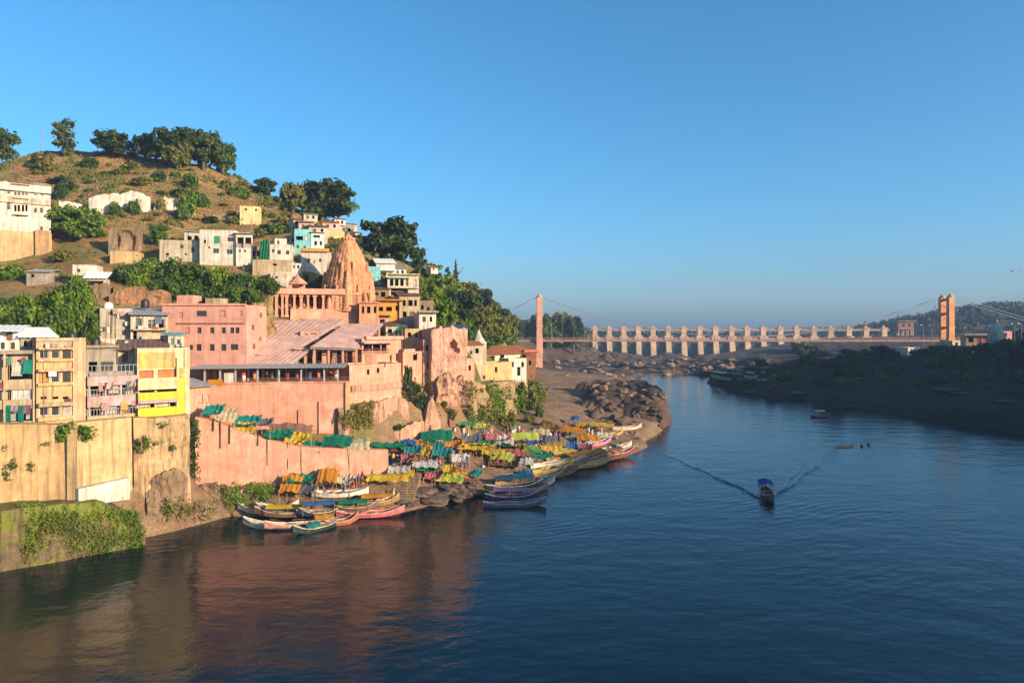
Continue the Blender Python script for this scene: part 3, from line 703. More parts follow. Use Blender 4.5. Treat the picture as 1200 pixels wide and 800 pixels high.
tufts('bank_weeds', 1500, 3, (30, 640, 285, 500), WEED, .40, 'weeds between the houses and on the cliffs', 'weeds', lambda px, py: True)
# ---------------------------------------------------------------- building kit
class House:
    """a building whose front runs from A to B (photo column, depth); local x along the front, y inward, z up"""
    def __init__(s, name, label, cat, ax, aY, bx, bY, ytop, ybot, depth=6.0, group=None, foot=2.0):
        s.A = Vector((*XZ(ax, aY), 0)); s.B = Vector((*XZ(bx, bY), 0))
        s.z0 = CAM_Z-(ybot-HZ)*aY/FPX; s.top = CAM_Z-(ytop-HZ)*aY/FPX-s.z0
        d = s.B-s.A; s.L = d.length; s.rz = math.atan2(d.y, d.x); s.u = d.normalized(); s.n = Vector((-s.u.y, s.u.x, 0))
        s.depth = depth; s.foot = foot; s.open = []; s.sopen = []; s.T = .28
        s.root = empty(name, (s.A.x, s.A.y, s.z0), s.rz, label, cat, group)
    def uz(s, px, py, out=0.0):
        """local (x, z) of a photo pixel on the front plane (moved outward by out)"""
        k = (px-600)/FPX; a = s.A - s.n*out
        den = s.u.x-k*s.u.y; t_ = (k*a.y-a.x)/den; Y = a.y+s.u.y*t_
        return t_, CAM_Z-(py-HZ)*Y/FPX-s.z0
    def side_uz(s, px, py):
        k = (px-600)/FPX; a = s.B; den = s.n.x-k*s.n.y
        t_ = (k*a.y-a.x)/den; Y = a.y+s.n.y*t_
        return t_, CAM_Z-(py-HZ)*Y/FPX-s.z0
    def win(s, xa, ya, xb, yb, style='pane', mat=None, side=False):
        f = s.side_uz if side else s.uz
        (u0, z1), (u1, z0) = f(xa, ya), f(xb, yb)
        if u0 > u1: u0, u1 = u1, u0
        (s.sopen if side else s.open).append([u0, z0, u1, z1, style, mat]); return s
    def grid(s, xs, ys, w, h, style='pane', mat=None, side=False):
        for y in ys:
            for x in xs: s.win(x-w/2, y-h/2, x+w/2, y+h/2, style, mat, side)
        return s
    def _fr(s): return lambda u, v, z: (u, v, z)
    def _rt(s): return lambda u, v, z: (s.L-v, u, z)
    def _panel(s, mb, L, z0, z1, holes, fn, m=0, u0=0.0):
        T = s.T; us = sorted({u0, L, *[min(max(h[0],u0+.05),L-.05) for h in holes], *[min(max(h[2],u0+.05),L-.05) for h in holes]})
        hs = [(min(max(h[0],u0+.05),L-.05), max(h[1], z0+.02), min(max(h[2],u0+.05),L-.05), min(h[3], z1-.02)) for h in holes]
        zs_ = sorted({z0, z1, *[h[1] for h in hs], *[h[3] for h in hs]})
        def inh(a, b):
            return any(h[0]-1e-6 < a < h[2]+1e-6 and h[1]-1e-6 < b < h[3]+1e-6 for h in hs)
        for a, b in zip(us, us[1:]):
            for c, d in zip(zs_, zs_[1:]):
                if b-a < 1e-5 or d-c < 1e-5 or inh((a+b)/2, (c+d)/2): continue
                mb.add([fn(a,0,c),fn(b,0,c),fn(b,0,d),fn(a,0,d)], [(0,1,2,3)], m)
                mb.add([fn(a,T,c),fn(b,T,c),fn(b,T,d),fn(a,T,d)], [(3,2,1,0)], m)
        for h in hs:
            a, c, b, d = h
            for q in ([(a,0,c),(a,T,c),(a,T,d),(a,0,d)], [(b,0,c),(b,0,d),(b,T,d),(b,T,c)], [(a,0,d),(a,T,d),(b,T,d),(b,0,d)], [(a,0,c),(b,0,c),(b,T,c),(a,T,c)]):
                mb.add([fn(*p) for p in q], [(0,1,2,3)], m)
        mb.add([fn(u0,0,z1),fn(L,0,z1),fn(L,T,z1),fn(u0,T,z1)], [(0,1,2,3)], m)
        return hs
    def body(s, mat, parapet=.5, roofmat=None, top=None, z0=None):
        """walls with real openings, roof slab and parapet"""
        h = s.top if top is None else top; D = s.depth; T = s.T; b = -s.foot if z0 is None else z0
        mb = MB()
        hs = s._panel(mb, s.L, b, h, [o[:4] for o in s.open], s._fr())
        hr = s._panel(mb, D, b, h, [o[:4] for o in s.sopen], s._rt(), u0=T)
        mb.box(0, T, b, T, D, h); mb.box(T, D-T, b, s.L-T, D, h)
        s.wall = mb.build('wall', mat, s.root)
        rf = MB(); rf.box(T, T, h-parapet-.15, s.L-T, D-T, h-parapet)
        rf.build('roof', roofmat or mat, s.root)
        fl = MB(); zq = 0
        for z in sorted({round(o[1], 1) for o in s.open})[:6]:
            if z-zq > 2.0 and z < h-parapet-1: fl.box(T+.01, T+.5, z-.9, s.L-T-.01, D-T-.01, z-.8); zq = z
        if fl.v: fl.build('floor', mat, s.root)
        for (o, q, fn) in [(o, q, s._fr()) for o, q in zip(s.open, hs)]+[(o, q, s._rt()) for o, q in zip(s.sopen, hr)]:
            s._window(q, o[4], o[5], fn)
        return s
    def _window(s, q, style, mat, fn):
        a, c, b, d = q; w_ = b-a; h_ = d-c
        if style == 'open' or w_ < .05 or h_ < .05: return
        f = min(.07, w_*.14); mb = MB(); y0 = .10
        fm = mat if (mat and style == 'pane') else WOODB
        g = .004
        a += g; b -= g; c += g; d -= g
        mb.box(a, y0, c, a+f, y0+.07, d, fn=fn); mb.box(b-f, y0, c, b, y0+.07, d, fn=fn)
        mb.box(a+f, y0, d-f, b-f, y0+.07, d, fn=fn); mb.box(a+f, y0, c, b-f, y0+.07, c+f, fn=fn)
        if style in ('pane', 'grille'):
            n = max(1, round(w_/.6))
            for k in range(1, n): mb.box(a+w_*k/n-f*.35, y0+.01, c+f, a+w_*k/n+f*.35, y0+.06, d-f, fn=fn)
            if h_ > 1.2: mb.box(a+f, y0+.012, c+h_*.62, b-f, y0+.055, c+h_*.62+f*.7, fn=fn)
        wn = mb.build('window', fm, s.root)
        pn = MB()
        if style == 'shutter':
            pn.box(a+f, y0+.015, c+f, b-f, y0+.05, d-f, fn=fn); pn.build('shutter', mat, wn)
        elif style == 'curtain':
            n = max(6, int(w_/.12))
            rows = [[fn(a+f+(w_-2*f)*k/n, y0+.14+.04*math.sin(k*1.9), z) for k in range(n+1)] for z in (d-f, c+f+h_*.05)]
            rows2 = [[(p[0]+(0), p[1]+(0), p[2]) for p in r] for r in rows]
            vs_ = [p for r in rows2 for p in r]; pn.add(vs_, [(k, k+1, n+2+k, n+1+k) for k in range(n)])
            pn.build('curtain', mat, wn)
        else:
            pn.box(a+f, y0+.03, c+f, b-f, y0+.045, d-f, fn=fn); pn.build('pane', GLASS, wn)
    # pieces set against the front, measured in the photo
    def bx(s, name, xa, ya, xb, yb, out0, out1, mat, label=None):
        (u0, z1), (u1, z0) = s.uz(xa, ya), s.uz(xb, yb)
        mb = MB(); mb.box(u0, -out1, z0, u1, -out0, z1); o = mb.build(name, mat, s.root)
        if label: o['label'] = label
        return o
    def lb(s, name, u0, v0, z0, u1, v1, z1, mat, parent=None):
        mb = MB(); mb.box(u0, v0, z0, u1, v1, z1); return mb.build(name, mat, parent or s.root)
    def rail(s, name, xa, xb, ytop, ybot, out, mat, step=.35):
        (u0, z1), (u1, z0) = s.uz(xa, ytop), s.uz(xb, ybot)
        mb = MB(); mb.box(u0, -out-.04, z1-.06, u1, -out+.04, z1); mb.box(u0, -out-.03, z0+.05, u1, -out+.03, z0+.10)
        n = max(2, int((u1-u0)/step))
        for k in range(n+1):
            u = u0+(u1-u0)*k/n; mb.box(u-.025, -out-.02, z0, u+.025, -out+.02, z1-.06)
        return mb.build(name, mat, s.root)
    def tinroof(s, name, z_front, z_back, over, mat, u0=None, u1=None, v1=None, waves=True):
        u0 = -.3 if u0 is None else u0; u1 = s.L+.3 if u1 is None else u1; v1 = s.depth+.2 if v1 is None else v1
        n = max(4, int((u1-u0)/.28)); g = []
        for v, z in ((-over, z_front), ((v1-over)/2, (z_front+z_back)/2), (v1, z_back)):
            g.append([(u0+(u1-u0)*k/n, v, z+(.05 if k % 2 else 0)) for k in range(n+1)])
        mb = MB(); mb.sheet(g, .04); return mb.build(name, mat, s.root)

CREAM = plaster('cream_plaster', (.55,.365,.175), .55)
OCHRE = plaster('ochre_quay_plaster', (.55,.345,.155), .6, patch=(.46,.29,.14))
YELLOW = plaster('yellow_paint', (.70,.55,.035), .35)
WHITE = plaster('white_wash', (.60,.54,.45), .5)
OFFWHITE = plaster('off_white_wash', (.52,.44,.33), .6)
BEIGE = plaster('beige_plaster', (.46,.35,.22), .55)
GREY = plaster('grey_concrete', (.30,.26,.21), .6)
LILAC = plaster('lilac_paint', (.50,.34,.33), .4)
PINK = plaster('pink_temple_paint', (.64,.30,.20), .42, dirtcol=(.22,.12,.08), patch=(.68,.36,.26))
PINKD = plaster('pink_house_paint', (.60,.30,.225), .3, dirtcol=(.2,.1,.08))
PINKROCK = plaster('pink_washed_rock', (.58,.32,.22), .8, dirtcol=(.13,.085,.045), patch=(.34,.21,.11), bumpd=.45, sc=.8)
SANDST = plaster('orange_sandstone', (.64,.31,.16), .6, dirtcol=(.16,.08,.05), sc=1.3, bumpd=.08)
ROOFP = plaster('pink_sheet_roof', (.56,.36,.30), .3, dirtcol=(.26,.16,.13))
TILE = plaster('orange_tile', (.50,.16,.05), .5)
CYAN = plaster('cyan_paint', (.16,.44,.45), .35)
ORANGEP = plaster('orange_paint', (.62,.27,.04), .4)
STONE = plaster('brown_rubble', (.26,.17,.10), .7, bumpd=.2)
BROWNR = plaster('rusty_sheet', (.20,.10,.07), .6)
TEALC = cloth('teal_curtain', (.02,.28,.22)); WHITEC = cloth('white_cloth', (.68,.66,.60)); ORC = cloth('orange_cloth', (.62,.27,.02))
GREENN = cloth('green_shade_net', (.01,.22,.10))

# -------- quay walls
def quay(name, label, ax, aY, bx, bY, yt_a, yb_a, yt_b, yb_b, thick, mat, batter=.35, n=26, rough=.12, seed=0, ytops=None):
    """wall between two columns with its own sloping top and base"""
    A = Vector((*XZ(ax, aY), 0)); B = Vector((*XZ(bx, bY), 0)); d = B-A; L = d.length; rz = math.atan2(d.y, d.x)
    za = [CAM_Z-(y-HZ)*aY/FPX for y in (yb_a, yt_a)]; zb = [CAM_Z-(y-HZ)*bY/FPX for y in (yb_b, yt_b)]
    base = min(za[0], zb[0]); rows = 14; mb = MB(); vs_ = []; fs_ = []
    for j in range(rows+1):
        f = j/rows
        for i in range(n+1):
            g = i/n; lo = za[0]*(1-g)+zb[0]*g-1.2; hi = za[1]*(1-g)+zb[1]*g
            if ytops:
                t_ = g*(len(ytops)-1); k_ = min(int(t_), len(ytops)-2); yt = ytops[k_]+(ytops[k_+1]-ytops[k_])*(t_-k_); hi = CAM_Z-(yt-HZ)*(aY+(bY-aY)*g)/FPX
            q = lo+(hi-lo)*f; e = rough*float(fbm(np.array(g*L+seed*31), np.array(q*1.6), 3.0, 60+seed, 3))
            tp = (.25*rough*4*float(fbm(np.array(g*L+9), np.array(0.), 2.2, 61+seed, 2)) if j == rows else 0)
            vs_.append((g*L, (batter*(f-1))*1.0+e, q-base+tp))
    W_ = n+1
    for j in range(rows):
        for i in range(n): a = j*W_+i; fs_.append((a, a+1, a+W_+1, a+W_))
    k0 = len(vs_)
    for i in range(n+1): p = vs_[rows*W_+i]; vs_.append((p[0], thick, p[2]))
    for i in range(n+1): p = vs_[i]; vs_.append((p[0], thick, p[2]))
    for i in range(n): fs_.append((rows*W_+i, rows*W_+i+1, k0+i+1, k0+i)); fs_.append((k0+i, k0+i+1, k0+W_+i+1, k0+W_+i))
    fs_.append(tuple([j*W_ for j in range(rows+1)]+[k0, k0+W_])); fs_.append(tuple([j*W_+n for j in range(rows, -1, -1)]+[k0+W_+n, k0+n][::1]))
    mb.add(vs_, fs_)
    o = mb.build(name, mat, None, (A.x, A.y, base), rz); tag(o, label, 'wall'); return o
MOSSY = plaster('mossy_stone', (.17,.12,.065), .9, dirtcol=(.045,.042,.02), patch=(.15,.18,.02), bumpd=.3, sc=1.0, pt=.45)
quay('quay_wall', 'low mossy stone quay wall along the water at the left', -60, 63.4, 170, 74.2, 600, 700, 585, 645, 3.8, MOSSY, .4, 60, .28, 1, ytops=[602,600,601,599,597,598,595,592,590,590,588,594,603,618])
quay('quay_wall', 'tall ochre retaining wall under the leftmost houses', -60, 67.6, 84, 71.6, 497, 600, 497, 578, 1.6, OCHRE, .3, 26, .05, 2)
quay('quay_wall', 'smooth cream retaining wall with a white washed foot, under the lilac balconies', 87, 71.8, 154, 76.6, 495, 578, 489, 562, 1.4, CREAM, .25, 20, .03, 3)
quay('quay_wall', 'eroded ochre retaining wall under the yellow house, right of the cream wall', 156, 77.6, 222, 81.4, 489, 592, 487, 578, 1.6, plaster('eroded_ochre', (.50,.34,.17), .8, dirtcol=(.12,.08,.05), patch=(.22,.14,.08), bumpd=.3), .5, 22, .35, 4)
q = quay('white_ledge', 'white washed ledge at the foot of the cream wall', 92, 71.0, 152, 75.6, 573, 580, 559, 572, .9, WHITE, .05, 10, .03, 5); q['category'] = 'ledge'
b_ = MB(); x0, y0 = XZ(84.5, 71.4); b_.box(-.45,-.25,-2,.45,.9,7.4); tag(b_.build('buttress', plaster('stained_pier', (.36,.25,.12), .8), None, (x0, y0, 6.0), R(33)), 'stained stone pier between the ochre and the cream retaining wall', 'buttress')
# creepers hanging on the mossy quay wall
def wall_cover(name, label, ax, aY, bx, bY, ya, yb, n, size, mat, seed, dens=.1, out=.45, nc=40, cs=1.0):
    r = np.random.RandomState(seed); cl = []
    for k in range(nc):
        g = r.rand(); px = ax+(bx-ax)*g; Y = aY+(bY-aY)*g; py = ya+(yb-ya)*r.rand()
        p = P(px, py, Y); cl.append((p.x+.3*out, p.y-out, p.z, cs*r.uniform(.3,1.1), r.uniform(.08,.22), cs*r.uniform(.3,1.3)))
    o = leaf_cloud(seed, cl, n, size).build(name, mat); return tag(o, label, 'creeper', kind='stuff')
wall_cover('wall_creeper', 'green creepers hanging over the mossy quay wall', 20, 67.0, 164, 73.6, 596, 645, 9000, .11, LEAFB, 11, nc=150, out=.15)
wall_cover('wall_creeper', 'yellowing creepers low on the mossy quay wall', 25, 67.0, 166, 73.8, 600, 655, 10000, .10, LEAFY, 12, nc=170, out=.18)
wall_cover('wall_creeper', 'moss and grass on the bank under the pink wall', 262, 85.6, 320, 86.8, 566, 594, 2600, .11, LEAFB, 13, nc=60, out=.2, cs=.7)
wall_cover('wall_creeper', 'weeds on the low bank right of the mossy wall', 185, 77.4, 250, 82.0, 588, 604, 500, .14, LEAFY, 14, out=.2)
wall_cover('wall_creeper', 'dark creeper in the corner between yellow house and pink wall', 224, 84.0, 231, 85.6, 490, 562, 1300, .12, LEAFD, 15, out=.6, cs=.8)
wall_cover('wall_creeper', 'sparse weeds rooted in the eroded ochre wall', 160, 77.6, 218, 81.0, 494, 530, 320, .13, LEAF, 16, out=.55, nc=9, cs=.7)
wall_cover('wall_creeper', 'sparse weeds rooted in the tall ochre wall', 0, 69.0, 60, 70.8, 516, 566, 170, .12, LEAF, 17, out=.4, nc=8, cs=.6)

wall_cover('cliff_creeper', 'green and dry creepers in the cleft beside the pink fort', 478, 109.0, 506, 111.0, 440, 500, 1900, .14, LEAFD, 21, nc=40, out=.5, cs=.8)
wall_cover('cliff_creeper', 'yellow green growth on the tan cliff towards the bridge tower', 548, 115.5, 634, 158.0, 452, 505, 4200, .20, LEAFY, 22, nc=80, out=.9, cs=1.3)
wall_cover('cliff_creeper', 'bright green growth on the tan cliff towards the bridge tower', 572, 126.0, 634, 157.0, 448, 500, 3400, .20, LEAFB, 23, nc=46, out=1.1, cs=1.5)
wall_cover('cliff_creeper', 'weeds rooted in the top and face of the tan rock left of the pink block', 398, 97.2, 436, 101.5, 474, 500, 1300, .13, LEAFY, 24, nc=30, out=.5, cs=.9)
# ---------------------------------------------------------------- the front row of houses on the quay
# A: narrow balconied house at the left edge
h = House('apartment_house', 'worn balconied apartment house with teal curtains, at the left picture edge', 'house', -40, 72.6, 42, 75.6, 412, 502, 7, foot=1)
for (y0, y1) in ((424,446),(455,470),(476,497)):
    h.win(-30, y0, -4, y1, 'curtain', WHITEC); h.win(9, y0, 40, y1, 'open')
h.body(BEIGE, .2)
for (y0, y1, nm) in ((446,455,'a'),(470,477,'b'),(496,502,'c')):
    h.bx('balcony', -38, y0, 41, y1, .02, .8, BEIGE)
h.bx('balcony_slab', -39, 411, 42, 414, .01, 1.0, GREY)
for x in (-38, 7, 41): h.bx('pillar', x-1.2, 414, x+1.2, 500, .85, 1.05, BEIGE)
def hang(h, xa, ya, xb, yb, mat, out, nm='curtain', wav=.06):
    (u0, z1), (u1, z0) = h.uz(xa, ya), h.uz(xb, yb); n = 12; mb = MB()
    mb.sheet([[(u0+(u1-u0)*k/n, -out+wav*math.sin(k*2.1), z) for k in range(n+1)] for z in (z1, (z0+z1)/2, z0)], .02)
    vs_ = []; g = [[(u0+(u1-u0)*k/n, -out+wav*math.sin(k*2.1+j), z1+(z0-z1)*j/4) for k in range(n+1)] for j in range(5)]
    mb = MB(); vs_ = [p for r in g for p in r]
    mb.add(vs_, [(j*(n+1)+k, j*(n+1)+k+1, (j+1)*(n+1)+k+1, (j+1)*(n+1)+k) for j in range(4) for k in range(n)])
    return mb.build(nm, mat, h.root)
hang(h, 28, 421, 41, 437, TEALC, .9); hang(h, 8, 474, 14, 497, TEALC, .86); hang(h, 22, 474, 29, 496, TEALC, .86)
hang(h, 14, 450, 40, 468, WHITEC, .5); hang(h, 12, 476, 20, 492, WHITEC, .4); hang(h, 14, 424, 27, 440, WHITEC, .45); hang(h, 31, 476, 39, 490, WHITEC, .4)
# upper storey with white walls
h = House('rooftop_house', 'white rooftop room with two dark windows above the balconied house at the left edge', 'house', -40, 74.2, 23, 76.4, 399, 413, 5, foot=.2)
h.grid([-20, -6], [406], 7, 9); h.grid([3, 15], [405], 5, 8); h.body(WHITE, .15); h.tinroof('tin_roof', 2.3, 3.0, .5, WHITEM)
h = House('rooftop_shed', 'grey rooftop shed with a big pale sloping sheet roof beside the white rooftop room', 'shed', 24, 76.4, 61, 78.6, 397, 413, 4, foot=.2)
h.grid([30, 38], [403], 4, 7, 'open'); h.body(GREY, .1)
(u0, zt) = h.uz(26, 396); h.tinroof('tin_roof', zt+.1, zt+1.2, .5, WHITEM, u1=h.L+.6)
for i, x in enumerate((1, 20)):
    p = P(x, 398, 77); tk = MB(); tk.lathe([(.45,0),(.5,.1),(.5,1.0),(.42,1.15),(.18,1.22),(.18,1.3)], 14)
    tag(tk.build('water_tank', WHITEM, None, (p.x, p.y, p.z-.35), smooth=True), ['white water tank on the roof at the left picture edge','white water tank on the roof beside the pale sloping sheet'][i], 'water tank')
# B: cream house
h = House('cream_house', 'cream four-storey house with a broad pinkish corner pier and small paired windows', 'house', 42.5, 74.6, 99, 77.6, 397, 497, 8, foot=1)
for yy, hh in ((415.5,9),(442,12),(481,11)):
    h.win(46, yy-hh/2, 57, yy+hh/2, 'shutter' if yy in (442,) else 'pane', ORANGEP if yy == 442 else WHITE)
    h.win(60, yy-hh/2, 70, yy+hh/2, 'pane', WHITE); h.win(73, yy-hh/2, 83, yy+hh/2, 'pane', WHITE if yy > 450 else BROWNR)
h.grid([51, 65, 77], [466], 7, 2.5, 'open')
h.body(CREAM, .7)
h.bx('corner_pier', 85, 398, 98, 497, .02, .22, plaster('pinkish_plaster', (.58,.36,.22), .4))
h.bx('corner_trim', 97, 398, 100, 497, .05, .3, CREAM)
for y in (421, 449, 489): h.bx('sill', 44, y, 85, y+1.6, .01, .35, CREAM)
for y in (409, 434, 474): h.bx('sunshade', 44, y-1.4, 85, y, .01, .65, plaster('shade_slab', (.5,.36,.2), .6))
h.bx('cornice', 42, 396, 100, 399, -.1, .3, BEIGE)
h.bx('parapet_sign_wall', 45, 399, 84, 408, .01, .08, plaster('tan_plaster', (.50,.36,.22), .6))
hang(h, 73, 477, 83, 488, WHITEC, .12)
# C: lilac balconies
h = House('balcony_house', 'house with lilac balcony bands and a cluttered open rooftop beside the cream house', 'house', 100.5, 78.0, 160.5, 81.4, 436, 492, 8, foot=1)
h.win(104, 449, 122, 461, 'open'); h.win(125, 450, 139, 464, 'pane', WHITE); h.win(142, 449, 158, 463, 'open')
h.win(103, 477, 120, 490, 'open'); h.win(123, 474, 140, 489, 'pane', WHITE); h.win(143, 474, 158, 488, 'pane', WHITE)
h.body(GREY, .1)
h.bx('balcony', 100.5, 441, 161, 449, .02, 1.1, LILAC); h.bx('balcony', 100.5, 464, 161, 472.5, .02, 1.1, LILAC); h.bx('balcony', 100.5, 487, 161, 492, .02, 1.0, BEIGE)
h.rail('railing', 101, 160, 456, 464, .95, STEEL, .3); h.rail('railing', 101, 160, 479, 487, .95, STEEL, .3)
for x in (103, 122, 140, 159): h.bx('pillar', x-1.0, 449, x+1.0, 487, .75, .95, LILAC)
h.rail('railing', 101, 159, 428, 440, .9, STEEL, .4)
hang(h, 126, 452, 138, 460, WHITEC, .5); hang(h, 118, 476, 136, 484, WHITEC, .45); hang(h, 142, 476, 150, 486, ORC, .5); hang(h, 146, 451, 157, 461, WHITEC, .5)
h2 = House('rooftop_house', 'grey unplastered rooftop room with dark openings above the lilac balconies', 'house', 101, 80.2, 137, 82.4, 406, 438, 5, foot=.5)
h2.win(104, 424, 114, 436, 'open'); h2.win(118, 424, 133, 434, 'grille'); h2.body(GREY, .1)
h2.bx('roof_slab', 100, 404.5, 138, 407, .0, .5, GREY)
h2 = House('rooftop_house', 'cream rooftop room under a long rusty sheet roof, behind the yellow house', 'house', 137.5, 83, 196, 85.5, 408, 426, 5, foot=2)
h2.win(143, 412, 150, 424, 'shutter', BROWNR); h2.grid([160, 172, 184], [417], 6, 8); h2.body(OFFWHITE, .1)
(u0, zt) = h2.uz(140, 408); h2.tinroof('tin_roof', zt-.2, zt+1.0, .9, BROWNR)
for x in (138, 158, 178): h2.bx('pillar', x-.7, 409, x+.7, 426, .7, .82, BROWNR)
# D: yellow house
h = House('yellow_house', 'bright yellow three-storey house with orange shutters and white balcony bands', 'house', 161, 80.6, 222, 83.8, 408, 490, 8, foot=1)
h.win(163, 434, 180, 443, 'shutter', TILE); h.win(185, 433, 206, 443, 'shutter', TILE)
h.win(163, 455, 181, 459.5, 'open'); h.win(184, 454, 207, 458.5, 'open')
h.win(163, 470, 175, 477, 'shutter', WHITE); h.win(176, 469, 181, 477, 'open'); h.win(184, 469, 198, 476, 'shutter', WHITE); h.win(199, 468, 205, 476, 'open')
WB = plaster('pale_cream_band', (.66,.52,.30), .4); h.body(WB, .6)
h.bx('balcony', 161, 445, 208, 454.5, .02, .7, WB); h.bx('balcony', 161, 460, 208, 468.5, .02, .7, YELLOW); h.bx('balcony', 161, 478, 208, 485, .02, .7, YELLOW)
h.bx('band', 161, 468.5, 208, 470, .02, .8, LILAC); h.bx('band', 161, 443, 208, 445, .02, .78, WB)
h.bx('pilaster', 208.5, 431, 216, 489, .02, .14, YELLOW); h.bx('pilaster', 206.5, 419, 208.3, 488, .02, .4, WB)
h.bx('corner_pier', 216, 409, 222, 489, .02, .2, WB); h.bx('stair_panel', 209.8, 431, 215.8, 443, .15, .19, plaster('grey_green_panel', (.36,.33,.14), .5))
h.bx('parapet_panel', 163, 413, 206, 430, .01, .12, plaster('orange_yellow', (.60,.36,.13), .5, patch=(.60,.48,.07), pt=.52))
# small side structures between yellow house and temple
h = House('stair_hut', 'small pale hut with a teal door on the roofs behind the yellow house', 'hut', 197, 88, 216, 89.4, 393, 416, 3, foot=2)
h.win(200, 396, 204, 404, 'shutter', plaster('teal_paint', (.02,.26,.17), .3)); h.win(207, 397, 212, 404, 'pane', WHITE); h.body(OFFWHITE, .1)
h.tinroof('tin_roof', h.top+.05, h.top+.4, .4, CYAN)
h = House('terrace_house', 'white stepped stair walls on the roof behind the yellow house', 'house', 196, 86, 221, 87.2, 409, 424, 3, foot=3)
h.body(OFFWHITE, .1); h.bx('stair_wall', 196, 413, 208, 424, .02, .5, WHITE); h.bx('stair_wall', 208.4, 409, 221, 424, .02, .35, WHITE)
# E: grey house further back
h = House('grey_house', 'old grey concrete house with a white washed base, below the thicket', 'house', 117, 95, 155, 97.4, 361, 404, 8, foot=3)
h.win(139, 367, 144, 374, 'pane', WHITE); h.win(142, 386, 149, 393, 'pane', WHITE); h.win(120, 383, 123, 389); h.win(125, 382, 131, 391, 'shutter', WHITE); h.win(127, 365, 134, 369, 'shutter', GREY); h.win(134, 367, 137, 373, 'open')
h.body(plaster('old_grey', (.40,.35,.27), .75), .6); h.bx('base_band', 117, 397, 155, 405, .02, .10, WHITE)
h = House('veranda_house', 'house with a curved grey tin roof and green cloths, between grey house and pink house', 'house', 153, 96, 197, 98.6, 368, 406, 6, foot=3)
h.win(159, 373, 166, 384, 'curtain', TEALC); h.win(173, 374, 183, 385, 'pane', WHITE); h.win(186, 374, 192, 384, 'open'); h.win(156, 388, 160, 403, 'open')
h.body(OFFWHITE, .1); (u0, zt) = h.uz(155, 366); h.tinroof('tin_roof', zt-.3, zt+.8, 1.0, TIN)
h.bx('sunshade', 155, 385.5, 196, 387, .02, .9, BEIGE); h.bx('wall_panel', 161, 388, 195, 404, .01, .1, BEIGE)
# F: big pink house
h = House('pink_house', 'large plain pink three-storey house with a dark string course and scattered small windows', 'house', 190, 100, 288, 100.3, 357, 437, 9, foot=4)
h.win(230, 364, 242, 370.5, 'grille', PINKD); h.win(257, 364, 264, 371, 'shutter', PINKD); h.win(210, 366, 214, 372, 'shutter', PINKD); h.win(281, 364, 284, 370, 'shutter', PINKD)
h.grid([233.5, 248.5, 262, 272, 278], [387], 5, 7); h.win(217, 384, 222, 390, 'shutter', PINKD)
h.grid([233, 248.5, 262], [407], 6, 8); h.win(270, 403, 279, 410, 'grille', PINKD); h.win(222, 404, 226, 410)
h.win(295, 380, 299, 387, 'pane', PINKD, True); h.win(304, 366, 308, 373, 'pane', PINKD, True); h.win(296, 402, 300, 409, 'pane', PINKD, True); h.win(304, 394, 307, 400, 'pane', PINKD, True)
h.body(PINKD, .6); h.bx('string_course', 208, 378, 287, 379.4, .01, .22, plaster('maroon_band', (.36,.14,.11), .4))
h.bx('cornice', 189.5, 355.5, 288.5, 358, -.1, .25, PINKD)
h.lb('roof_hut', 1.2, 2, h.top-.3, 3.6, 5, h.top+1.5, PINKD); h.lb('roof_hut', 5.0, 3, h.top-.3, 7.2, 6, h.top+1.1, BEIGE)
tk = MB(); tk.lathe([(.5,0),(.55,.1),(.55,1.1),(.2,1.3)], 12); tk.build('water_tank', DARK, h.root, (4.3, 4, h.top-.5), smooth=True)
# ---------------------------------------------------------------- life on the front houses: pipes, laundry, coolers, dishes
LAUN = [cloth('laundry_'+k, c, .2) for k, c in dict(red=(.30,.08,.07), white=(.55,.52,.46), blue=(.12,.15,.24), yellow=(.50,.36,.12), maroon=(.18,.06,.08), green=(.08,.20,.14), pink=(.45,.25,.24), cream=(.52,.44,.32)).items()]
rc = random.Random(5)
def clutter(root, L, top, outs, zs, n_l=8, n_p=2, n_c=2):
    for k in range(n_p):
        u = L*(.04+.92*rc.random()); mb = MB(); mb.tube([(u,-.09,-.5),(u,-.09,top-.1)], .05, 5); mb.build('drain_pipe', rc.choice([STEEL, BROWNR, GREY]), root)
    for k in range(n_l):
        z = rc.choice(zs); u = L*rc.uniform(.08,.86); w_ = rc.uniform(.4,.95); h_ = rc.uniform(.5,1.0); o = outs+.03; n = 6; ph = rc.uniform(0,6)
        g = [[(u+w_*i/n, -o-.03*math.sin(i*1.7+j+ph), z-h_*j/3) for i in range(n+1)] for j in range(4)]
        mb = MB(); mb.add([p for r in g for p in r], [(j*(n+1)+i, j*(n+1)+i+1, (j+1)*(n+1)+i+1, (j+1)*(n+1)+i) for j in range(3) for i in range(n)]); mb.build('laundry', rc.choice(LAUN), root)
    for k in range(n_c):
        z = rc.choice(zs)-.4; u = L*rc.uniform(.1,.9); mb = MB(); mb.box(u-.35,-.6,z,u+.35,-.02,z+.6); mb.build('air_cooler', rc.choice([TIN, GREY, WHITEM]), root)
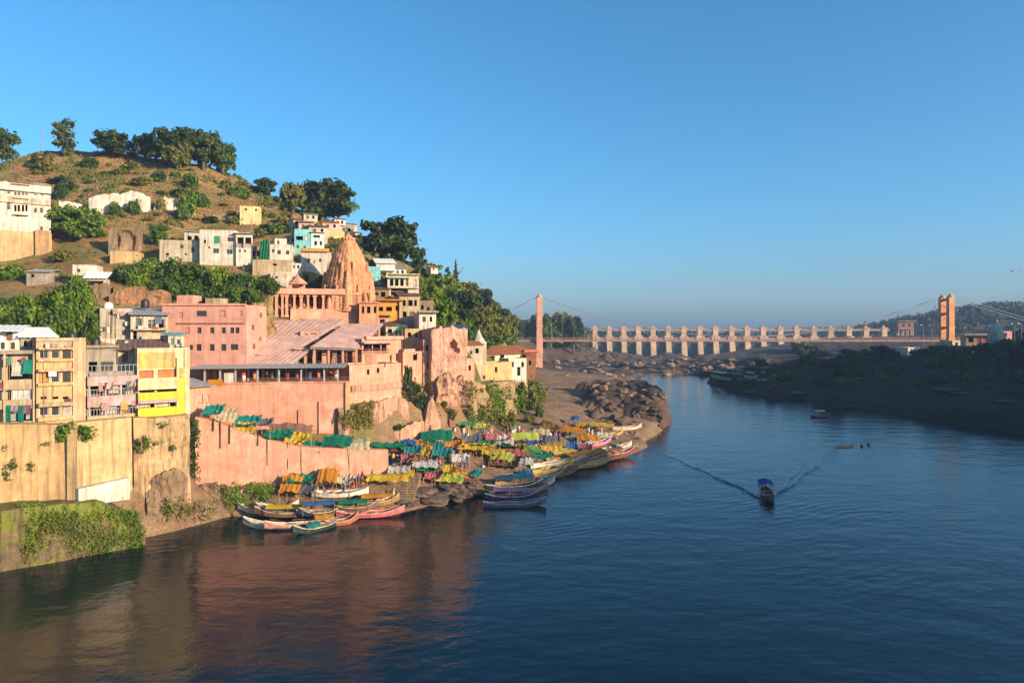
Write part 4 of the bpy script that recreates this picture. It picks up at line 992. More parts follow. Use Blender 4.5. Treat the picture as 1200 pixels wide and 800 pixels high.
for o in [x for x in list(bpy.data.objects) if x.parent is None and x.get('category') == 'house' and x.name.split('.')[0] in ('apartment_house','cream_house','balcony_house','yellow_house','veranda_house','grey_house')]:
    wall = [c for c in o.children if c.name.startswith('wall')][0]; bb = wall.bound_box; L = max(p[0] for p in bb); top = max(p[2] for p in bb)
    nm = o.name.split('.')[0]
    outs = dict(apartment_house=.82, balcony_house=1.12, yellow_house=.72, cream_house=.05, veranda_house=.1, grey_house=.05)[nm]
    zs = [top*f for f in ((.28,.6,.92) if nm != 'balcony_house' else (.36,.78))]
    clutter(o, L, top, outs, zs, dict(apartment_house=10, balcony_house=11, yellow_house=0, cream_house=3, veranda_house=4, grey_house=1)[nm], dict(yellow_house=0, cream_house=1).get(nm, 3), dict(cream_house=3, yellow_house=0).get(nm, 2))
def dish(px, py, Y, k, lb):
    p = P(px, py, Y); r = empty('dish_antenna', (p.x, p.y, p.z-1.0), rc.uniform(-1,1), lb, 'dish antenna')
    mb = MB(); mb.tube([(0,0,-.3),(0,0,.9)], .04, 5); mb.build('post', STEEL, r); n = 12; vs_ = [(0,.12,.95)]; fs_ = []
    for j in (1,2):
        for i in range(n): a = 6.283*i/n; q = .28*j; vs_.append((q*math.cos(a), .12-.1*j*j*.4, .95+q*math.sin(a)))
    for i in range(n): i2 = (i+1) % n; fs_ += [(0,1+i,1+i2),(1+i,1+n+i,1+n+i2,1+i2)]
    mb = MB(); mb.add(vs_, fs_); mb.build('dish', WHITEM, r)
dish(60,396,79,0,'small dish antenna on the roof of the cream house'); dish(150,403,86,1,'small dish antenna on the rusty roof behind the yellow house'); dish(128,358,98,2,'small dish antenna on the old grey house'); dish(212,405,88,3,'small dish antenna on the stepped white walls behind the yellow house')
for i, (px, py, Y) in enumerate([(84,397,80),(170,357,100),(262,354,106),(112,404,83)]):
    p = P(px, py, Y); tk = MB(); tk.lathe([(.5,0),(.55,.1),(.55,1.05),(.45,1.2),(.2,1.28),(.2,1.38)], 14)
    tag(tk.build('water_tank', paint('black_tank', (.02,.02,.02), .5), None, (p.x, p.y, p.z-.5), smooth=True), ['black water tank on the cream house roof','black water tank behind the curved grey tin roof','black water tank on the roof of the large pink house','black water tank on the grey rooftop room'][i], 'water tank')
# ---------------------------------------------------------------- the pink temple
quay('temple_river_wall', 'long pink wall on the river bank below the awning street, stained with drain marks', 229, 86.4, 455, 93.0, 490, 570, 529, 560, 1.4, PINK, .45, 44, .07, 7, ytops=[489,495,505,514,520,524,525,526,527,528])
# downspouts along its upper edge
for i, (px, yt, yb) in enumerate([(250,490,505),(258,493,525),(269,497,520),(302,505,522),(313,509,545),(337,518,550)]):
    Y = 86.4+(px-229)/226*6.6; p = P(px, yt, Y-.10); q = P(px, yb, Y-.26); d_ = MB(); d_.tube([p-p, q-p], .07, 6)
    tag(d_.build('drain_pipe', DARK, None, p), ['first','second','third','fourth','fifth','last'][i]+' dark drain pipe from the left down the pink river wall', 'pipe')
# upper wall and pavilion
h = House('temple_pavilion', 'long pink terrace wall carrying an open pavilion with a flat grey tin roof', 'pavilion', 230, 95.0, 409, 98.4, 450, 500, 7, foot=3)
h.grid([], [], 1, 1); h.body(PINK, .05)
z_f = h.top; (u_, z_r) = h.uz(300, 431)
h.lb('floor', -.15, -.2, z_f+.004, h.L+.1, h.depth, z_f+.16, PINK)
h.tinroof('tin_roof', z_r, z_r+.30, .9, TIN, u0=-.9, u1=h.L-.4, v1=4.6)
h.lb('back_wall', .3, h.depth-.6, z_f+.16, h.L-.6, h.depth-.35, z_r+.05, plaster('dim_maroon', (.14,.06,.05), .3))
for px in (240, 258, 276, 302, 327, 353, 380, 396):
    u, _ = h.uz(px, 440); mb = MB(); mb.box(u-.11, -.1, z_f+.16, u+.11, .12, z_r-.02); mb.build('pillar', TIN, h.root)
for px in (250, 285, 320, 355, 390):
    u, _ = h.uz(px, 440); mb = MB(); mb.box(u-.11, 3.2, z_f+.16, u+.11, 3.4, z_r+.15); mb.build('pillar', TIN, h.root)
h.rail('railing', 277, 408, 443, 449.2, -.05, BROWNR, .28)
h.bx('white_panel', 262.5, 437, 274.5, 449, -.15, -.08, WHITE); h.bx('orange_cloth', 244, 444.5, 261, 451, -.0, .25, ORC)
h.bx('pilaster', 405, 448, 410, 500, .02, .3, CREAM)
for px, yt, yb in ((350,480,512),(374,470,508)):
    d_ = MB(); (u, z1), (_, z0) = h.uz(px, yt), h.uz(px, yb); d_.tube([(u,-.15,z1),(u,-.15,z0)], .08, 6); d_.build('drain_pipe', PINKD, h.root)
temple_pav = h
# lattice stair wing at its left, by the yellow house
h = House('stair_wing', 'small pink stair wing with an orange awning between yellow house and pavilion', 'building', 222, 89.5, 246, 92, 452, 486, 4, foot=2)
h.win(231, 462, 238, 472, 'shutter', PINKD); h.win(241, 462, 246, 472, 'shutter', PINKD); h.body(PINK, .4)
(u0, zt) = h.uz(224, 452); h.tinroof('awning', zt-.1, zt+.7, 1.0, TIN)
# sloping sheet roofs
def slope_roof(name, label, quad, mat, posts, thick=.10, ztop=None):
    """roof sheet through four (px, py, Y): front left, front right, back right, back left; steel frame under it"""
    c = [P(*q) for q in quad]; o0 = Vector((c[0].x, c[0].y, min(gz(c[0].x, c[0].y), c[0].z-3)))
    root = empty(name, o0, 0, label, 'roof'); n = 26; g = []
    for j in range(7):
        a, b_ = c[0].lerp(c[3], j/6), c[1].lerp(c[2], j/6)
        g.append([tuple(a.lerp(b_, k/n)-o0+Vector((0,0,(.05 if k % 2 else 0)+(.0 if j % 2 else .015)))) for k in range(n+1)])
    mb = MB(); mb.sheet(g, thick); mb.build('roof_sheet', mat, root)
    fr = MB()
    for a, b_ in ((c[0],c[1]),(c[3],c[2]),(c[0].lerp(c[3],.5),c[1].lerp(c[2],.5))): fr.tube([a-o0-Vector((0,0,.3)), b_-o0-Vector((0,0,.3))], .09, 5)
    for k in range(5):
        a, b_ = c[0].lerp(c[1], k/4), c[3].lerp(c[2], k/4); fr.tube([a-o0-Vector((0,0,.22)), b_-o0-Vector((0,0,.22))], .07, 5)
    fr.build('roof_frame', STEEL, root)
    for (f, g_) in posts:
        p = c[0].lerp(c[1], f).lerp(c[3].lerp(c[2], f), g_); mb = MB(); zb = min(gz(p.x, p.y), p.z-1)-.3
        mb.box(-.14,-.14,zb-o0.z,.14,.14,p.z-o0.z-.28); mb.build('pillar', PINK, root, (p.x-o0.x, p.y-o0.y, 0))
    return root
PT = [(.04,.05),(.35,.05),(.66,.05),(.96,.05),(.04,.9),(.5,.9),(.96,.9),(.96,.5),(.04,.5)]
slope_roof('sheet_roof', 'largest pink sloping sheet roof in front of the pillared hall', [(276,414,103.5),(336,416.5,104.5),(407,373,118.5),(310,376,117)], ROOFP, PT)
slope_roof('sheet_roof', 'lower small pink sheet roof directly behind the grey pavilion roof', [(246,428.5,99.6),(338,429.0,101.0),(362,410,105.5),(277,416.5,104.5)], ROOFP, PT[:4])
slope_roof('sheet_roof', 'right-hand pink sheet roof over the crowded staircase', [(364,406,104.2),(418,407.5,106.5),(449,379,118),(404,379.5,117)], ROOFP, PT)
slope_roof('sheet_roof', 'small dark grey sheet roof at the left corner of the pink roofs', [(232,429,99.4),(262,429,99.8),(277,416,103.8),(256,415,103.4)], TIN, PT[:4])
# halls under the roofs
h = House('temple_hall', 'pink hall with arched openings under the largest sheet roof', 'hall', 262, 104.6, 345, 106.4, 417, 445, 10, foot=2)
h.grid([274, 288, 302, 316, 330], [430], 8, 12, 'open'); h.body(PINK, .05)
h = House('stair_hall', 'shaded pillared stair hall full of pilgrims under the right-hand roof', 'hall', 346, 106.5, 424, 109, 409, 432, 7, foot=3)
h.grid([353, 363, 374, 386, 398, 410, 420], [419], 6.5, 14, 'open'); h.body(PINKROCK, .05)
h.rail('railing', 394, 440, 416, 428, .8, BROWNR, .3)
h.bx('sunshade', 346, 407.5, 424, 408.8, .02, 1.2, PINKD)
h = House('step_block', 'stepped pink building between the two large sheet roofs', 'building', 352, 111, 374, 112, 388, 410, 4, foot=3)
h.win(357, 391, 361, 396, 'open'); h.win(364, 390, 371, 395, 'open'); h.body(PINK, .2); h.bx('balcony', 353, 396, 374, 401, .02, .5, PINKD)
# bastion of pink walls to the right
h = House('temple_bastion', 'plain pink bastion wall with two tiny windows right of the pavilion', 'building', 409.5, 99.4, 470, 106.5, 428, 478, 6, foot=3)
h.win(430, 433, 433, 439, 'open'); h.win(441.5, 431, 444.5, 437, 'open'); h.win(403, 430, 408, 436, 'open'); h.win(450, 424, 452, 430, 'open'); h.body(PINK, .25)
h.bx('ledge', 411, 452, 470, 454, .02, .3, PINKROCK)
h = House('balcony_building', 'pink upper building with a dark open balcony, on top of the bastion', 'building', 424, 108.0, 470, 112.6, 397, 432, 6, foot=2)
h.win(426, 403, 436, 411, 'open'); h.win(437, 403, 446, 411, 'open'); h.win(447, 402, 453, 411, 'open'); h.win(457, 416, 459, 424, 'open'); h.win(464, 414, 466, 423, 'open'); h.body(PINK, .25)
h.bx('sunshade', 423, 400.5, 458, 402, .02, 1.1, LILAC); h.rail('railing', 424, 455, 408.5, 413, .5, BROWNR, .3)
h.bx('roof_slab', 428, 394, 472, 397.4, -.4, .4, PINKD)
h = House('pink_fort_wall', 'broken pink fort wall joining bastion and tall pink ruin', 'ruin', 472, 111.5, 505, 116, 412, 478, 5, foot=3)
h.win(484, 414, 489, 422, 'open'); h.win(500, 428, 504, 440, 'open'); h.win(497, 417, 501, 425, 'open'); h.body(PINK, .4)
h.bx('buttress', 476, 440, 482, 478, .02, .5, PINK); h.bx('wall_top', 473, 409, 486, 412.5, -.8, .1, PINKD)
# tall pink ruin: irregular block
def ruin(name, label, ax, aY, bx, bY, ytops, ybot, depth, mat, bites=(), seed=1, amp=.3, cat='ruin'):
    """crumbling wall block: top follows ytops, the front is rough and has hollows"""
    A = Vector((*XZ(ax, aY), 0)); B = Vector((*XZ(bx, bY), 0)); d = B-A; L = d.length; rz = math.atan2(d.y, d.x); z0 = CAM_Z-(ybot-HZ)*aY/FPX
    n = max(24, int(L*5)); rows = max(24, int((ybot-min(ytops))*aY/FPX*4)); vs_ = []; fs_ = []; sc = aY/FPX
    for j in range(rows+1):
        for i in range(n+1):
            g = i/n; t_ = g*(len(ytops)-1); k = min(int(t_), len(ytops)-2); yt = ytops[k]+(ytops[k+1]-ytops[k])*(t_-k)
            hi = CAM_Z-(yt-HZ)*(aY+(bY-aY)*g)/FPX-z0+.25*float(fbm(np.array(g*L*2.), np.array(seed*7.), 1.2, seed, 2))
            z = -2.0+(hi+2.0)*j/rows
            fr_ = float(fbm(np.array(g*L*.9+seed*3.), np.array(z*.32), 1.6, seed+40, 3)); fr2 = float(fbm(np.array(g*L*.3), np.array(z*1.1+seed), 1.3, seed+70, 2))
            v = amp*(.8*round(fr_*3.5)/3.5+.45*round(fr2*3)/3) + .6*amp*float(fbm(np.array(g*L+seed*5), np.array(z*1.3), 3.2, seed+90, 4)) - .25*(1-j/rows)
            px = ax+(bx-ax)*g; py = ybot-z/sc
            for (bx_, by_, rw, rh, dp) in bites:
                q = ((px-bx_)/rw)**2+((py-by_)/rh)**2
                if q < 1: v += dp*(1-q)**.5
            vs_.append((g*L, v, z))
    W_ = n+1
    for j in range(rows):
        for i in range(n): a = j*W_+i; fs_.append((a, a+1, a+W_+1, a+W_))
    k0 = len(vs_)
    for i in range(n+1): p = vs_[rows*W_+i]; vs_.append((p[0], depth, p[2]-.6*abs(math.sin(i*1.3))))
    for i in range(n+1): vs_.append((i/n*L, depth, -2.0))
    for i in range(n): fs_.append((rows*W_+i, rows*W_+i+1, k0+i+1, k0+i)); fs_.append((k0+i, k0+i+1, k0+W_+i+1, k0+W_+i))
    fs_.append(tuple([j*W_ for j in range(rows+1)]+[k0, k0+W_])); fs_.append(tuple([j*W_+n for j in range(rows, -1, -1)]+[k0+W_+n, k0+n]))
    mb = MB(); mb.add(vs_, fs_); o = mb.build(name, mat, None, (A.x, A.y, z0), rz); return tag(o, label, cat)
ruin('pink_ruin', 'tall pink ruined fort tower with a dark hollow in its upper right', 506, 113.5, 547, 116.5, [387,384,386,382,385,383,386,381,384,383,386,384,388], 480, 6, plaster('pink_ruin_paint', (.64,.35,.25), .55, dirtcol=(.15,.09,.06), patch=(.42,.22,.14), bumpd=.3), [(531,404,3,5,2.2),(534,411,3,3,1.6)], 3, .36)
ruin('pink_ruin', 'lower right shoulder of the pink fort, stained pink rock under the tall tower', 512, 112.9, 549, 116.0, [448,440,436,444,438,450], 502, 4, PINKROCK, (), 4, .9)
ruin('pink_ruin', 'smooth leaning pink rock block above the ghat, left of the cleft', 437, 101.6, 478, 106.5, [473,470,466,464,470], 512, 4, PINKROCK, [(462,492,7,5,.4)], 5, .35)
ruin('pink_ruin', 'pointed pink washed rock spur between the cleft and the pink tower', 498, 108.2, 517, 110, [500,476,463,470,486,494], 505, 3, PINKROCK, (), 6, .25)
ruin('pink_ruin', 'low pink stair wall slanting down to the ghat', 462, 103.0, 497, 106.5, [504,500,494,492], 514, 1.0, PINKROCK, (), 7, .08)
ruin('brown_cliff', 'weathered tan rock face with ledges left of the leaning pink block', 396, 97.6, 437, 102, [480,474,472,470], 515, 4, STONE, [(420,480,12,6,.8)], 8, .5, 'cliff')
ruin('brown_cliff', 'dark rock cleft between the pink fort wall and the tower', 474, 109.8, 508, 112.5, [448,458,470,462], 505, 3, STONE, [(487,480,7,22,1.6)], 9, .5, 'cliff')
ruin('tan_cliff', 'pale tan cliff below the yellow wall, streaked with dry creepers', 545, 116, 630, 160, [445,450,448,446,450,462], 505, 5, plaster('tan_rock', (.42,.29,.15), .7, bumpd=.4, patch=(.36,.17,.10)), [(575,478,8,12,1.),(600,470,8,10,1.2)], 10, .8, 'cliff')

ruin('brown_cliff', 'rough brown rock outcrop at the foot of the eroded ochre wall', 172, 77.4, 220, 80.2, [572,562,556,550,547,552,560], 594, 1.6, STONE, (), 12, .6, 'cliff')
ruin('brown_cliff', 'low crumbling rock edge of the bank under the pink river wall', 232, 85.0, 272, 85.8, [570,566,569,573], 596, 1.6, STONE, (), 13, .5, 'cliff')
# pillared hall (mandapa)
h = House('pillared_hall', 'pink pillared hall with dark gaps between its columns, left of the spire', 'hall', 321, 117.2, 421, 121.4, 343, 374, 8, foot=4)
zb = h.uz(370, 362)[1]; zt = h.uz(370, 345)[1]
h.lb('plinth', 2.7, 0, -4, h.L, h.depth, zb, PINK)
h.lb('lower_block', 0, .6, -4, 2.65, h.depth, .4, PINK)
h.lb('roof_slab', -.4, -.5, zt, h.L+.3, h.depth, zt+.35, PINK)
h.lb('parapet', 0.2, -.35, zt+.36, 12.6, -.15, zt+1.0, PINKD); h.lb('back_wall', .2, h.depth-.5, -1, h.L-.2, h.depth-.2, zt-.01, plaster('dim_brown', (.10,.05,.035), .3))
for i, px in enumerate((324, 331, 336, 345, 353, 361, 369, 379, 391, 402, 411, 418)):
    u, _ = h.uz(px, 350); zl = .4 if px < 338 else zb; wd = .26 if i % 2 else .34
    mb = MB(); mb.box(u-wd, 0, zl, u+wd, .5, zl+.35); mb.box(u-wd*.68, .08, zl+.35, u+wd*.68, .42, zt-.45); mb.box(u-wd*1.1, -.05, zt-.45, u+wd*1.1, .55, zt-.002); mb.build('column', PINK, h.root)
for px in (340, 357, 375, 395, 414):
    u, _ = h.uz(px, 350); mb = MB(); mb.box(u-.2, 3.4, zb, u+.2, 3.8, zt-.002); mb.build('column', PINK, h.root)
# little domed kiosk on its roof
k = empty('roof_kiosk', P(349, 343, 121.5), .3, 'small pink kiosk with a pyramid roof on the left of the pillared hall', 'kiosk')
mb = MB()
for x in (-1,1):
    for y in (-1,1): mb.box(x*1.1-.15, y*1.1-.15, 0, x*1.1+.15, y*1.1+.15, 1.5)
mb.box(-1.25,.95,0,1.25,1.15,1.4); mb.build('column', PINK, k)
mb = MB(); mb.box(-1.6,-1.6,1.5,1.6,1.6,1.65); mb.lathe([(1.7,1.65),(1.0,2.3),(.25,2.9),(.1,3.3)], 8); mb.build('roof', PINK, k)
# the spire
p = P(408, 362, 125.0); sp_root = empty('temple_spire', (p.x, p.y, p.z-.5), R(12), 'tall tapering orange pink stone spire of the temple, covered in carved ribs', 'temple spire')
prof0 = [(0,4.75),(.10,4.72),(.2,4.6),(.3,4.4),(.4,4.15),(.5,3.85),(.6,3.45),(.7,2.95),(.8,2.4),(.88,1.85),(.94,1.35),(.975,1.0)]
def wid(t):
    for (a, r0), (b_, r1) in zip(prof0, prof0[1:]):
        if t <= b_: return r0+(r1-r0)*(t-a)/(b_-a)
    return prof0[-1][1]
HS = 13.0; mb = MB(); nseg = 96; tiers = 34; pr = []
for i in range(tiers):
    t0 = i/tiers; zt0 = t0*HS; r0 = wid(t0*.975); dz = HS/tiers
    pr += [(r0, zt0), (r0*1.0, zt0+dz*.55), (r0*.955, zt0+dz*.62), (r0*.95, zt0+dz*.97)]
def sect(t_, z):
    a = t_ % (math.pi/2); a = min(a, math.pi/2-a)          # square plan with stepped projections
    sq = 1/max(math.cos(t_ % (math.pi/2) if (t_ % (math.pi/2)) < math.pi/4 else math.pi/2-(t_ % (math.pi/2))), .1)
    step = .93 if a > R(36) else (1.0 if a > R(24) else (1.045 if a > R(11) else 1.10))
    return (.70+.30*sq)*.93*step*(1+.02*math.cos(t_*24))*(1+.028*float(fbm(np.array(t_*9.), np.array(z*2.6), 1.0, 71, 3)))
mb.lathe(pr, nseg, mod=sect); mb.build('tower', SANDST, sp_root)
for k in range(4):      # half-spires clinging to each side
    for (off, sh, hh, rr, zz0) in ((0, 0, 6.2, .95, .6), (1.9, 0, 4.0, .7, .3), (-1.9, 0, 4.0, .7, .3), (3.1, 0, 3.0, .6, .2), (-3.1, 0, 3.0, .6, .2), (1.0, 0, 3.2, .5, 5.4), (-1.0, 0, 3.2, .5, 5.4)):
        a = k*math.pi/2; rad = wid(min(.95, (zz0+.5)/HS))*(.86 if abs(off) < 1.5 else .84)
        cx, cy = rad*math.cos(a)-off*math.sin(a), rad*math.sin(a)+off*math.cos(a); m2_ = MB(); q = []
        for i in range(9):
            t0 = i/9; r_ = rr*(1-t0**1.8*.8); q += [(r_, t0*hh), (r_, t0*hh+hh/9*.6), (r_*.9, t0*hh+hh/9*.7)]
        q += [(rr*.3, hh), (rr*.34, hh+.15), (.04, hh+.5)]
        m2_.lathe(q, 12, (cx, cy, zz0)); m2_.build('half_spire', SANDST, sp_root)
mb = MB(); mb.lathe([(1.05,HS-.05),(1.25,HS+.15),(1.3,HS+.35),(1.15,HS+.55),(.7,HS+.62),(.5,HS+.8),(.55,HS+.95),(.25,HS+1.15),(.08,HS+1.5)], 28, mod=lambda a, z: 1+.06*math.cos(a*14)); mb.build('crown_stone', SANDST, sp_root)
# porch at its right foot
h = House('spire_porch', 'orange sandstone porch with dark niches at the right foot of the spire', 'porch', 421, 119.4, 444, 120.2, 355, 373, 4, foot=3)
h.win(424, 359, 427, 367, 'open'); h.win(430, 359, 434, 367, 'open'); h.win(438, 359, 441, 367, 'open'); h.body(SANDST, .3)
h.bx('eave', 420, 353.4, 445, 355, -.2, .5, SANDST)

# buttress walls that tie the ruin to the fort and step down to the right
h = House('fort_house', 'small pink house with a dark door in the gap left of the tall pink ruin', 'building', 496, 114.4, 508, 115.2, 398, 440, 4, foot=6); h.win(499, 404, 502, 411, 'open'); h.win(500, 424, 503, 432, 'open'); h.body(PINK, .3)
h = House('fort_house', 'low pink wall house stepping down right of the tall pink ruin', 'building', 546, 118.5, 556, 119.5, 420, 462, 4, foot=6); h.win(549, 428, 552, 434, 'open'); h.body(PINK, .3)
# ---------------------------------------------------------------- white palace at the left edge
h = House('white_palace', 'white two-storey palace on a tall sandy stone base at the left picture edge', 'palace', -45, 126, 59.5, 134, 219, 313, 9, foot=3)
for y0, y1 in ((216+2, 227), (236, 247)):
    pass
h.grid([-30, -18, -4], [224, 243], 4.5, 10, 'pane', WHITE); h.grid([10], [222.5, 241], 4.5, 10, 'pane', WHITE)
h.grid([18, 22, 27, 31], [225, 244], 2.6, 8, 'open'); h.grid([41.5, 48.5], [226, 246.5], 4.2, 7, 'pane', WHITE); h.win(46.5, 265, 50.5, 271, 'pane', WHITE); h.win(18, 251, 23, 254, 'open')
h.body(WHITE, .9)
zb = h.uz(20, 271)[1]; SANDB = plaster('sandy_base', (.50,.33,.16), .5)
h.lb('stone_base', -.15, -.35, -3, h.L+.15, -.003, zb, SANDB)
STAIN = plaster('stained_buttress', (.38,.24,.11), .7)
(u0, _), (u1, _) = h.uz(41, 290), h.uz(57.5, 290); h.lb('buttress', u0, -1.0, -3, u1, -.353, zb+.4, STAIN)
for y in (233, 252): h.bx('balcony', 15, y-1, 34, y+1.2, .02, .8, OFFWHITE)
h.bx('eave', 13, 216, 35, 217.8, .02, 1.0, OFFWHITE); h.bx('string_course', -45, 232.5, 59.5, 234.2, .02, .35, OFFWHITE); h.bx('cornice', -45, 217.6, 60, 219.4, -.1, .4, WHITE)
for px in (6, -20): # roof kiosks
    (u, z) = h.uz(px, 219); mb = MB(); mb.box(u-1.2, 1, h.top-.6, u+1.2, 3.4, h.top+1.1); mb.lathe([(1.5,0),(1.3,.35),(.8,.85),(.1,1.2)], 12, (u, 2.2, h.top+1.102)); mb.build('roof_kiosk', WHITE, h.root)
h.rail('parapet_rail', 36, 59, 213.5, 218, -.4, WHITE, .5)
h.lb('stair_turret', h.L-1.4, 1.0, h.top-.5, h.L-.3, 2.4, h.top+1.4, WHITE)

# ---------------------------------------------------------------- houses on the slope
def simple(name, label, x0, x1, Y, yt, yb, mat, wins=(), depth=5, tilt=.008, roof=None, over=.5, parapet=.3, cat='house', rise=.7, roofm=None, foot=3.0):
    h = House(name, label, cat, x0, Y, x1, Y*(1+tilt), yt, yb, depth, foot=foot)
    for wv_ in wins: h.win(*wv_)
    h.body(mat, .05 if roof else parapet)
    if roof: h.tinroof('tin_roof', h.top-.05, h.top+rise, over, roof)
    return h
def W(x, y, w, hh, st='pane', m=None): return (x-w/2, y-hh/2, x+w/2, y+hh/2, st, m)
ruin('white_wall', 'long crumbling white washed ruin wall on the bare slope', 104, 146, 176, 150, [233,229,228,226,227,225,224,227,231], 243, .9, WHITE, (), 21, .15)
ruin('white_wall', 'short white ruin wall with a dark gap, right of the long white ruin', 180, 150, 212, 151.5, [238,236,231,233,232,246], 248, .8, WHITE, [(181,238,3,4,.5)], 22, .15)
ruin('white_wall', 'low white wall between the palace and the long white ruin', 69, 141, 96, 143, [236,236,238,240], 246, .9, WHITE, (), 23, .15)
simple('slope_house', 'small cream house with yellow parapet alone on the upper slope below the banyan', 281, 305, 150, 241, 249, plaster('pale_yellow', (.62,.50,.24), .4), [W(288,245.5,3,3), W(300,246,3,3)], 4)
ruin('brown_ruin', 'brown ruin with three standing pillars on the slope above the cream wall', 127, 132, 166, 134, [268,266,267,280,266,267,266,281,270,268], 294, 1.6, STONE, [(138,282,3,9,1.),(155,283,3,10,1.),(147,272,8,3,.6)], 24, .25)
simple('slope_house', 'cream flat wall house between brown ruin and thicket', 129, 161, 128, 294, 306, CREAM, [], 4)
simple('shed', 'white shed with a sloping white sheet roof near the palace foot', 85, 112, 112, 310, 326, WHITE, [W(92,317,4,4)], 4, cat='shed')
h = House('lean_to', 'long white sheet lean-to running down to the right from the white shed', 'shed', 99, 110, 124, 111, 326, 336, 3, foot=2); h.win(104, 329, 121, 335, 'open'); h.body(OFFWHITE, .05); h.tinroof('tin_roof', h.top, h.top+1.3, .6, WHITEM)
simple('shed', 'low grey shed with a pale sheet roof left of the white shed', 31, 60, 113, 318, 328, GREY, [W(38,323,4,4,'open')], 4, roof=TIN, cat='shed')
ruin('brown_ruin', 'brown rubble wall with a dark slit under the lean-to', 96, 108, 133, 109, [340,334,330,336], 358, 1.2, STONE, [(130,345,3,14,1.2)], 25, .3)
ruin('brown_ruin', 'reddish eroded bank behind the grey house', 128, 107, 200, 110, [345,340,337,336,340,338,343], 362, 2.0, plaster('red_earth', (.33,.17,.08), .7, bumpd=.3), [(182,350,6,4,.5)], 26, .4)
ruin('brown_ruin', 'tan eroded bank left of the pillared hall', 285, 112, 320, 115, [348,340,338,342], 368, 2.0, plaster('tan_earth', (.30,.20,.09), .7, bumpd=.3), (), 27, .4)
# the white row
GRD = plaster('green_door', (.015,.27,.13), .2)
simple('terrace_house', 'beige house with a stepped terrace and grey slab roof, left end of the white row', 187, 234, 130, 281, 304, OFFWHITE, [W(213,289,4,4), W(196,298,4,3,'open'), W(226,293,4,6)], 6)
simple('terrace_house', 'small upper beige house with a dark veranda behind the terrace house', 216, 236, 135, 271, 284, OFFWHITE, [W(222,279,5,5,'open'), W(230,279,5,6,'open')], 4, roof=TIN)
simple('white_house', 'white two-storey house with a green upper door and four windows', 234, 276, 129.5, 269, 304, WHITE, [W(254,281,7,9,'shutter',GRD), W(270,280.5,7,5), W(253,294,7,6,'pane',TIN), W(269,295,7,6,'pane',TIN), W(240,283,3,4,'open'), W(245,290,2.5,2.5,'open')], 7)
h = simple('white_house', 'white house with an open dark upper veranda under a pale tin roof', 276.5, 296, 130, 273, 303, WHITE, [W(282,282,9,8,'open'), W(291,282,7,8,'open'), W(281,294,2.5,3), W(287,294,2.5,3)], 6, roof=WHITEM, over=.8)
h.rail('railing', 277, 296, 285, 289.5, .5, BROWNR, .3)
h.bx('pillar', 285.5, 277, 287, 290, .3, .5, WHITE)
simple('brick_hut', 'narrow brown timber-fronted hut left of the green net', 295, 305, 131, 288, 304, STONE, [W(297.5,297,3,7,'open'), W(302,297,2.5,7,'open')], 4)
# green shade net
gn = empty('shade_net', P(310, 305, 129.5), 0, 'tall green net curtain hung on poles beside the white row', 'shade net'); mb = MB(); n = 14
g = [[(-.85+1.7*k/n, .12*math.sin(k*1.5+j), 3.6-3.7*j/5+(.5*k/n if j == 0 else 0)) for k in range(n+1)] for j in range(6)]
vs_ = [p for r in g for p in r]; mb.add(vs_, [(j*(n+1)+k, j*(n+1)+k+1, (j+1)*(n+1)+k+1, (j+1)*(n+1)+k) for j in range(5) for k in range(n)]); mb.build('net', GREENN, gn)
for x in (-.9, .9):
    mb = MB(); mb.tube([(x,.1,-.6),(x,.1,4.0)], .06, 6); mb.build('pole', BAMB, gn)
simple('white_house', 'white cube house with three dark windows right of the green net', 316.5, 343, 130, 286, 304, WHITE, [W(320,294,3,4), W(327,295.5,4,5), W(337,296,4,5)], 6, parapet=.7)
simple('white_house', 'narrow white upper room behind the cube house', 322, 336, 136, 279, 290, WHITE, [W(326,284,3,4)], 4)
simple('ochre_terrace', 'tan terrace wall below the white cube house', 296, 342, 127, 304, 320, BEIGE, [W(322,310,5,2.5,'open')], 5, cat='wall')
simple('pale_house', 'small pale house under the tan terrace near the thicket', 317, 342, 124, 318, 330, OFFWHITE, [W(324,325,3,3), W(334,324,3,4,'shutter',WHITE)], 4)
simple('teal_house', 'teal and white house with an upper porch below the green shrubs', 345, 364, 137, 268, 298, CYAN, [W(351,279,8,5,'open'), W(349,289,3,4), W(359,279,4,6,'shutter',WHITE), W(357,290,3,4)], 6)
simple('white_house', 'pale bluish house joined to the right of the teal house', 364.5, 380, 138, 272, 297, plaster('pale_blue', (.48,.58,.58), .4), [W(370,285,3,5,'open'), W(376,285,2.5,5,'open'), W(371,277,8,3,'open')], 6, roof=BROWNR)
h = simple('white_house', 'white block house with a bright yellow roof edge left of the spire', 352.5, 386, 132, 294, 322, WHITE, [W(361,306,2.5,4), W(375,305,2.5,4), W(368,307,1.6,3,'open')], 6)
h.bx('roof_edge', 352, 291, 386, 295.4, -.2, .6, ORANGEP)
h = simple('yellow_wall_house', 'plain yellow house high on the slope just left of the spire top', 383, 404, 148, 270, 290, plaster('soft_yellow', (.60,.47,.20), .4), [W(389,279,2.5,4)], 5)
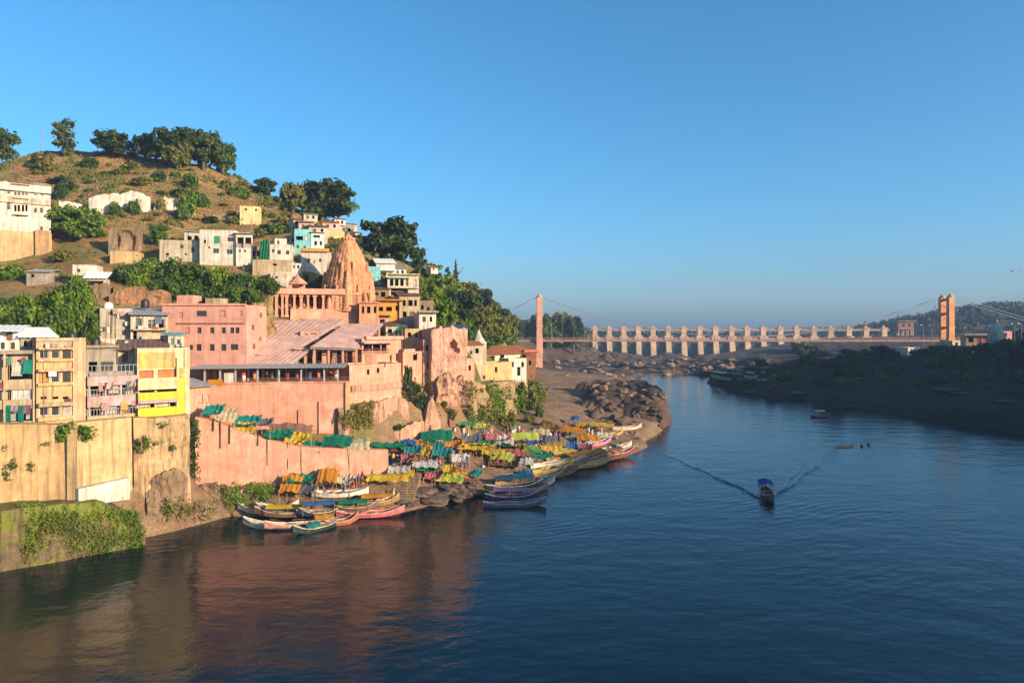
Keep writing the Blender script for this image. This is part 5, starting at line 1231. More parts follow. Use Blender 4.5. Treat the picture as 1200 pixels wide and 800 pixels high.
for i, (x0, x1, Y, yt, yb, mt, rf, lb) in enumerate([
    (350,368,147,258,270,plaster('pale_pink', (.55,.38,.32), .5),BROWNR,'pale pink house with a rusty roof, upper left of the cluster below the banyan'),
    (362,384,143,263,276,OFFWHITE,BROWNR,'whitish house under a long rusty roof in the cluster below the banyan'),
    (378,398,154,258,268,plaster('pale_pink', (.55,.38,.32), .5),TILE,'pink house with tile roof in the cluster below the banyan'),
    (398,414,156,262,274,OFFWHITE,WHITEM,'small white house right of the spire top under the banyan'),
    (412,424,158,270,284,plaster('soft_yellow', (.60,.47,.20), .4),TIN,'small yellow house behind the right shoulder of the spire'),
    (385,398,146,282,296,WHITE,BROWNR,'white hut squeezed between yellow house and spire')]):
    simple('slope_house', lb, x0, x1, Y, yt+2, yb, mt, [W(x0+(x1-x0)*.3,yt+7,3,4), W(x0+(x1-x0)*.7,yt+7,3,4,'open')], 5, roof=rf, rise=1.0)
for i, (x0, x1, Y, yt, yb, mt, rf, lb) in enumerate([
    (334,347,139,275,288,WHITE,TIN,'small white house with tin roof left of the teal house'),(344,356,150,255,266,WHITE,BROWNR,'white house with rusty roof, highest at the left of the banyan cluster'),
    (356,372,157,248,258,OFFWHITE,TIN,'pale house at the foot of the banyan'),(392,405,160,254,264,WHITE,BROWNR,'white house touching the right side of the banyan foot'),
    (403,418,162,260,270,plaster('pale_pink', (.55,.38,.32), .5),TILE,'small pink house on the crest right of the banyan'),(418,430,160,274,286,WHITE,WHITEM,'white house on the crest between banyan and big tree'),
    (341,353,128,306,322,WHITE,None,'white wall house under the teal house'),(366,380,140,296,306,CREAM,BROWNR,'cream hut over the yellow roof edge, left of the spire'),
    (424,436,130,336,352,OFFWHITE,BROWNR,'pale hut at the lower right shoulder of the spire'),(462,476,142,312,324,WHITE,TIN,'white hut above the trim house beside the big tree')]):
    simple('slope_house', lb, x0, x1, Y, yt+2, yb, mt, [W(x0+(x1-x0)*.28,yt+6.5,2.6,4), W(x0+(x1-x0)*.7,yt+6.5,2.6,4,'open')], 4, roof=rf, rise=.8)
# right of the spire
simple('teal_house', 'small turquoise house at the right shoulder of the spire', 431, 446, 134, 312, 334, CYAN, [W(436,327,3,5), W(442,328,4,5,'shutter',WHITE)], 5)
h = simple('white_house', 'white house with two stepped sloping roofs under the big tree right of the spire', 441, 463, 137, 308, 326, WHITE, [W(450,322,5,3,'open'), W(458,321,4,3,'open')], 5, roof=WHITEM, rise=1.4)
h.bx('canopy', 443, 316, 464, 317.6, .02, .9, WHITEM)
h = simple('trim_house', 'pale house with green trimmed veranda posts and a dark lower floor right of the spire', 454, 491, 130, 322, 350, plaster('pale_cream', (.62,.55,.38), .4), [W(459,331,4,8,'open'), W(465,331,4,8,'open'), W(471,331,4,8,'open'), W(477,331,3,8,'shutter',BROWNR), W(468,343,20,10,'open'), W(486,332,4,9,'shutter',WHITE)], 6)
h.bx('green_trim', 454, 325, 480, 326.4, .02, .5, plaster('green_trim', (.12,.34,.18), .3)); h.bx('roof_slab', 453, 320.5, 492, 322.4, -.2, .6, OFFWHITE); h.bx('floor_band', 454, 336.5, 491, 338, .02, .6, WHITE)
simple('brown_house', 'dark brown timber house under the turquoise house', 437, 456, 128, 338, 356, STONE, [W(441,345,5,5,'open'), W(449,345,5,6,'open')], 5, roof=BROWNR)
h = simple('orange_house', 'orange balcony house right of the spire foot', 440, 472, 123.5, 352, 372, ORANGEP, [W(446,362,6,5,'open'), W(456,362,7,5,'open'), W(466,361,5,6,'open')], 5)
h.bx('roof_slab', 439, 350.5, 473, 352.6, -.2, .9, TILE)
simple('brown_house', 'brown house with stacked verandas right of the orange house', 468, 492, 124, 346, 376, BEIGE, [W(473,355,5,7,'open'), W(481,355,5,7,'open'), W(487,355,3,7,'open'), W(474,368,5,6,'open'), W(483,368,6,6,'shutter',BROWNR)], 5, roof=BROWNR)
simple('rubble_house', 'tan rubble house above the white tower house', 490, 508, 125, 352, 376, STONE, [W(495,360,3,5,'open'), W(502,362,3,5,'open')], 4)
h = simple('tower_house', 'narrow white tower house with a grey eave, between brown house and pink ruin', 491, 511, 118.5, 366, 404, WHITE, [W(497,374,4,6), W(505,374,3,6,'open'), W(497,388,4,5), W(505,391,3,7,'shutter',TIN)], 5)
h.bx('eave', 489, 364, 513, 366.5, -.2, .9, GREY)
simple('low_house', 'cream low house with two dark windows left of the white tower house', 474, 492, 117, 385, 402, CREAM, [W(480,392,4,5,'open'), W(488,393,3,5,'open')], 4)
simple('low_house', 'grey hut with a dark roof above the right-hand pink roof', 452, 474, 119, 381, 398, OFFWHITE, [W(457,388,5,5,'open'), W(466,388,5,5,'open')], 4, roof=BROWNR)
simple('low_house', 'small pink hut with dark veranda right of the spire porch', 434, 456, 121.5, 371, 384, PINKD, [W(439,376,6,4,'open'), W(448,376,6,4,'open')], 4, roof=DARK)
def tarp(name, label, px, py, w, hgt, mat, Y, drop=.3, depth=2.2, rz=None, poles=True, lift=None, grp=None, base=None):
    """cloth awning tied to four poles; px, py is its middle in the photo"""
    sc = Y/FPX; p = P(px, py, Y); wd = w*sc; zb_ = gz(p.x, p.y) if base is None else base
    zc = p.z-zb_; root = empty(name, (p.x, p.y, zb_), rnd.uniform(-.28,.28) if rz is None else rz, label, 'awning', grp)
    nx_, ny_ = 14, 8; g = []; r = random.Random(int(px*7+py))
    tl, tr_, bl, br = [r.uniform(-.22,.22) for _ in range(4)]
    st = r.choice([0,0,1,2]); dsg = r.choice([1,1.2,1,.7]); wd *= 1.15
    for j in range(ny_+1):
        row = []
        for i in range(nx_+1):
            a, b_ = i/nx_, j/ny_; sag = -.28*math.sin(a*math.pi)*math.sin(b_*math.pi)+.05*math.sin(i*2.3+j*1.7)
            gb = (.32*(.5-abs(a-.5))*2-.1) if st == 1 else (.4*(.5-abs(b_-.5))*2-.2 if st == 2 else 0)
            z = zc + sag*(1.6 if st == 0 else .6) + gb + .10*math.sin(a*19+py)*(1 if j in (0, ny_) else .2) - drop*(1-b_)*dsg + drop*.5*dsg + (tl*(1-a)+tr_*a)*b_+(bl*(1-a)+br*a)*(1-b_)
            row.append(((a-.5)*wd*(1+.04*math.sin(j*2.)), (b_-.5)*depth+.08*math.sin(i*1.9), z))
        g.append(row)
    mb = MB(); mb.sheet(g, .02); mb.build('canopy', mat, root)
    if poles:
        for (i, j) in ((0,0),(nx_,0),(0,ny_),(nx_,ny_)):
            q = g[j][i]; mb = MB(); wz = gz(p.x+q[0], p.y+q[1])-zb_; lo = min(wz-.3, q[2]-.2)
            mb.tube([(q[0]*.96, q[1]*.94, lo), (q[0]*.96, q[1]*.94, q[2]+.08)], .045, 5); mb.build('pole', BAMB, root)
    return root
GREEN_T = cloth('green_tarp', (.01,.23,.13)); TEAL_T = cloth('teal_tarp', (.02,.26,.24)); YEL_T = cloth('yellow_tarp', (.72,.48,.04)); ORA_T = cloth('orange_tarp', (.66,.28,.03))
CRE_T = cloth('cream_tarp', (.66,.56,.36)); BLU_T = cloth('blue_tarp', (.05,.16,.42)); GRY_T = cloth('grey_tarp', (.17,.17,.20)); LIM_T = cloth('lime_tarp', (.55,.62,.10)); PNK_T = cloth('pink_tarp', (.55,.16,.18)); LGR_T = cloth('light_green_tarp', (.12,.38,.12)); WHI_T = cloth('white_tarp', (.66,.62,.54)); BRN_T = cloth('brown_tarp', (.28,.13,.07))
tarp('awning', 'small green tarp over the huts right of the orange house', 469, 385, 9, 6, GREEN_T, 116, .6, 2)

# ---------------------------------------------------------------- beyond the pink ruin: cream houses and the orange roofs
h = House('cream_house', 'cream river house with dark balconies under the long orange roof', 'house', 566, 166, 628, 176, 414, 446, 8, foot=6)
h.win(572, 417, 580, 424, 'open'); h.win(586, 416, 591, 421, 'open'); h.win(598, 421, 604, 427, 'open'); h.win(610, 424, 614, 430, 'open'); h.win(583, 427, 586, 432, 'open'); h.win(620, 420, 623, 428, 'shutter', BROWNR)
h.body(plaster('pale_cream', (.62,.55,.38), .4), .1); h.tinroof('tile_roof', h.top-.2, h.top+1.5, 1.2, TILE, u0=-1.4, u1=h.L+.6)
h.bx('balcony', 575, 423.5, 598, 425, .02, .9, WHITE); h.bx('balcony', 600, 428, 626, 429.4, .02, .9, WHITE); h.bx('eave', 612, 410, 630, 411.8, .0, .9, TILE)
h = House('white_house', 'small white house with an arched porch in front of the orange roofs', 'house', 596, 160, 617, 163, 420, 441, 4, foot=4); h.win(599, 424, 602, 430, 'open'); h.win(606, 430, 610, 440, 'open'); h.win(611, 424, 614, 430, 'open'); h.body(WHITE, .4)
h = House('yellow_wall', 'pale yellow retaining house wall under the cream river house', 'wall', 553, 140, 600, 158, 428, 464, 4, foot=3); h.win(580, 430, 583, 436, 'open'); h.win(566, 440, 569, 444, 'open'); h.body(plaster('old_yellow', (.56,.40,.17), .7), .3)
simple('low_house', 'little cream house with a dark door beside the small shrine', 547, 566, 142, 404, 428, OFFWHITE, [W(552,413,3,4), W(559,411,4,6,'open')], 4, roof=TILE)
k = empty('hill_shrine', P(561, 408, 150), .2, 'small white pyramid-roofed shrine behind the pink ruin', 'shrine')
mb = MB(); mb.box(-1.5,-1.5,-3,1.5,1.5,1.2); mb.build('wall', OFFWHITE, k); mb = MB(); mb.lathe([(1.9,1.2),(1.3,1.7),(.8,2.6),(.35,3.5),(.1,4.1)], 8); mb.build('roof', WHITE, k)
simple('slope_house', 'pale blue roofed hut among the trees behind the pink ruin', 536, 548, 150, 384, 398, CYAN, [W(541,391,3,4)], 4, roof=BLU_T)
simple('slope_house', 'tiny white house at the top of the green slope', 505, 513, 182, 313, 318, WHITE, [W(508,315.5,2,2.5)], 2.5, roof=TILE, foot=.6)
simple('low_house', 'brown shed under the orange roofs next to the bridge tower', 617, 628, 172, 416, 436, BRN_T, [W(621,425,3,5,'open')], 4, roof=TILE)
# mast on the hilltop
p = hit(50, 186); ms = empty('antenna_mast', (p.x, p.y, p.z), 0, 'thin lattice mast on the hilltop left of the pale tree', 'mast'); mb = MB(); mb.tube([(0,0,-.5),(0,0,7.5)], .10, 5)
mb.build('pole', STEEL, ms)
for z in (5.2, 6.6):
    mb = MB(); mb.box(-.5,-.06,z,.5,.06,z+.12); mb.build('crossbar', STEEL, ms)
# ---------------------------------------------------------------- awnings along the wall-top street
def street(px): return 87.6+(px-229)/226*6.6
def wt(label, px, py, w, hh, mat, name='awning', drop=1.0, depth=2.8, dy=.1):
    Y = street(px)+dy; return tarp(name, label, px, py, w*1.18, hh, mat, Y, drop, depth)
for a in [('faded teal tarp at the left end of the wall-top street',250,480,16,6,TEAL_T),('dirty cream tarp, second from the left end of the wall-top street',266,484.5,16,6,CRE_T),('teal and blue tarp above the yellow cloth on the wall-top street',290,492,20,7,TEAL_T),
    ('blue grey tarp jutting right of the teal one on the wall-top street',308,493.5,16,5,GRY_T),('large green tarp at the middle of the wall-top street',326,508,24,10,GREEN_T),('yellow tarp right of the large green one on the wall-top street',347,514,20,6,YEL_T),
    ('ragged drooping green tarp on the wall-top street',366,524,18,14,GREEN_T),('broad green tarp below the tan rock face',395,517,26,11,GREEN_T),('cream tarp between two green ones below the tan rock face',418,519,22,8,CRE_T)]:
    wt(*a)
wt('yellow cloth hanging below the teal tarp on the wall-top street', 286, 499, 18, 6, YEL_T, dy=-.6, depth=1.0)
wt('long rusty sheet awning along the street above the yellow tarp', 340, 503, 36, 4, BROWNR, dy=2.2, depth=1.6)
# ---------------------------------------------------------------- stalls of the ghat
def gt(label, px, py, w, mat, lift=2.0, drop=.4, depth=2.6, rz=None):
    q = hit(px, py, lift); return tarp('awning', label, px, py, w, 8, mat, q.y, drop, depth, rz)
for a in [('wide green tarp at the right end of the wall-top street',456,521,34,GREEN_T),('blue tarp touching the right end of the wide green one',479,519,15,BLU_T),('orange tarp left of the great green tent',490,518,22,ORA_T),
    ('great dark green tent in the middle of the ghat',512,511,32,GREEN_T,2.6,1.6,3.4),('hanging front flap of the great green tent',510,523,18,TEAL_T,1.6,2.0,1.6),('mustard tarp just right of the great green tent',532,519,18,ORA_T),
    ('long yellow orange tarp in the middle of the ghat',558,523,36,YEL_T),('dark green tarp behind the long yellow one',568,518,22,GREEN_T,2.2),('light green tarp under the pink cliff',547,495,24,LGR_T,2.2),('pale lime strip tarp beside the light green one',564,498,20,LIM_T),
    ('green tarp below the yellow green strip',601,521,28,GREEN_T),('yellow green strip tarp slanting on the right ghat',612,512,34,LIM_T,2.2,.9,2.0),('pale pink tarp left of the slanting strip',584,511,26,PNK_T),('mustard tarp on the right of the long yellow one',578,527,24,YEL_T,1.8),
    ('bright lime yellow tarp nearest to the dark rock slab',525,559,32,LIM_T,1.5,.8,2.4),('small green tarp left of the lime yellow one',503,547,20,GREEN_T),('white tarp strip above the small green one',498,541,26,WHI_T,2.0),('yellow round-topped tarp above the lime one',527,549,14,YEL_T,2.2),
    ('long mustard tarp at the foot of the pink river wall',455,557,42,YEL_T,1.8,.3,2.0),('dark green tarp roof of the boatmen stalls',354,559,26,GREEN_T,2.4),('orange tarp left of the boatmen stalls',341,567,20,ORA_T,2.0,1.2),('grey tarp in the middle of the boatmen stalls',363,570,20,GRY_T,1.8,1.0),
    ('orange tarp right of the boatmen stalls',384,558,20,ORA_T,2.2,1.2),('cream tarp right end of the boatmen stalls',404,561,18,CRE_T,2.0),('long orange tarp over boats on the upper beach',664,503,38,ORA_T,1.6),('long mustard tarp at the upper right of the beach',697,497,38,YEL_T,1.6),
    ('brown orange tarp at the left of the upper beach',645,500,20,BRN_T,1.6),('small blue tent on the upper beach',674,489,9,BLU_T,1.8,.6,1.8),('blue tarp beside the landing',617,553,14,BLU_T,2.0),('teal tarp beside the landing',608,556,12,TEAL_T,1.8),
    ('brown heap cover on the ghat right of the pale pile',590,541,30,BRN_T,1.2),('white sheet stall near the right landing',617,541,14,WHI_T,2.2,1.0),('pinkish tarp near the right landing',604,531,20,PNK_T,1.8),('blue and green tarp above the right landing',626,516,16,BLU_T,1.8),
    ('red tarp on the ghat behind the white cloths',478,535,14,PNK_T,1.8),('white cloth awning left of the lime tarp',468,548,22,WHI_T,1.6),('blue tent on the right beach',671,522,11,BLU_T,2.2,1.2,2.0),('dark teal small tarp above the dark slab',556,555,14,TEAL_T,1.6),
    ('rust red small tarp right of the blue tent',686,523,14,PNK_T,1.5),('green small tarp far right of the beach',722,526,10,GREEN_T,1.4)]:
    gt(*a)
for a in [('second mustard tarp at the foot of the pink river wall, right end',474,553,20,YEL_T,1.8,.5,2.0),('faded teal tarp in front of the great green tent',518,530,20,TEAL_T,1.8,.6,2.2),('white patched tarp right of the great green tent front',540,536,18,WHI_T,1.8,.6,2.2),
    ('lime tarp behind the brown heap cover',588,534,24,LIM_T,1.8,.6,2.0),('orange tarp above the pinkish tarp of the right landing',604,525,20,ORA_T,1.8,.6,2.2),('grey tarp between the long yellow tarp and the ghat wall',552,513,20,GRY_T,2.0,.6,2.2),
    ('brown tarp low between lime and dark teal tarps',546,561,18,BRN_T,1.3,.5,2.0),('green tarp beside the rowing boats of the right landing',634,533,22,GREEN_T,1.8,.6,2.2),('mustard tarp behind the right landing',646,523,22,YEL_T,1.6,.6,2.2),
    ('cream tarp high on the right ghat near the dry bushes',632,506,20,CRE_T,1.8,.6,2.2),('orange tarp on the upper beach behind the rust red one',690,513,24,ORA_T,1.6,.6,2.2),('pale tarp on the upper beach in the rubble',712,509,20,CRE_T,1.5,.6,2.2),
    ('teal tarp on the left ghat under the pink stair wall',484,527,18,TEAL_T,2.0,.8,2.2),('small yellow tarp between blue tarp and orange tarp on the left ghat',497,527,14,YEL_T,1.8,.8,2.0),('brown tarp above the small green one',494,540,16,BRN_T,1.6,.6,2.0),
    ('pale pink tarp left of the bright lime tarp',508,556,18,PNK_T,1.4,.5,2.0),('orange tarp at the right of the bright lime tarp',538,553,16,ORA_T,1.5,.5,2.0),('light green tarp in the middle of the right ghat',622,526,22,LGR_T,1.8,.8,2.2),
    ('grey tarp over the boats of the upper landing',640,515,18,GRY_T,1.6,.6,2.2),('white awning on the ghat right of the long yellow tarp',592,515,18,WHI_T,2.0,.8,2.2)]:
    gt(*a)
# stall counters with goods under them
STALLG = [paint('goods_red', (.40,.05,.03)), paint('goods_yellow', (.62,.42,.04)), paint('goods_white', (.7,.66,.58)), paint('goods_orange', (.60,.20,.02))]
def stall(label, px, py, k):
    q = hit(px, py); root = empty('stall_table', (q.x, q.y, q.z-.03), rnd.uniform(-.3,.3), label, 'stall', 'tables of the ghat stalls')
    mb = MB(); mb.box(-.9,-.4,.68,.9,.4,.74); mb.build('table_top', WOODB, root)
    for x in (-.8,.8):
        for y in (-.33,.33): mb = MB(); mb.box(x-.04,y-.04,-.3,x+.04,y+.04,.677); mb.build('leg', BAMB, root)
    mb = MB(); r = random.Random(k)
    for i in range(10): x, y = r.uniform(-.75,.75), r.uniform(-.28,.28); s = r.uniform(.07,.14); mb.lathe([(s,.742),(s*1.05,.742+s),(s*.5,.742+s*1.8)], 7, (x, y, 0))
    mb.build('goods', STALLG[k % 4], root)
for k, (px, py) in enumerate([(460,534),(487,536),(500,530),(518,532),(540,528),(552,534),(566,536),(584,534),(600,533),(612,526),(380,574),(395,573),(408,571),(352,578),(470,540),(530,540),(545,545),(620,528),(574,528),(508,541)]):
    stall('low wooden stall table heaped with goods on the ghat', px, py, k)
rb_ = random.Random(14); SACK = [paint('sack_tan', (.34,.25,.14), .9), paint('sack_white', (.55,.52,.46), .9), paint('crate_blue', (.06,.14,.30), .7), paint('basket_brown', (.20,.11,.05), .9)]
SM = []
for k in range(4):
    mb = MB()
    if k == 2: mb.box(-.3,-.22,0,.3,.22,.36); mb.box(-.33,-.25,.30,.33,-.222,.40); mb.box(-.33,.222,.30,.33,.25,.40)
    else: mb.lathe([(.20,0),(.30,.08),(.32,.28),(.22,.46),(.10,.52),(.13,.60)], 9)
    SM.append(mb.mesh(('sack','sack','crate','basket')[k], SACK[k], k != 2))
for i in range(90):
    px = rb_.uniform(455, 700); py = rb_.uniform(max(505, 548-(px-470)*.22-26), 552-(px-470)*.17); q = hit(px, py); k = i % 4
    tag(inst(('sack','sack','crate','basket')[k], SM[k], None, (q.x, q.y, q.z-.03), rb_.uniform(0, 6), rb_.uniform(.8, 1.6)), ['tan sack standing on the ground among the ghat stalls','white sack standing on the ground among the ghat stalls','blue crate on the ground among the ghat stalls','brown basket on the ground among the ghat stalls'][k], ('sack','sack','crate','basket')[k], ['tan sacks of the ghat','white sacks of the ghat','blue crates of the ghat','brown baskets of the ghat'][k])
# ---------------------------------------------------------------- boats
def hullmat(c): return paint('boat_paint_%d_%d_%d' % tuple(int(x*100) for x in c), c, .5, .45)
def boat(label, bow, stern, wd, colour, inner=(.22,.13,.07), canopy=None, cpos=(.25,.75), name='rowing_boat', cat='boat', group=None, z=None, trim=None, oars=True, ch=1.5, rise=.75):
    """long wooden river boat between two photo points on the water or shore; bow raised"""
    a = hit_w(*bow); b_ = hit_w(*stern); d = b_-a; d.z = 0; L = max(d.length, 1.5); mid = (a+b_)/2
    zz_ = (0 if max(a.z, b_.z) < .15 else max(a.z, b_.z)) if z is None else z
    root = empty(name, (mid.x, mid.y, zz_), math.atan2(-d.y, -d.x), label, cat, group)   # local +x towards the bow
    n = 14; secs = []
    for i in range(n+1):
        t_ = i/n; x = L*(t_-.5); w_ = wd/2*max(.10, (1-abs(2*t_-1)**2.6)); sheer = rise*max(0, (t_-.55)/.45)**2+.30*max(0, (.3-t_)/.3)**2
        secs.append((x, w_, -.22+sheer*.75, .42+sheer))
    mb = MB(); vs_ = []; fs_ = []
    for (x, w_, zl, zh) in secs:
        vs_ += [(x,-w_,zh),(x,-w_*.82,zl+.14),(x,-w_*.4,zl),(x,w_*.4,zl),(x,w_*.82,zl+.14),(x,w_,zh),(x,w_*.9,zh),(x,w_*.72,zl+.2),(x,-w_*.72,zl+.2),(x,-w_*.9,zh)]
    for i in range(n):
        for k in range(10): k2 = (k+1) % 10; fs_.append((i*10+k, i*10+k2, (i+1)*10+k2, (i+1)*10+k))
    fs_.append(tuple(range(9,-1,-1))); fs_.append(tuple(n*10+k for k in range(10)))
    mb.add(vs_, fs_); mb.build('hull', hullmat(colour), root)
    mb = MB()
    for s in (-1, 1): mb.tube([(x, s*w_*.98, zh+.03) for (x, w_, zl, zh) in secs], .05, 5)
    mb.build('gunwale', hullmat(trim or (.55,.45,.30)), root)
    for (t0, t1) in ((.04,.2),(.3,.36),(.5,.56),(.68,.74),(.8,.97)):
        i0 = secs[int(t0*n)]; i1 = secs[min(n, int(t1*n)+1)]; w_ = min(i0[1], i1[1])*.85; zh = min(i0[3], i1[3])-.06
        dk = MB(); dk.box(L*(t0-.5), -w_, zh-.04, L*(t1-.5), w_, zh); dk.build('bench', hullmat(inner), root)
    if canopy is not None:
        x0, x1 = L*(cpos[0]-.5), L*(cpos[1]-.5); g = []; hw = wd*.55
        for j in range(9):
            x = x0+(x1-x0)*j/8; g.append([(x+.04*math.sin(k*2+j), -hw+2*hw*k/8, ch+.28*math.sin(math.pi*k/8)-.07*math.sin(math.pi*(j%4)/4)) for k in range(9)])
        mb = MB(); mb.sheet(g, .025); mb.build('canopy', canopy, root)
        for x in (x0, (x0+x1)/2, x1):
            for s in (-1, 1): mb = MB(); mb.tube([(x, s*wd*.42, .2), (x, s*hw*.98, ch+.02)], .035, 5); mb.build('pole', BAMB, root)
    if oars and L > 4:
        for s in (-1, 1): mb = MB(); mb.tube([(-L*.30, s*wd*.2, .55), (L*.02, s*wd*.7, .66)], .03, 5); mb.box(L*.02, s*wd*.7-.09, .645, L*.02+.6, s*wd*.7+.09, .675); mb.build('oar', BAMB, root)
    return root
def hit_w(px, py):
    Y = 60.0
    while Y < 480:
        p = P(px, py, Y); zg = max(gz(p.x, p.y), 0)
        if p.z <= zg: return Vector((p.x, p.y, zg))
        Y += .2
    return P(px, py, Y)
B = boat
B('cream boat with a raised white prow, farthest left of the moored group', (279,600), (338,604), 1.5, (.62,.52,.38), canopy=None)
B('thin white boat lying behind the left moored group', (350,597), (304,598), 1.0, (.66,.64,.58), oars=False)
B('brown boat under a long yellow canopy in the left moored group', (298,608), (374,604), 1.7, (.20,.10,.06), canopy=YEL_T, cpos=(.12,.80), ch=1.1)
B('cream and dark boat with its bow to the left, nearest row of the left group', (285,617), (352,620), 1.5, (.48,.40,.28), trim=(.66,.6,.5))
B('pinkish boat with a long raised bow to the left, nearest row', (310,622), (392,613), 1.6, (.50,.24,.18), canopy=ORA_T, cpos=(.02,.30), ch=1.0)
B('dark boat with a bright blue canopy in the left moored group', (350,610), (396,603), 1.6, (.03,.05,.09), canopy=BLU_T, cpos=(.1,.9), ch=1.5)
B('black and teal boat with a teal seat cloth, lowest of the left group', (343,628), (396,615), 1.5, (.02,.035,.04), canopy=TEAL_T, cpos=(.45,.75), ch=.75)
B('long pink-red boat with bow to the right', (474,605), (394,607), 1.6, (.52,.14,.13), trim=(.70,.42,.36))
B('boat under green canopy behind the long pink-red one', (444,600), (392,599), 1.7, (.16,.09,.06), canopy=GREEN_T, cpos=(.1,.75), ch=1.1)
B('boat under a long orange canopy pulled up right of the green one', (468,597), (418,593), 1.7, (.30,.16,.07), canopy=ORA_T, cpos=(.1,.85), ch=1.1)
B('large white boat pulled up on the shore below the boatmen stalls', (432,580), (366,585), 2.0, (.68,.62,.52), trim=(.6,.5,.36), rise=.5)
B('dark teal canopied boat, uppermost of the dark trio by the slab', (636,573), (570,574), 1.9, (.025,.05,.07), canopy=cloth('dark_teal_canopy', (.02,.10,.16)), cpos=(.15,.8), ch=1.6)
B('dark purple boat with a white rail, middle of the dark trio', (632,584), (568,584), 1.9, (.07,.03,.09), canopy=cloth('violet_canopy', (.16,.13,.30)), cpos=(.15,.75), ch=1.3, trim=(.5,.5,.6))
B('long grey boat, lowest of the dark trio', (640,592), (566,594), 1.6, (.10,.11,.14), trim=(.36,.38,.44))
B('small brown boat with bow to the right above the dark trio', (642,572), (612,577), 1.2, (.30,.17,.10))
B('small orange brown boat beside the brown one, bows together', (640,566), (616,571), 1.2, (.45,.20,.06))
B('yellow boat with a long yellow side right of the blue tarp', (672,549), (624,557), 1.7, (.66,.40,.05), trim=(.72,.5,.12))
B('plain brown boat lowest right of the yellow one', (662,556), (626,563), 1.4, (.30,.17,.09))
B('white boat behind the yellow one', (686,543), (622,549), 1.5, (.70,.66,.56), inner=(.5,.4,.28))
B('boat with a big orange canopy at the right landing', (712,540), (654,546), 1.9, (.30,.12,.05), canopy=ORA_T, cpos=(.15,.85), ch=1.4)
B('boat with a mustard canopy between the orange one and the white boat', (676,538), (640,541), 1.6, (.42,.22,.06), canopy=YEL_T, cpos=(.15,.85), ch=1.2)
B('dark red boat with a pale bow at the far end of the landing', (744,533), (700,538), 1.7, (.24,.05,.05), trim=(.6,.4,.34), canopy=BRN_T, cpos=(.1,.6), ch=1.2)
B('pale boat, the outermost at the end of the landing', (740,529), (694,531), 1.4, (.55,.42,.34), trim=(.7,.6,.5))
B('white and green boat in the middle of the right landing', (690,529), (648,533), 1.6, (.10,.30,.16), trim=(.72,.72,.62), inner=(.6,.58,.48))
B('pink boat on the right beach beside the blue tent', (716,523), (680,525), 1.6, (.56,.18,.24), trim=(.6,.4,.6))
B('pale long boat at the top of the beach under the rock spit', (752,505), (718,504), 1.5, (.58,.46,.34))
B('brown boat pulled up right of the slab', (600,563), (580,573), 1.3, (.34,.20,.12))
B('ochre boat moored outside the boat with the big orange canopy', (716,544), (668,549), 1.5, (.50,.28,.08), trim=(.7,.5,.2))
B('dark brown boat under the mustard canopied boat', (690,547), (650,551), 1.4, (.16,.09,.06), trim=(.5,.35,.2))
B('teal boat on the right beach behind the pink one', (706,520), (676,521), 1.4, (.05,.28,.28), trim=(.6,.6,.5))
B('orange boat pulled up under the mustard tarp of the upper beach', (730,512), (700,512), 1.5, (.58,.26,.05), trim=(.7,.5,.2))
B('white boat with a blue seat cloth right of the dark trio', (650,566), (622,570), 1.4, (.62,.60,.54), canopy=BLU_T, cpos=(.3,.6), ch=.8)
B('cream boat on the shore between the white boat and the dark slab', (462,583), (440,588), 1.5, (.60,.48,.32))
B('grey boat tied behind the left moored group, bow to the left', (300,605), (350,600), 1.4, (.26,.25,.24), trim=(.5,.48,.42))
B('red brown boat lowest at the end of the pink-red boat', (420,611), (380,617), 1.3, (.30,.10,.06), trim=(.5,.3,.2))
# boats out on the river
mv = B('river boat with a blue canopy coming towards the camera and leaving a wide wake', (903,591), (895,573), 1.75, (.10,.03,.035), canopy=cloth('royal_blue_canopy', (.02,.06,.26), .1), cpos=(.10,.52), ch=1.5, name='motor_boat', trim=(.3,.12,.1), oars=False)
B('small motor boat with a white canopy crossing the far river', (972,489), (950,489), 2.2, (.10,.05,.05), canopy=WHI_T, cpos=(.15,.7), ch=1.7, name='motor_boat', oars=False, trim=(.5,.2,.16))
cn = B('slim dark canoe beyond the blue-canopied boat', (981,525), (1000,523), .9, (.02,.02,.025), rise=.4, oars=False, trim=(.03,.03,.03), inner=(.03,.025,.02))
B('yellow and green ferry at the end of the right rocks', (834,450), (857,446), 4.5, (.62,.52,.16), canopy=CRE_T, cpos=(.1,.85), ch=2.6, name='motor_boat', oars=False, trim=(.2,.4,.2))
for i, (x0, x1, y, c, cp) in enumerate([(858,872,441,(.12,.14,.2),BLU_T),(872,888,443,(.4,.38,.36),WHI_T),(866,884,447,(.1,.09,.09),None),(886,902,446,(.35,.25,.2),None),(880,896,438,(.5,.45,.4),None),(902,918,441,(.45,.4,.34),None)]):
    B(['dark boat with blue canopy beside the yellow ferry','pale boat with white canopy right of the blue-canopied one near the ferry','dark low boat in front of the boats near the ferry','brown boat at the right end of the boats near the ferry','pale boat behind the boats near the ferry','pale beached boat on the rocks right of the ferry boats'][i], (x1,y), (x0,y+1), 3.0, c, canopy=cp, cpos=(.2,.8), ch=2.0, oars=False)
fl = MB(); fl.lathe([(.1,-.25),(.34,-.1),(.36,.15),(.2,.38),(.05,.45)], 10)
for i, (px, py) in enumerate([(1010,523),(1018,521.5)]):
    p = hit_w(px, py); o = fl.build('buoy', DARK, None, (p.x, p.y, 0)); tag(o, ['small dark float on the water right of the canoe','last small dark float right of the canoe'][i], 'buoy')
p0 = hit_w(901, 588)
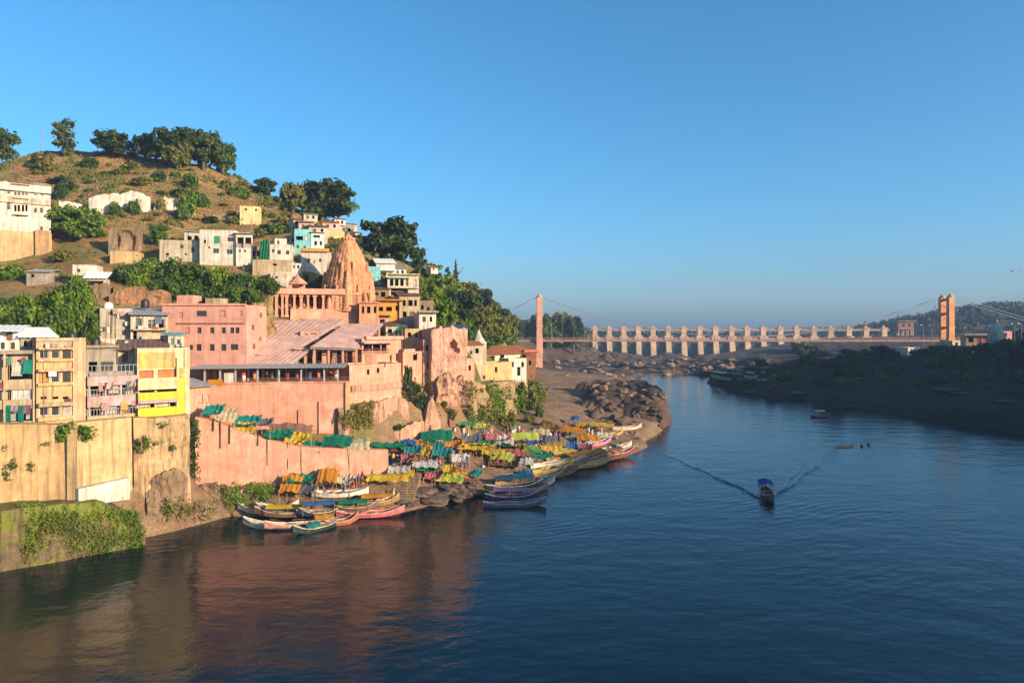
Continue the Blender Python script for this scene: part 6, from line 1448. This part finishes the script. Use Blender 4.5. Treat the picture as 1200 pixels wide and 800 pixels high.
for (qx, qy, nm) in ((800, 541, 'l'), (975, 533, 'r')):
    q = hit_w(qx, qy); wake(p0, q-p0, (q-p0).length*1.35, .6, 2.4, .30)
    wake(p0+(q-p0)*.06, (q-p0)+Vector((0, 6, 0)), (q-p0).length*.9, .5, 1.6, .17)
p0 = hit_w(951, 490); q = hit_w(855, 476); wake(p0, q-p0, (q-p0).length*1.1, .6, 2.2, .12)
cn.scale.z = .45
for c in cn.children: c.data.materials.clear(); c.data.materials.append(DARK)
def steps(label, px0, py0, px1, py1, n, wdt):
    a, b_ = hit(px0, py0), hit(px1, py1); d = b_-a; rz = math.atan2(d.y, d.x); L = math.hypot(d.x, d.y); mb = MB(); dz = (b_.z-a.z)/n
    vs_ = []; pr = [(0, -1.0)]
    for k in range(n): pr += [(L*k/n, dz*(k+1)), (L*(k+1)/n, dz*(k+1))]
    pr.append((L, -1.0)); m_ = len(pr)
    for s in (-1, 1): vs_ += [(x, s*wdt/2, z+.12) for (x, z) in pr]
    fs_ = [tuple(range(m_)), tuple(range(2*m_-1, m_-1, -1))]+[(i, i+m_, (i+1) % m_+m_, (i+1) % m_) for i in range(m_)]
    mb.add(vs_, fs_); return tag(mb.build('stone_steps', STONE, None, a, rz), label, 'steps')
steps('broad stone steps rising from the water beside the dark slab rocks', 462, 586, 474, 552, 12, 5.0)
steps('stone steps climbing the ghat below the great green tent', 512, 560, 512, 530, 12, 4.0)
steps('stone steps in the right part of the ghat up from the moored boats', 596, 556, 575, 528, 12, 4.5)
steps('narrow stone steps up to the foot of the pointed pink rock', 520, 522, 508, 507, 9, 2.6)
# ---------------------------------------------------------------- people on the ghat
SKIN = paint('brown_skin', (.16,.085,.05), .6, .1); HAIR = paint('black_hair', (.012,.01,.009), .5, .1)
def skin_body(name, joints, edges, radii):
    me = bpy.data.meshes.new(name+'_sk'); me.from_pydata(joints, edges, []); o = bpy.data.objects.new(name+'_sk', me); COL.objects.link(o)
    o.modifiers.new('s', 'SKIN'); sv = me.skin_vertices[0].data
    for v, r_ in zip(sv, radii): v.radius = (r_, r_)
    sv[0].use_root = True
    sub = o.modifiers.new('u', 'SUBSURF'); sub.levels = 1
    dg = bpy.context.evaluated_depsgraph_get(); ev = o.evaluated_get(dg); m_ = bpy.data.meshes.new_from_object(ev); m_.name = name
    m_.materials.clear(); m_.materials.append(SKIN); m_.polygons.foreach_set('use_smooth', [True]*len(m_.polygons))
    bpy.data.objects.remove(o); return m_
def figure(name, pose):
    if pose == 'sit':
        J = [(0,0,.22),(0,.02,.45),(0,.03,.62),(0,.02,.72),(0,0,.80),(0,-.01,.90),(.10,-.02,.2),(.24,-.36,.28),(.12,-.42,.05),(-.10,-.02,.2),(-.24,-.36,.28),(-.12,-.42,.05),(.19,.02,.62),(.25,-.08,.40),(.18,-.28,.32),(-.19,.02,.62),(-.25,-.08,.40),(-.18,-.28,.32)]
    else:
        s = .16 if pose == 'walk' else .02
        J = [(0,0,.92),(0,0,1.15),(0,.01,1.38),(0,.01,1.47),(0,0,1.56),(0,-.01,1.66),(.09,0,.88),(.10,-s*.9,.48),(.10,-s*.6,.06),(-.09,0,.88),(-.10,s*.5,.48),(-.10,s*1.6,.08),(.19,0,1.38),(.25,s*.6,1.10),(.24,-.05-s*.2,.86),(-.19,0,1.38),(-.25,-s*.6,1.10),(-.24,-.12-s*.5,.88)]
    E = [(0,1),(1,2),(2,3),(3,4),(4,5),(0,6),(6,7),(7,8),(0,9),(9,10),(10,11),(2,12),(12,13),(13,14),(2,15),(15,16),(16,17)]
    Rr = [.13,.12,.13,.055,.09,.075,.09,.06,.045,.09,.06,.045,.06,.042,.032,.06,.042,.032]
    return skin_body(name, J, E, Rr)
BODY = {k: figure('body_'+k, k) for k in ('stand','walk','sit')}
def cl_mesh(pose, kind):
    mb = MB(); o = -.70 if pose == 'sit' else 0
    n = 12; el = lambda a, z: 1.0
    def ell(prof, sx=1.25, sy=.82):
        b = len(mb.v); vs_ = []; fs_ = []
        for (r_, z, y) in prof:
            for k in range(n): t_ = 2*math.pi*k/n; vs_.append((r_*sx*math.cos(t_), y+r_*sy*math.sin(t_), z))
        for i in range(len(prof)-1):
            for k in range(n): k2 = (k+1) % n; fs_.append((i*n+k, i*n+k2, (i+1)*n+k2, (i+1)*n+k))
        mb.add(vs_, fs_)
    if pose == 'sit':
        if kind == 'top': ell([(.16,.2,.02),(.165,.42,.02),(.175,.58,.02),(.11,.70,.02)])
        else: ell([(.30,.02,-.16),(.30,.15,-.16),(.24,.28,-.10),(.16,.33,0)])
    elif kind == 'top': ell([(.165,.84,0),(.155,1.08,0),(.17,1.30,0),(.16,1.40,0),(.085,1.47,0)])
    elif kind == 'long': ell([(.22,.10,.02),(.19,.5,0),(.175,.84,0),(.15,1.02,0)])
    else: ell([(.19,.30,.02),(.18,.6,0),(.17,.9,0)], 1.2, .9)
    return mb
CLM = {}
CLC = [paint('cloth_'+k, c, .85, .2) for k, c in dict(white=(.68,.65,.6), red=(.42,.04,.04), orange=(.62,.24,.02), blue=(.05,.12,.32), green=(.05,.22,.10), pink=(.55,.16,.22), yellow=(.65,.46,.06), dark=(.04,.04,.05), maroon=(.20,.03,.05)).items()]
CNAM = ['white','red','orange','blue','green','pink','yellow','dark','maroon']
def cloth_of(pose, kind, ci):
    key = (pose, kind, ci)
    if key not in CLM: CLM[key] = cl_mesh(pose, kind).mesh('garment', CLC[ci])
    return CLM[key]
hm = MB(); hm.lathe([(.02,-.02),(.098,.0),(.105,.05),(.09,.10),(.05,.135),(.01,.145)], 10); HAIRM = hm.mesh('hair', HAIR, True)
def person(x, y, z, pose, top, low, label, rz, group='people on the ghat'):
    r = empty('person', (x, y, z), rz, label, 'person', group)
    inst('body', BODY[pose], r)
    inst('shirt', cloth_of(pose, 'top', top), r); inst('skirt' if pose == 'stand' else 'trousers', cloth_of(pose, 'long' if pose == 'stand' else 'short', low), r)
    inst('hair', HAIRM, r, (0, .015, .80+.04 if pose == 'sit' else 1.585))
PP = [(478,540),(486,541),(492,534),(497,536),(506,534),(514,536),(521,534),(527,538),(538,531),(545,532),(550,531),(561,533),(570,533),(588,531),(596,529),(607,528),(622,524),(634,523),(640,519),(648,527),(655,517),(515,546),(540,548),(533,507),(527,505),(505,512),(398,573),(404,575),(414,572),(420,570),(425,568),(436,565),(372,577),(380,579),(346,581),(334,576),(461,544),(545,556),(565,548),(583,549),(598,544),(630,541),(642,537),(680,515),(694,512),(705,509),(562,510),(577,506),(590,505),(650,511),(668,513)]
place = {0:'among the stalls of the ghat'}
used = {}
r5 = random.Random(8)
for _ in range(46): PP.append((r5.uniform(462, 690), 0))
PP = [(x, y if y else r5.uniform(max(505, 548-(x-470)*.22-22), 548-(x-470)*.19)) for x, y in PP]
seen = set()
for i, (px, py) in enumerate(PP):
    q = hit(px, py); pose = ('stand','walk','stand','sit','walk')[i % 5]; a, b_ = (i*5+2) % 9, (i*7+(i//9)) % 9
    where = 'by the boatmen stalls' if px < 440 else ('in the left part of the ghat' if px < 510 else ('in the middle of the ghat' if px < 575 else ('in the right part of the ghat' if px < 640 else 'on the upper beach')))
    lb = '%s person in a %s top and %s %s %s' % ({'stand':'standing','walk':'walking','sit':'sitting'}[pose], CNAM[a], CNAM[b_], 'skirt' if pose == 'stand' else 'trousers', where)
    nn = 0
    while lb in seen and nn < 9: nn += 1; b_ = (b_+1) % 9; lb = '%s person in a %s top and %s %s %s' % ({'stand':'standing','walk':'walking','sit':'sitting'}[pose], CNAM[a], CNAM[b_], 'skirt' if pose == 'stand' else 'trousers', where)
    seen.add(lb)
    person(q.x, q.y, q.z, pose, a, b_, lb, rnd.uniform(-2, 2))
# pilgrims behind the pavilion railing and on the stairs
for i, px in enumerate([284, 296, 310, 318, 335, 346, 362, 372, 386, 393]):
    u, _ = temple_pav.uz(px, 445); z0 = temple_pav.z0+z_f+.16; v = .9+(i % 3)*.5
    w_ = temple_pav.A + temple_pav.u*u + temple_pav.n*v; a, b_ = (i*4+1) % 9, (i*2) % 9
    person(w_.x, w_.y, z0, ('stand','walk')[i % 2], a, b_, '%s pilgrim in %s top and %s %s behind the pavilion railing' % (('standing','walking')[i % 2], CNAM[a], CNAM[b_], ('skirt','trousers')[i % 2]), rnd.uniform(-.5,.5), 'pilgrims in the temple pavilion')
for i, x in enumerate([30, 44, 47, 71, 96, 99, 130, 152, 171, 188]):
    person((632-600)*342/800+x, 341.2+(i % 3)*.7, 17.52, ('walk','stand')[i % 2], (i*3) % 9, (i*4) % 9, 'tiny person walking on the suspension bridge', 1.57 if i % 2 else -1.57, 'people crossing the suspension bridge')
# ---------------------------------------------------------------- rocks of the shore
def rock_mesh(seed, mat_):
    import bmesh
    bm = bmesh.new(); bmesh.ops.create_icosphere(bm, subdivisions=3, radius=1)
    for v in bm.verts:
        p = v.co; q = .28*float(fbm(np.array(p.x*2+p.z*1.7+seed*9), np.array(p.y*2-p.z*1.3), 1.1, seed, 4)); p.xyz = p.xyz*(1+q); p.z *= .62
        p.z = round(p.z*5)/5*.5+p.z*.5
    me_ = bpy.data.meshes.new('boulder'); bm.to_mesh(me_); bm.free(); me_.materials.append(mat_); return me_
ROCKS = rockmat('shade_rock', (.05,.038,.03), (.085,.065,.05), (.03,.022,.018)); ROCKD = rockmat('dark_rock', (.10,.07,.05), (.16,.11,.08), (.045,.032,.026)); ROCKL = rockmat('pale_rock', (.34,.26,.20), (.26,.19,.14), (.14,.10,.08)); ROCKB = rockmat('brown_rock', (.20,.13,.085), (.26,.17,.11), (.08,.055,.04))  # shade_rock: rock colour darkened to carry the shade of the right bank
RM = {t_: [rock_mesh(k+j*4, m_) for k in range(3)] for j, (t_, m_) in enumerate((('dark', ROCKD), ('pale', ROCKL), ('brown', ROCKB), ('shade', ROCKS)))}
def rock(px, py, w, hh, tn, k, label, grp=None):
    q = hit(px, py); s = q.y/FPX*w/2
    tag(inst('boulder', RM[tn][k % 3], None, (q.x, q.y, q.z+s*hh*.15), rnd.uniform(0, 6), (s, s*.8, s*hh)), label, 'boulder', grp)
r4 = random.Random(11)
for i in range(70):
    px = r4.uniform(690, 776); py = r4.uniform(466, 502) if i % 3 else r4.uniform(450, 466)
    rock(px, py, r4.uniform(5, 15), r4.uniform(.6, 1.1), ('brown','dark','dark')[i % 3], i, 'brown boulder of the rock spit', 'boulders of the rock spit')
for i in range(30): rock(r4.uniform(684, 752), r4.uniform(506, 524), r4.uniform(3, 8), .7, 'pale' if i % 2 else 'brown', i, 'pale stone in the rubble below the rock spit', 'stones below the rock spit')
for i in range(110): rock(r4.uniform(648, 905), r4.uniform(421, 441), r4.uniform(3, 13), r4.uniform(.4,.9), ('brown','dark','pale','brown')[i % 4], i, 'rock in the river bed under the bridge', 'rocks in the river bed under the bridge')
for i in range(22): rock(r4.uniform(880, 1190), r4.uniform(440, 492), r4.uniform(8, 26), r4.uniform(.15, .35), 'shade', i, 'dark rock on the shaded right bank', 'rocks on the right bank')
for i, (px, py, w_) in enumerate([(480,592,26),(505,588,40),(535,582,44),(560,577,26),(495,578,40),(525,573,46),(550,570,36),(470,588,20),(515,580,30)]): rock(px, py, w_, .42, 'dark', i, 'flat dark rock of the slab at the water edge of the ghat', 'rock slabs at the water edge')
for i in range(40): rock(r4.uniform(172, 275), r4.uniform(584, 606), r4.uniform(3, 10), .7, 'brown', i, 'brown stone on the low bank below the ochre wall', 'stones on the low left bank')
# ---------------------------------------------------------------- suspension bridge
BY = 342.0; SC = BY/FPX; DZ = CAM_Z-(398-HZ)*SC; xl = (632-600)*SC; xr = (1109-600)*SC; TOP = CAM_Z-(346-HZ)*SC
TOWP = plaster('tower_pink', (.66,.33,.23), .3, sc=.5); TOWO = plaster('tower_orange', (.66,.30,.13), .25, sc=.5)
br = empty('suspension_bridge', (xl, BY, 0), 0, 'suspension footbridge with two pink towers and sagging cables across the river', 'bridge')
for nm, x0, mt in (('l', 0, TOWP), ('r', xr-xl, TOWO)):
    tb = 1.5 if nm == 'l' else 11.5
    mb = MB(); tw = 1.55
    for y in (-3.2, 3.2):
        mb.box(x0-tw, y-1.3, tb, x0+tw, y+1.3, DZ+.8); mb.box(x0-tw*.88, y-1.15, DZ+.802, x0+tw*.88, y+1.15, TOP-1.2); mb.lathe([(1.25,TOP-1.198),(1.25,TOP-.4),(.9,TOP),(.2,TOP+.7)], 8, (x0, y, 0))
    t_ = mb.build('tower', mt, br)
    for z in (DZ+6, DZ+13, TOP-2.2, DZ-2.5):
        cb = MB(); cb.box(x0-.8, -1.9, z-.6, x0+.8, 1.9, z+.6); cb.build('crossbeam', mt, t_)
span = xr-xl
mb = MB(); mb.box(-24, -2.4, DZ-.9, span+38, 2.4, DZ); mb.build('deck', plaster('deck_pink', (.33,.21,.17), .5), br)
for y in (-2.35, 2.35):
    mb = MB(); mb.box(-24, y-.05, DZ+1.0, span+38, y+.05, DZ+1.1); mb.box(-24, y-.04, DZ+.5, span+38, y+.04, DZ+.56)
    x = -24
    while x < span+38: mb.box(x-.05, y-.05, DZ+.002, x+.05, y+.05, DZ+1.0); x += 2.2
    mb.build('railing', plaster('rail_pink', (.36,.23,.19), .4), br)
ZT = TOP-.3; ZM = DZ+1.6
def cz(x): u = (x-span/2)/(span/2); return ZM+(ZT-ZM)*u*u
for y in (-3.2, 3.2):
    mb = MB(); mb.tube([(-34, y, DZ+5), (0, y, ZT)]+[(span*k/36, y, cz(span*k/36)) for k in range(1, 36)]+[(span, y, ZT), (span+60, y, DZ+4)], .14, 6); mb.build('main_cable', STEEL, br)
    x = 6.0
    while x < span-3:
        if cz(x)-DZ > 1.9: hb = MB(); hb.tube([(x, y*.74, DZ), (x, y, cz(x))], .03, 4); hb.build('hanger', STEEL, br)
        x += 5.6
# ---------------------------------------------------------------- the dam
DAMC = plaster('dam_concrete', (.58,.40,.27), .45, sc=.3); DAMR = plaster('dam_red_beam', (.42,.22,.17), .4, sc=.3); GATE = paint('steel_gate', (.05,.07,.095), .5, .3)
pxs = [697,714,731,748,765,783,801,820,838,857,875,894,914,933,953,973,994,1014,1035]
dA, dB = 566.0, 548.0
pts = [P(px, 418, dA+(dB-dA)*i/(len(pxs)-1)) for i, px in enumerate(pxs)]
a = pts[0]; d = pts[-1]-pts[0]; dl = math.hypot(d.x, d.y)
dam = empty('dam', (a.x, a.y, 0), math.atan2(d.y, d.x), 'long low dam with nineteen sunlit piers, dark gates and a road deck on top', 'dam')
zc = CAM_Z-(384.5-HZ)*.68; zk = CAM_Z-(397-HZ)*.68; u_ = Vector((d.x, d.y, 0)).normalized()
us = [(Vector((p.x-a.x, p.y-a.y, 0))).dot(u_) for p in pts]
for i, u in enumerate(us):
    mb = MB(); wv_ = 2.1
    mb.add([(u-wv_,-9,-3),(u+wv_,-9,-3),(u+wv_,4,-3),(u-wv_,4,-3),(u-wv_,-3.4,zk-2),(u+wv_,-3.4,zk-2),(u+wv_,4,zk-2),(u-wv_,4,zk-2)], [(0,3,2,1),(4,5,6,7),(0,1,5,4),(1,2,6,5),(2,3,7,6),(3,0,4,7)])
    mb.box(u-3.3, -4.0, zk-1.998, u+3.3, 4.2, zk+2.2); mb.box(u-2.0, -2.6, zk+2.202, u+2.0, 3, zc-.6); mb.box(u-2.6, -3.0, zc-.598, u+2.6, 3.2, zc+.5); mb.box(u-.9, -1.2, zc+.502, u+.9, 1.2, zc+2.0)
    mb.build('pier', DAMC, dam)
    if i: 
        u0 = us[i-1]; g = MB(); n = 8; gg = []
        for j in range(n+1): t_ = j/n; gg.append([(u0+2.11, 1.2-2.4*math.sin(t_*1.5), -2.5+(zk-1)*t_*.98), (u-2.11, 1.2-2.4*math.sin(t_*1.5), -2.5+(zk-1)*t_*.98)])
        vs_ = [p for r in gg for p in r]; g.add(vs_, [(2*j, 2*j+1, 2*j+3, 2*j+2) for j in range(n)]); g.build('gate', GATE, dam)
mb = MB(); mb.box(us[0]-14, -3.2, zk-1.0, us[-1]+48, -2.65, zk+.6); mb.box(us[0]-14, -2.6, zk-.6, us[-1]+48, 2.6, zk); mb.build('road_deck', DAMR, dam)
mb = MB(); mb.box(us[0]-4, -2.4, zc-2.2, us[-1]+4, 2.0, zc-.5); mb.build('hoist_bridge', plaster('hoist_brown', (.34,.25,.20), .4, sc=.3), dam)
mb = MB(); mb.box(us[-1]+3, -2, -3, us[-1]+46, 4, zk-1.01); mb.build('end_wall', DAMR, dam)
mb = MB(); mb.box(us[0]-30, -2, -3, us[0]-3, 4, zk-2); mb.build('end_wall', DAMR, dam)
h = House('control_house', 'small reddish control house on thin legs above the right end of the dam', 'building', 1053, 520, 1071, 517, 377, 386, 7, foot=0); h.win(1057, 379.5, 1060, 383, 'pane', WHITE); h.win(1064, 379.5, 1067, 383, 'pane', WHITE); h.body(plaster('control_red', (.50,.24,.18), .3), .3, z0=0); h.bx('roof_slab', 1052, 375.4, 1073, 377, -.3, 1.0, DAMR)
for f_ in (.04, .35, .65, .96): h.lb('leg', h.L*f_-.4, .5, -9, h.L*f_+.4, 1.3, -.01, DAMC); h.lb('leg', h.L*f_-.4, 5.5, -9, h.L*f_+.4, 6.3, -.01, DAMC)
# pale embankment wall at the left end of the dam
quay('embankment_wall', 'long pale embankment wall beyond the left bridge tower', 636, 430, 698, 470, 414, 428, 411, 423, 3, plaster('pale_embankment', (.58,.47,.33), .35, sc=.4), .6, 20, .1, 33)
# ---------------------------------------------------------------- right bank buildings
h = House('roadside_building', 'low beige building with dark openings and a white flat roof right of the bridge tower', 'building', 1132, 300, 1172, 296, 393, 406, 8, foot=3)
h.win(1135, 395, 1141, 401, 'open'); h.win(1145, 396, 1150, 402, 'shutter', TILE); h.win(1152, 396, 1157, 402, 'shutter', TILE); h.win(1160, 396, 1165, 402, 'open'); h.body(plaster('beige_road', (.56,.38,.22), .4), .1); h.bx('roof_slab', 1130, 390.8, 1176, 393, -.3, 1.2, OFFWHITE)
k = empty('white_shrine', P(1168, 391, 274), .3, 'small white shrine with a pointed tower above the right bank', 'shrine')
mb = MB(); mb.box(-2.2,-2.2,-7,2.2,2.2,.5); mb.build('wall', OFFWHITE, k); mb = MB(); mb.lathe([(2.3,.5),(2.1,1.4),(1.5,2.8),(.8,4.2),(.5,4.6),(.6,4.9),(.1,5.8)], 10); mb.build('tower', WHITE, k)
simple('roadside_hut', 'small pink hut right of the white shrine', 1176, 1186, 282, 388, 400, plaster('dull_pink', (.45,.22,.22), .3), [W(1178,392,4,5)], 5, cat='hut')
simple('roadside_hut', 'grey flat-roofed house under the white shrine', 1166, 1180, 262, 402, 414, GREY, [W(1172,407,3,4,'open')], 5, cat='hut')
simple('roadside_hut', 'long white shed on the bank left of the right bridge tower', 1064, 1078, 300, 407, 413, WHITE, [W(1068,410,2,3)], 5, cat='shed')
simple('roadside_hut', 'beige approach house joining the right bridge tower', 1116, 1131, 318, 399, 408, OFFWHITE, [W(1121,403,3,4,'open')], 6, cat='hut')
simple('roadside_hut', 'pink hut at the foot of the right bridge tower', 1099, 1106, 325, 407, 416, PINKD, [W(1102,411,2,4,'open')], 4, cat='hut')
for i, px in enumerate((1197, 1189, 1082, 1092)):
    p = P(px, 402 if i < 2 else 400, 300 if i < 2 else 360); lp = empty('lamp_post', (p.x, p.y, p.z-2), 0, ['lamp post at the right picture edge beside the road','lamp post just left of the one at the right picture edge','lamp post left of the right bridge tower, farther','lamp post nearest to the left of the right bridge tower'][i], 'lamp post')
    mb = MB(); mb.tube([(0,0,-2),(0,0,10),(-.8,0,10.6)], .12, 6); mb.build('post', STEEL, lp); mb = MB(); mb.box(-1.7,-.2,10.5,-.8,.2,10.7); mb.build('lamp_head', WHITEM, lp)
# birds
for i, (px, py) in enumerate([(1186,318),(1194,317)]):
    p = P(px, py, 120); mb = MB(); mb.tube([(-.22,0,0),(-.1,0,.02),(.1,0,.02),(.28,0,0)], [.02,.07,.08,.02], 6)
    for s in (-1, 1): mb.add([(.1,s*.05,.03),(-.12,s*.05,.03),(-.16,s*.35,.20),(.08,s*.34,.22),(-.1,s*.62,.12)], [(0,1,2,3),(3,2,4)])
    tag(mb.build('bird', DARK, None, p, R(20+i*40)), ['dark bird flying near the right picture edge, left of two','dark bird flying near the right picture edge, right of two'][i], 'bird')
# ---------------------------------------------------------------- the morning haze over the valley
hz = MB(); hz.box(-1400,-330,-10.5,1400,2400,130)
m = bpy.data.materials.new('haze_air'); m.use_nodes = True; t = m.node_tree; t.nodes.clear()
pv = nd(t, 'ShaderNodeVolumePrincipled'); pv.inputs['Color'].default_value = (.42,.66,1,1); pv.inputs['Density'].default_value = .00022; pv.inputs['Anisotropy'].default_value = .0
out = t.nodes.new('ShaderNodeOutputMaterial'); t.links.new(pv.outputs[0], out.inputs['Volume'])
tag(hz.build('haze', m), 'thin blue morning haze over the valley', 'haze', kind='stuff')
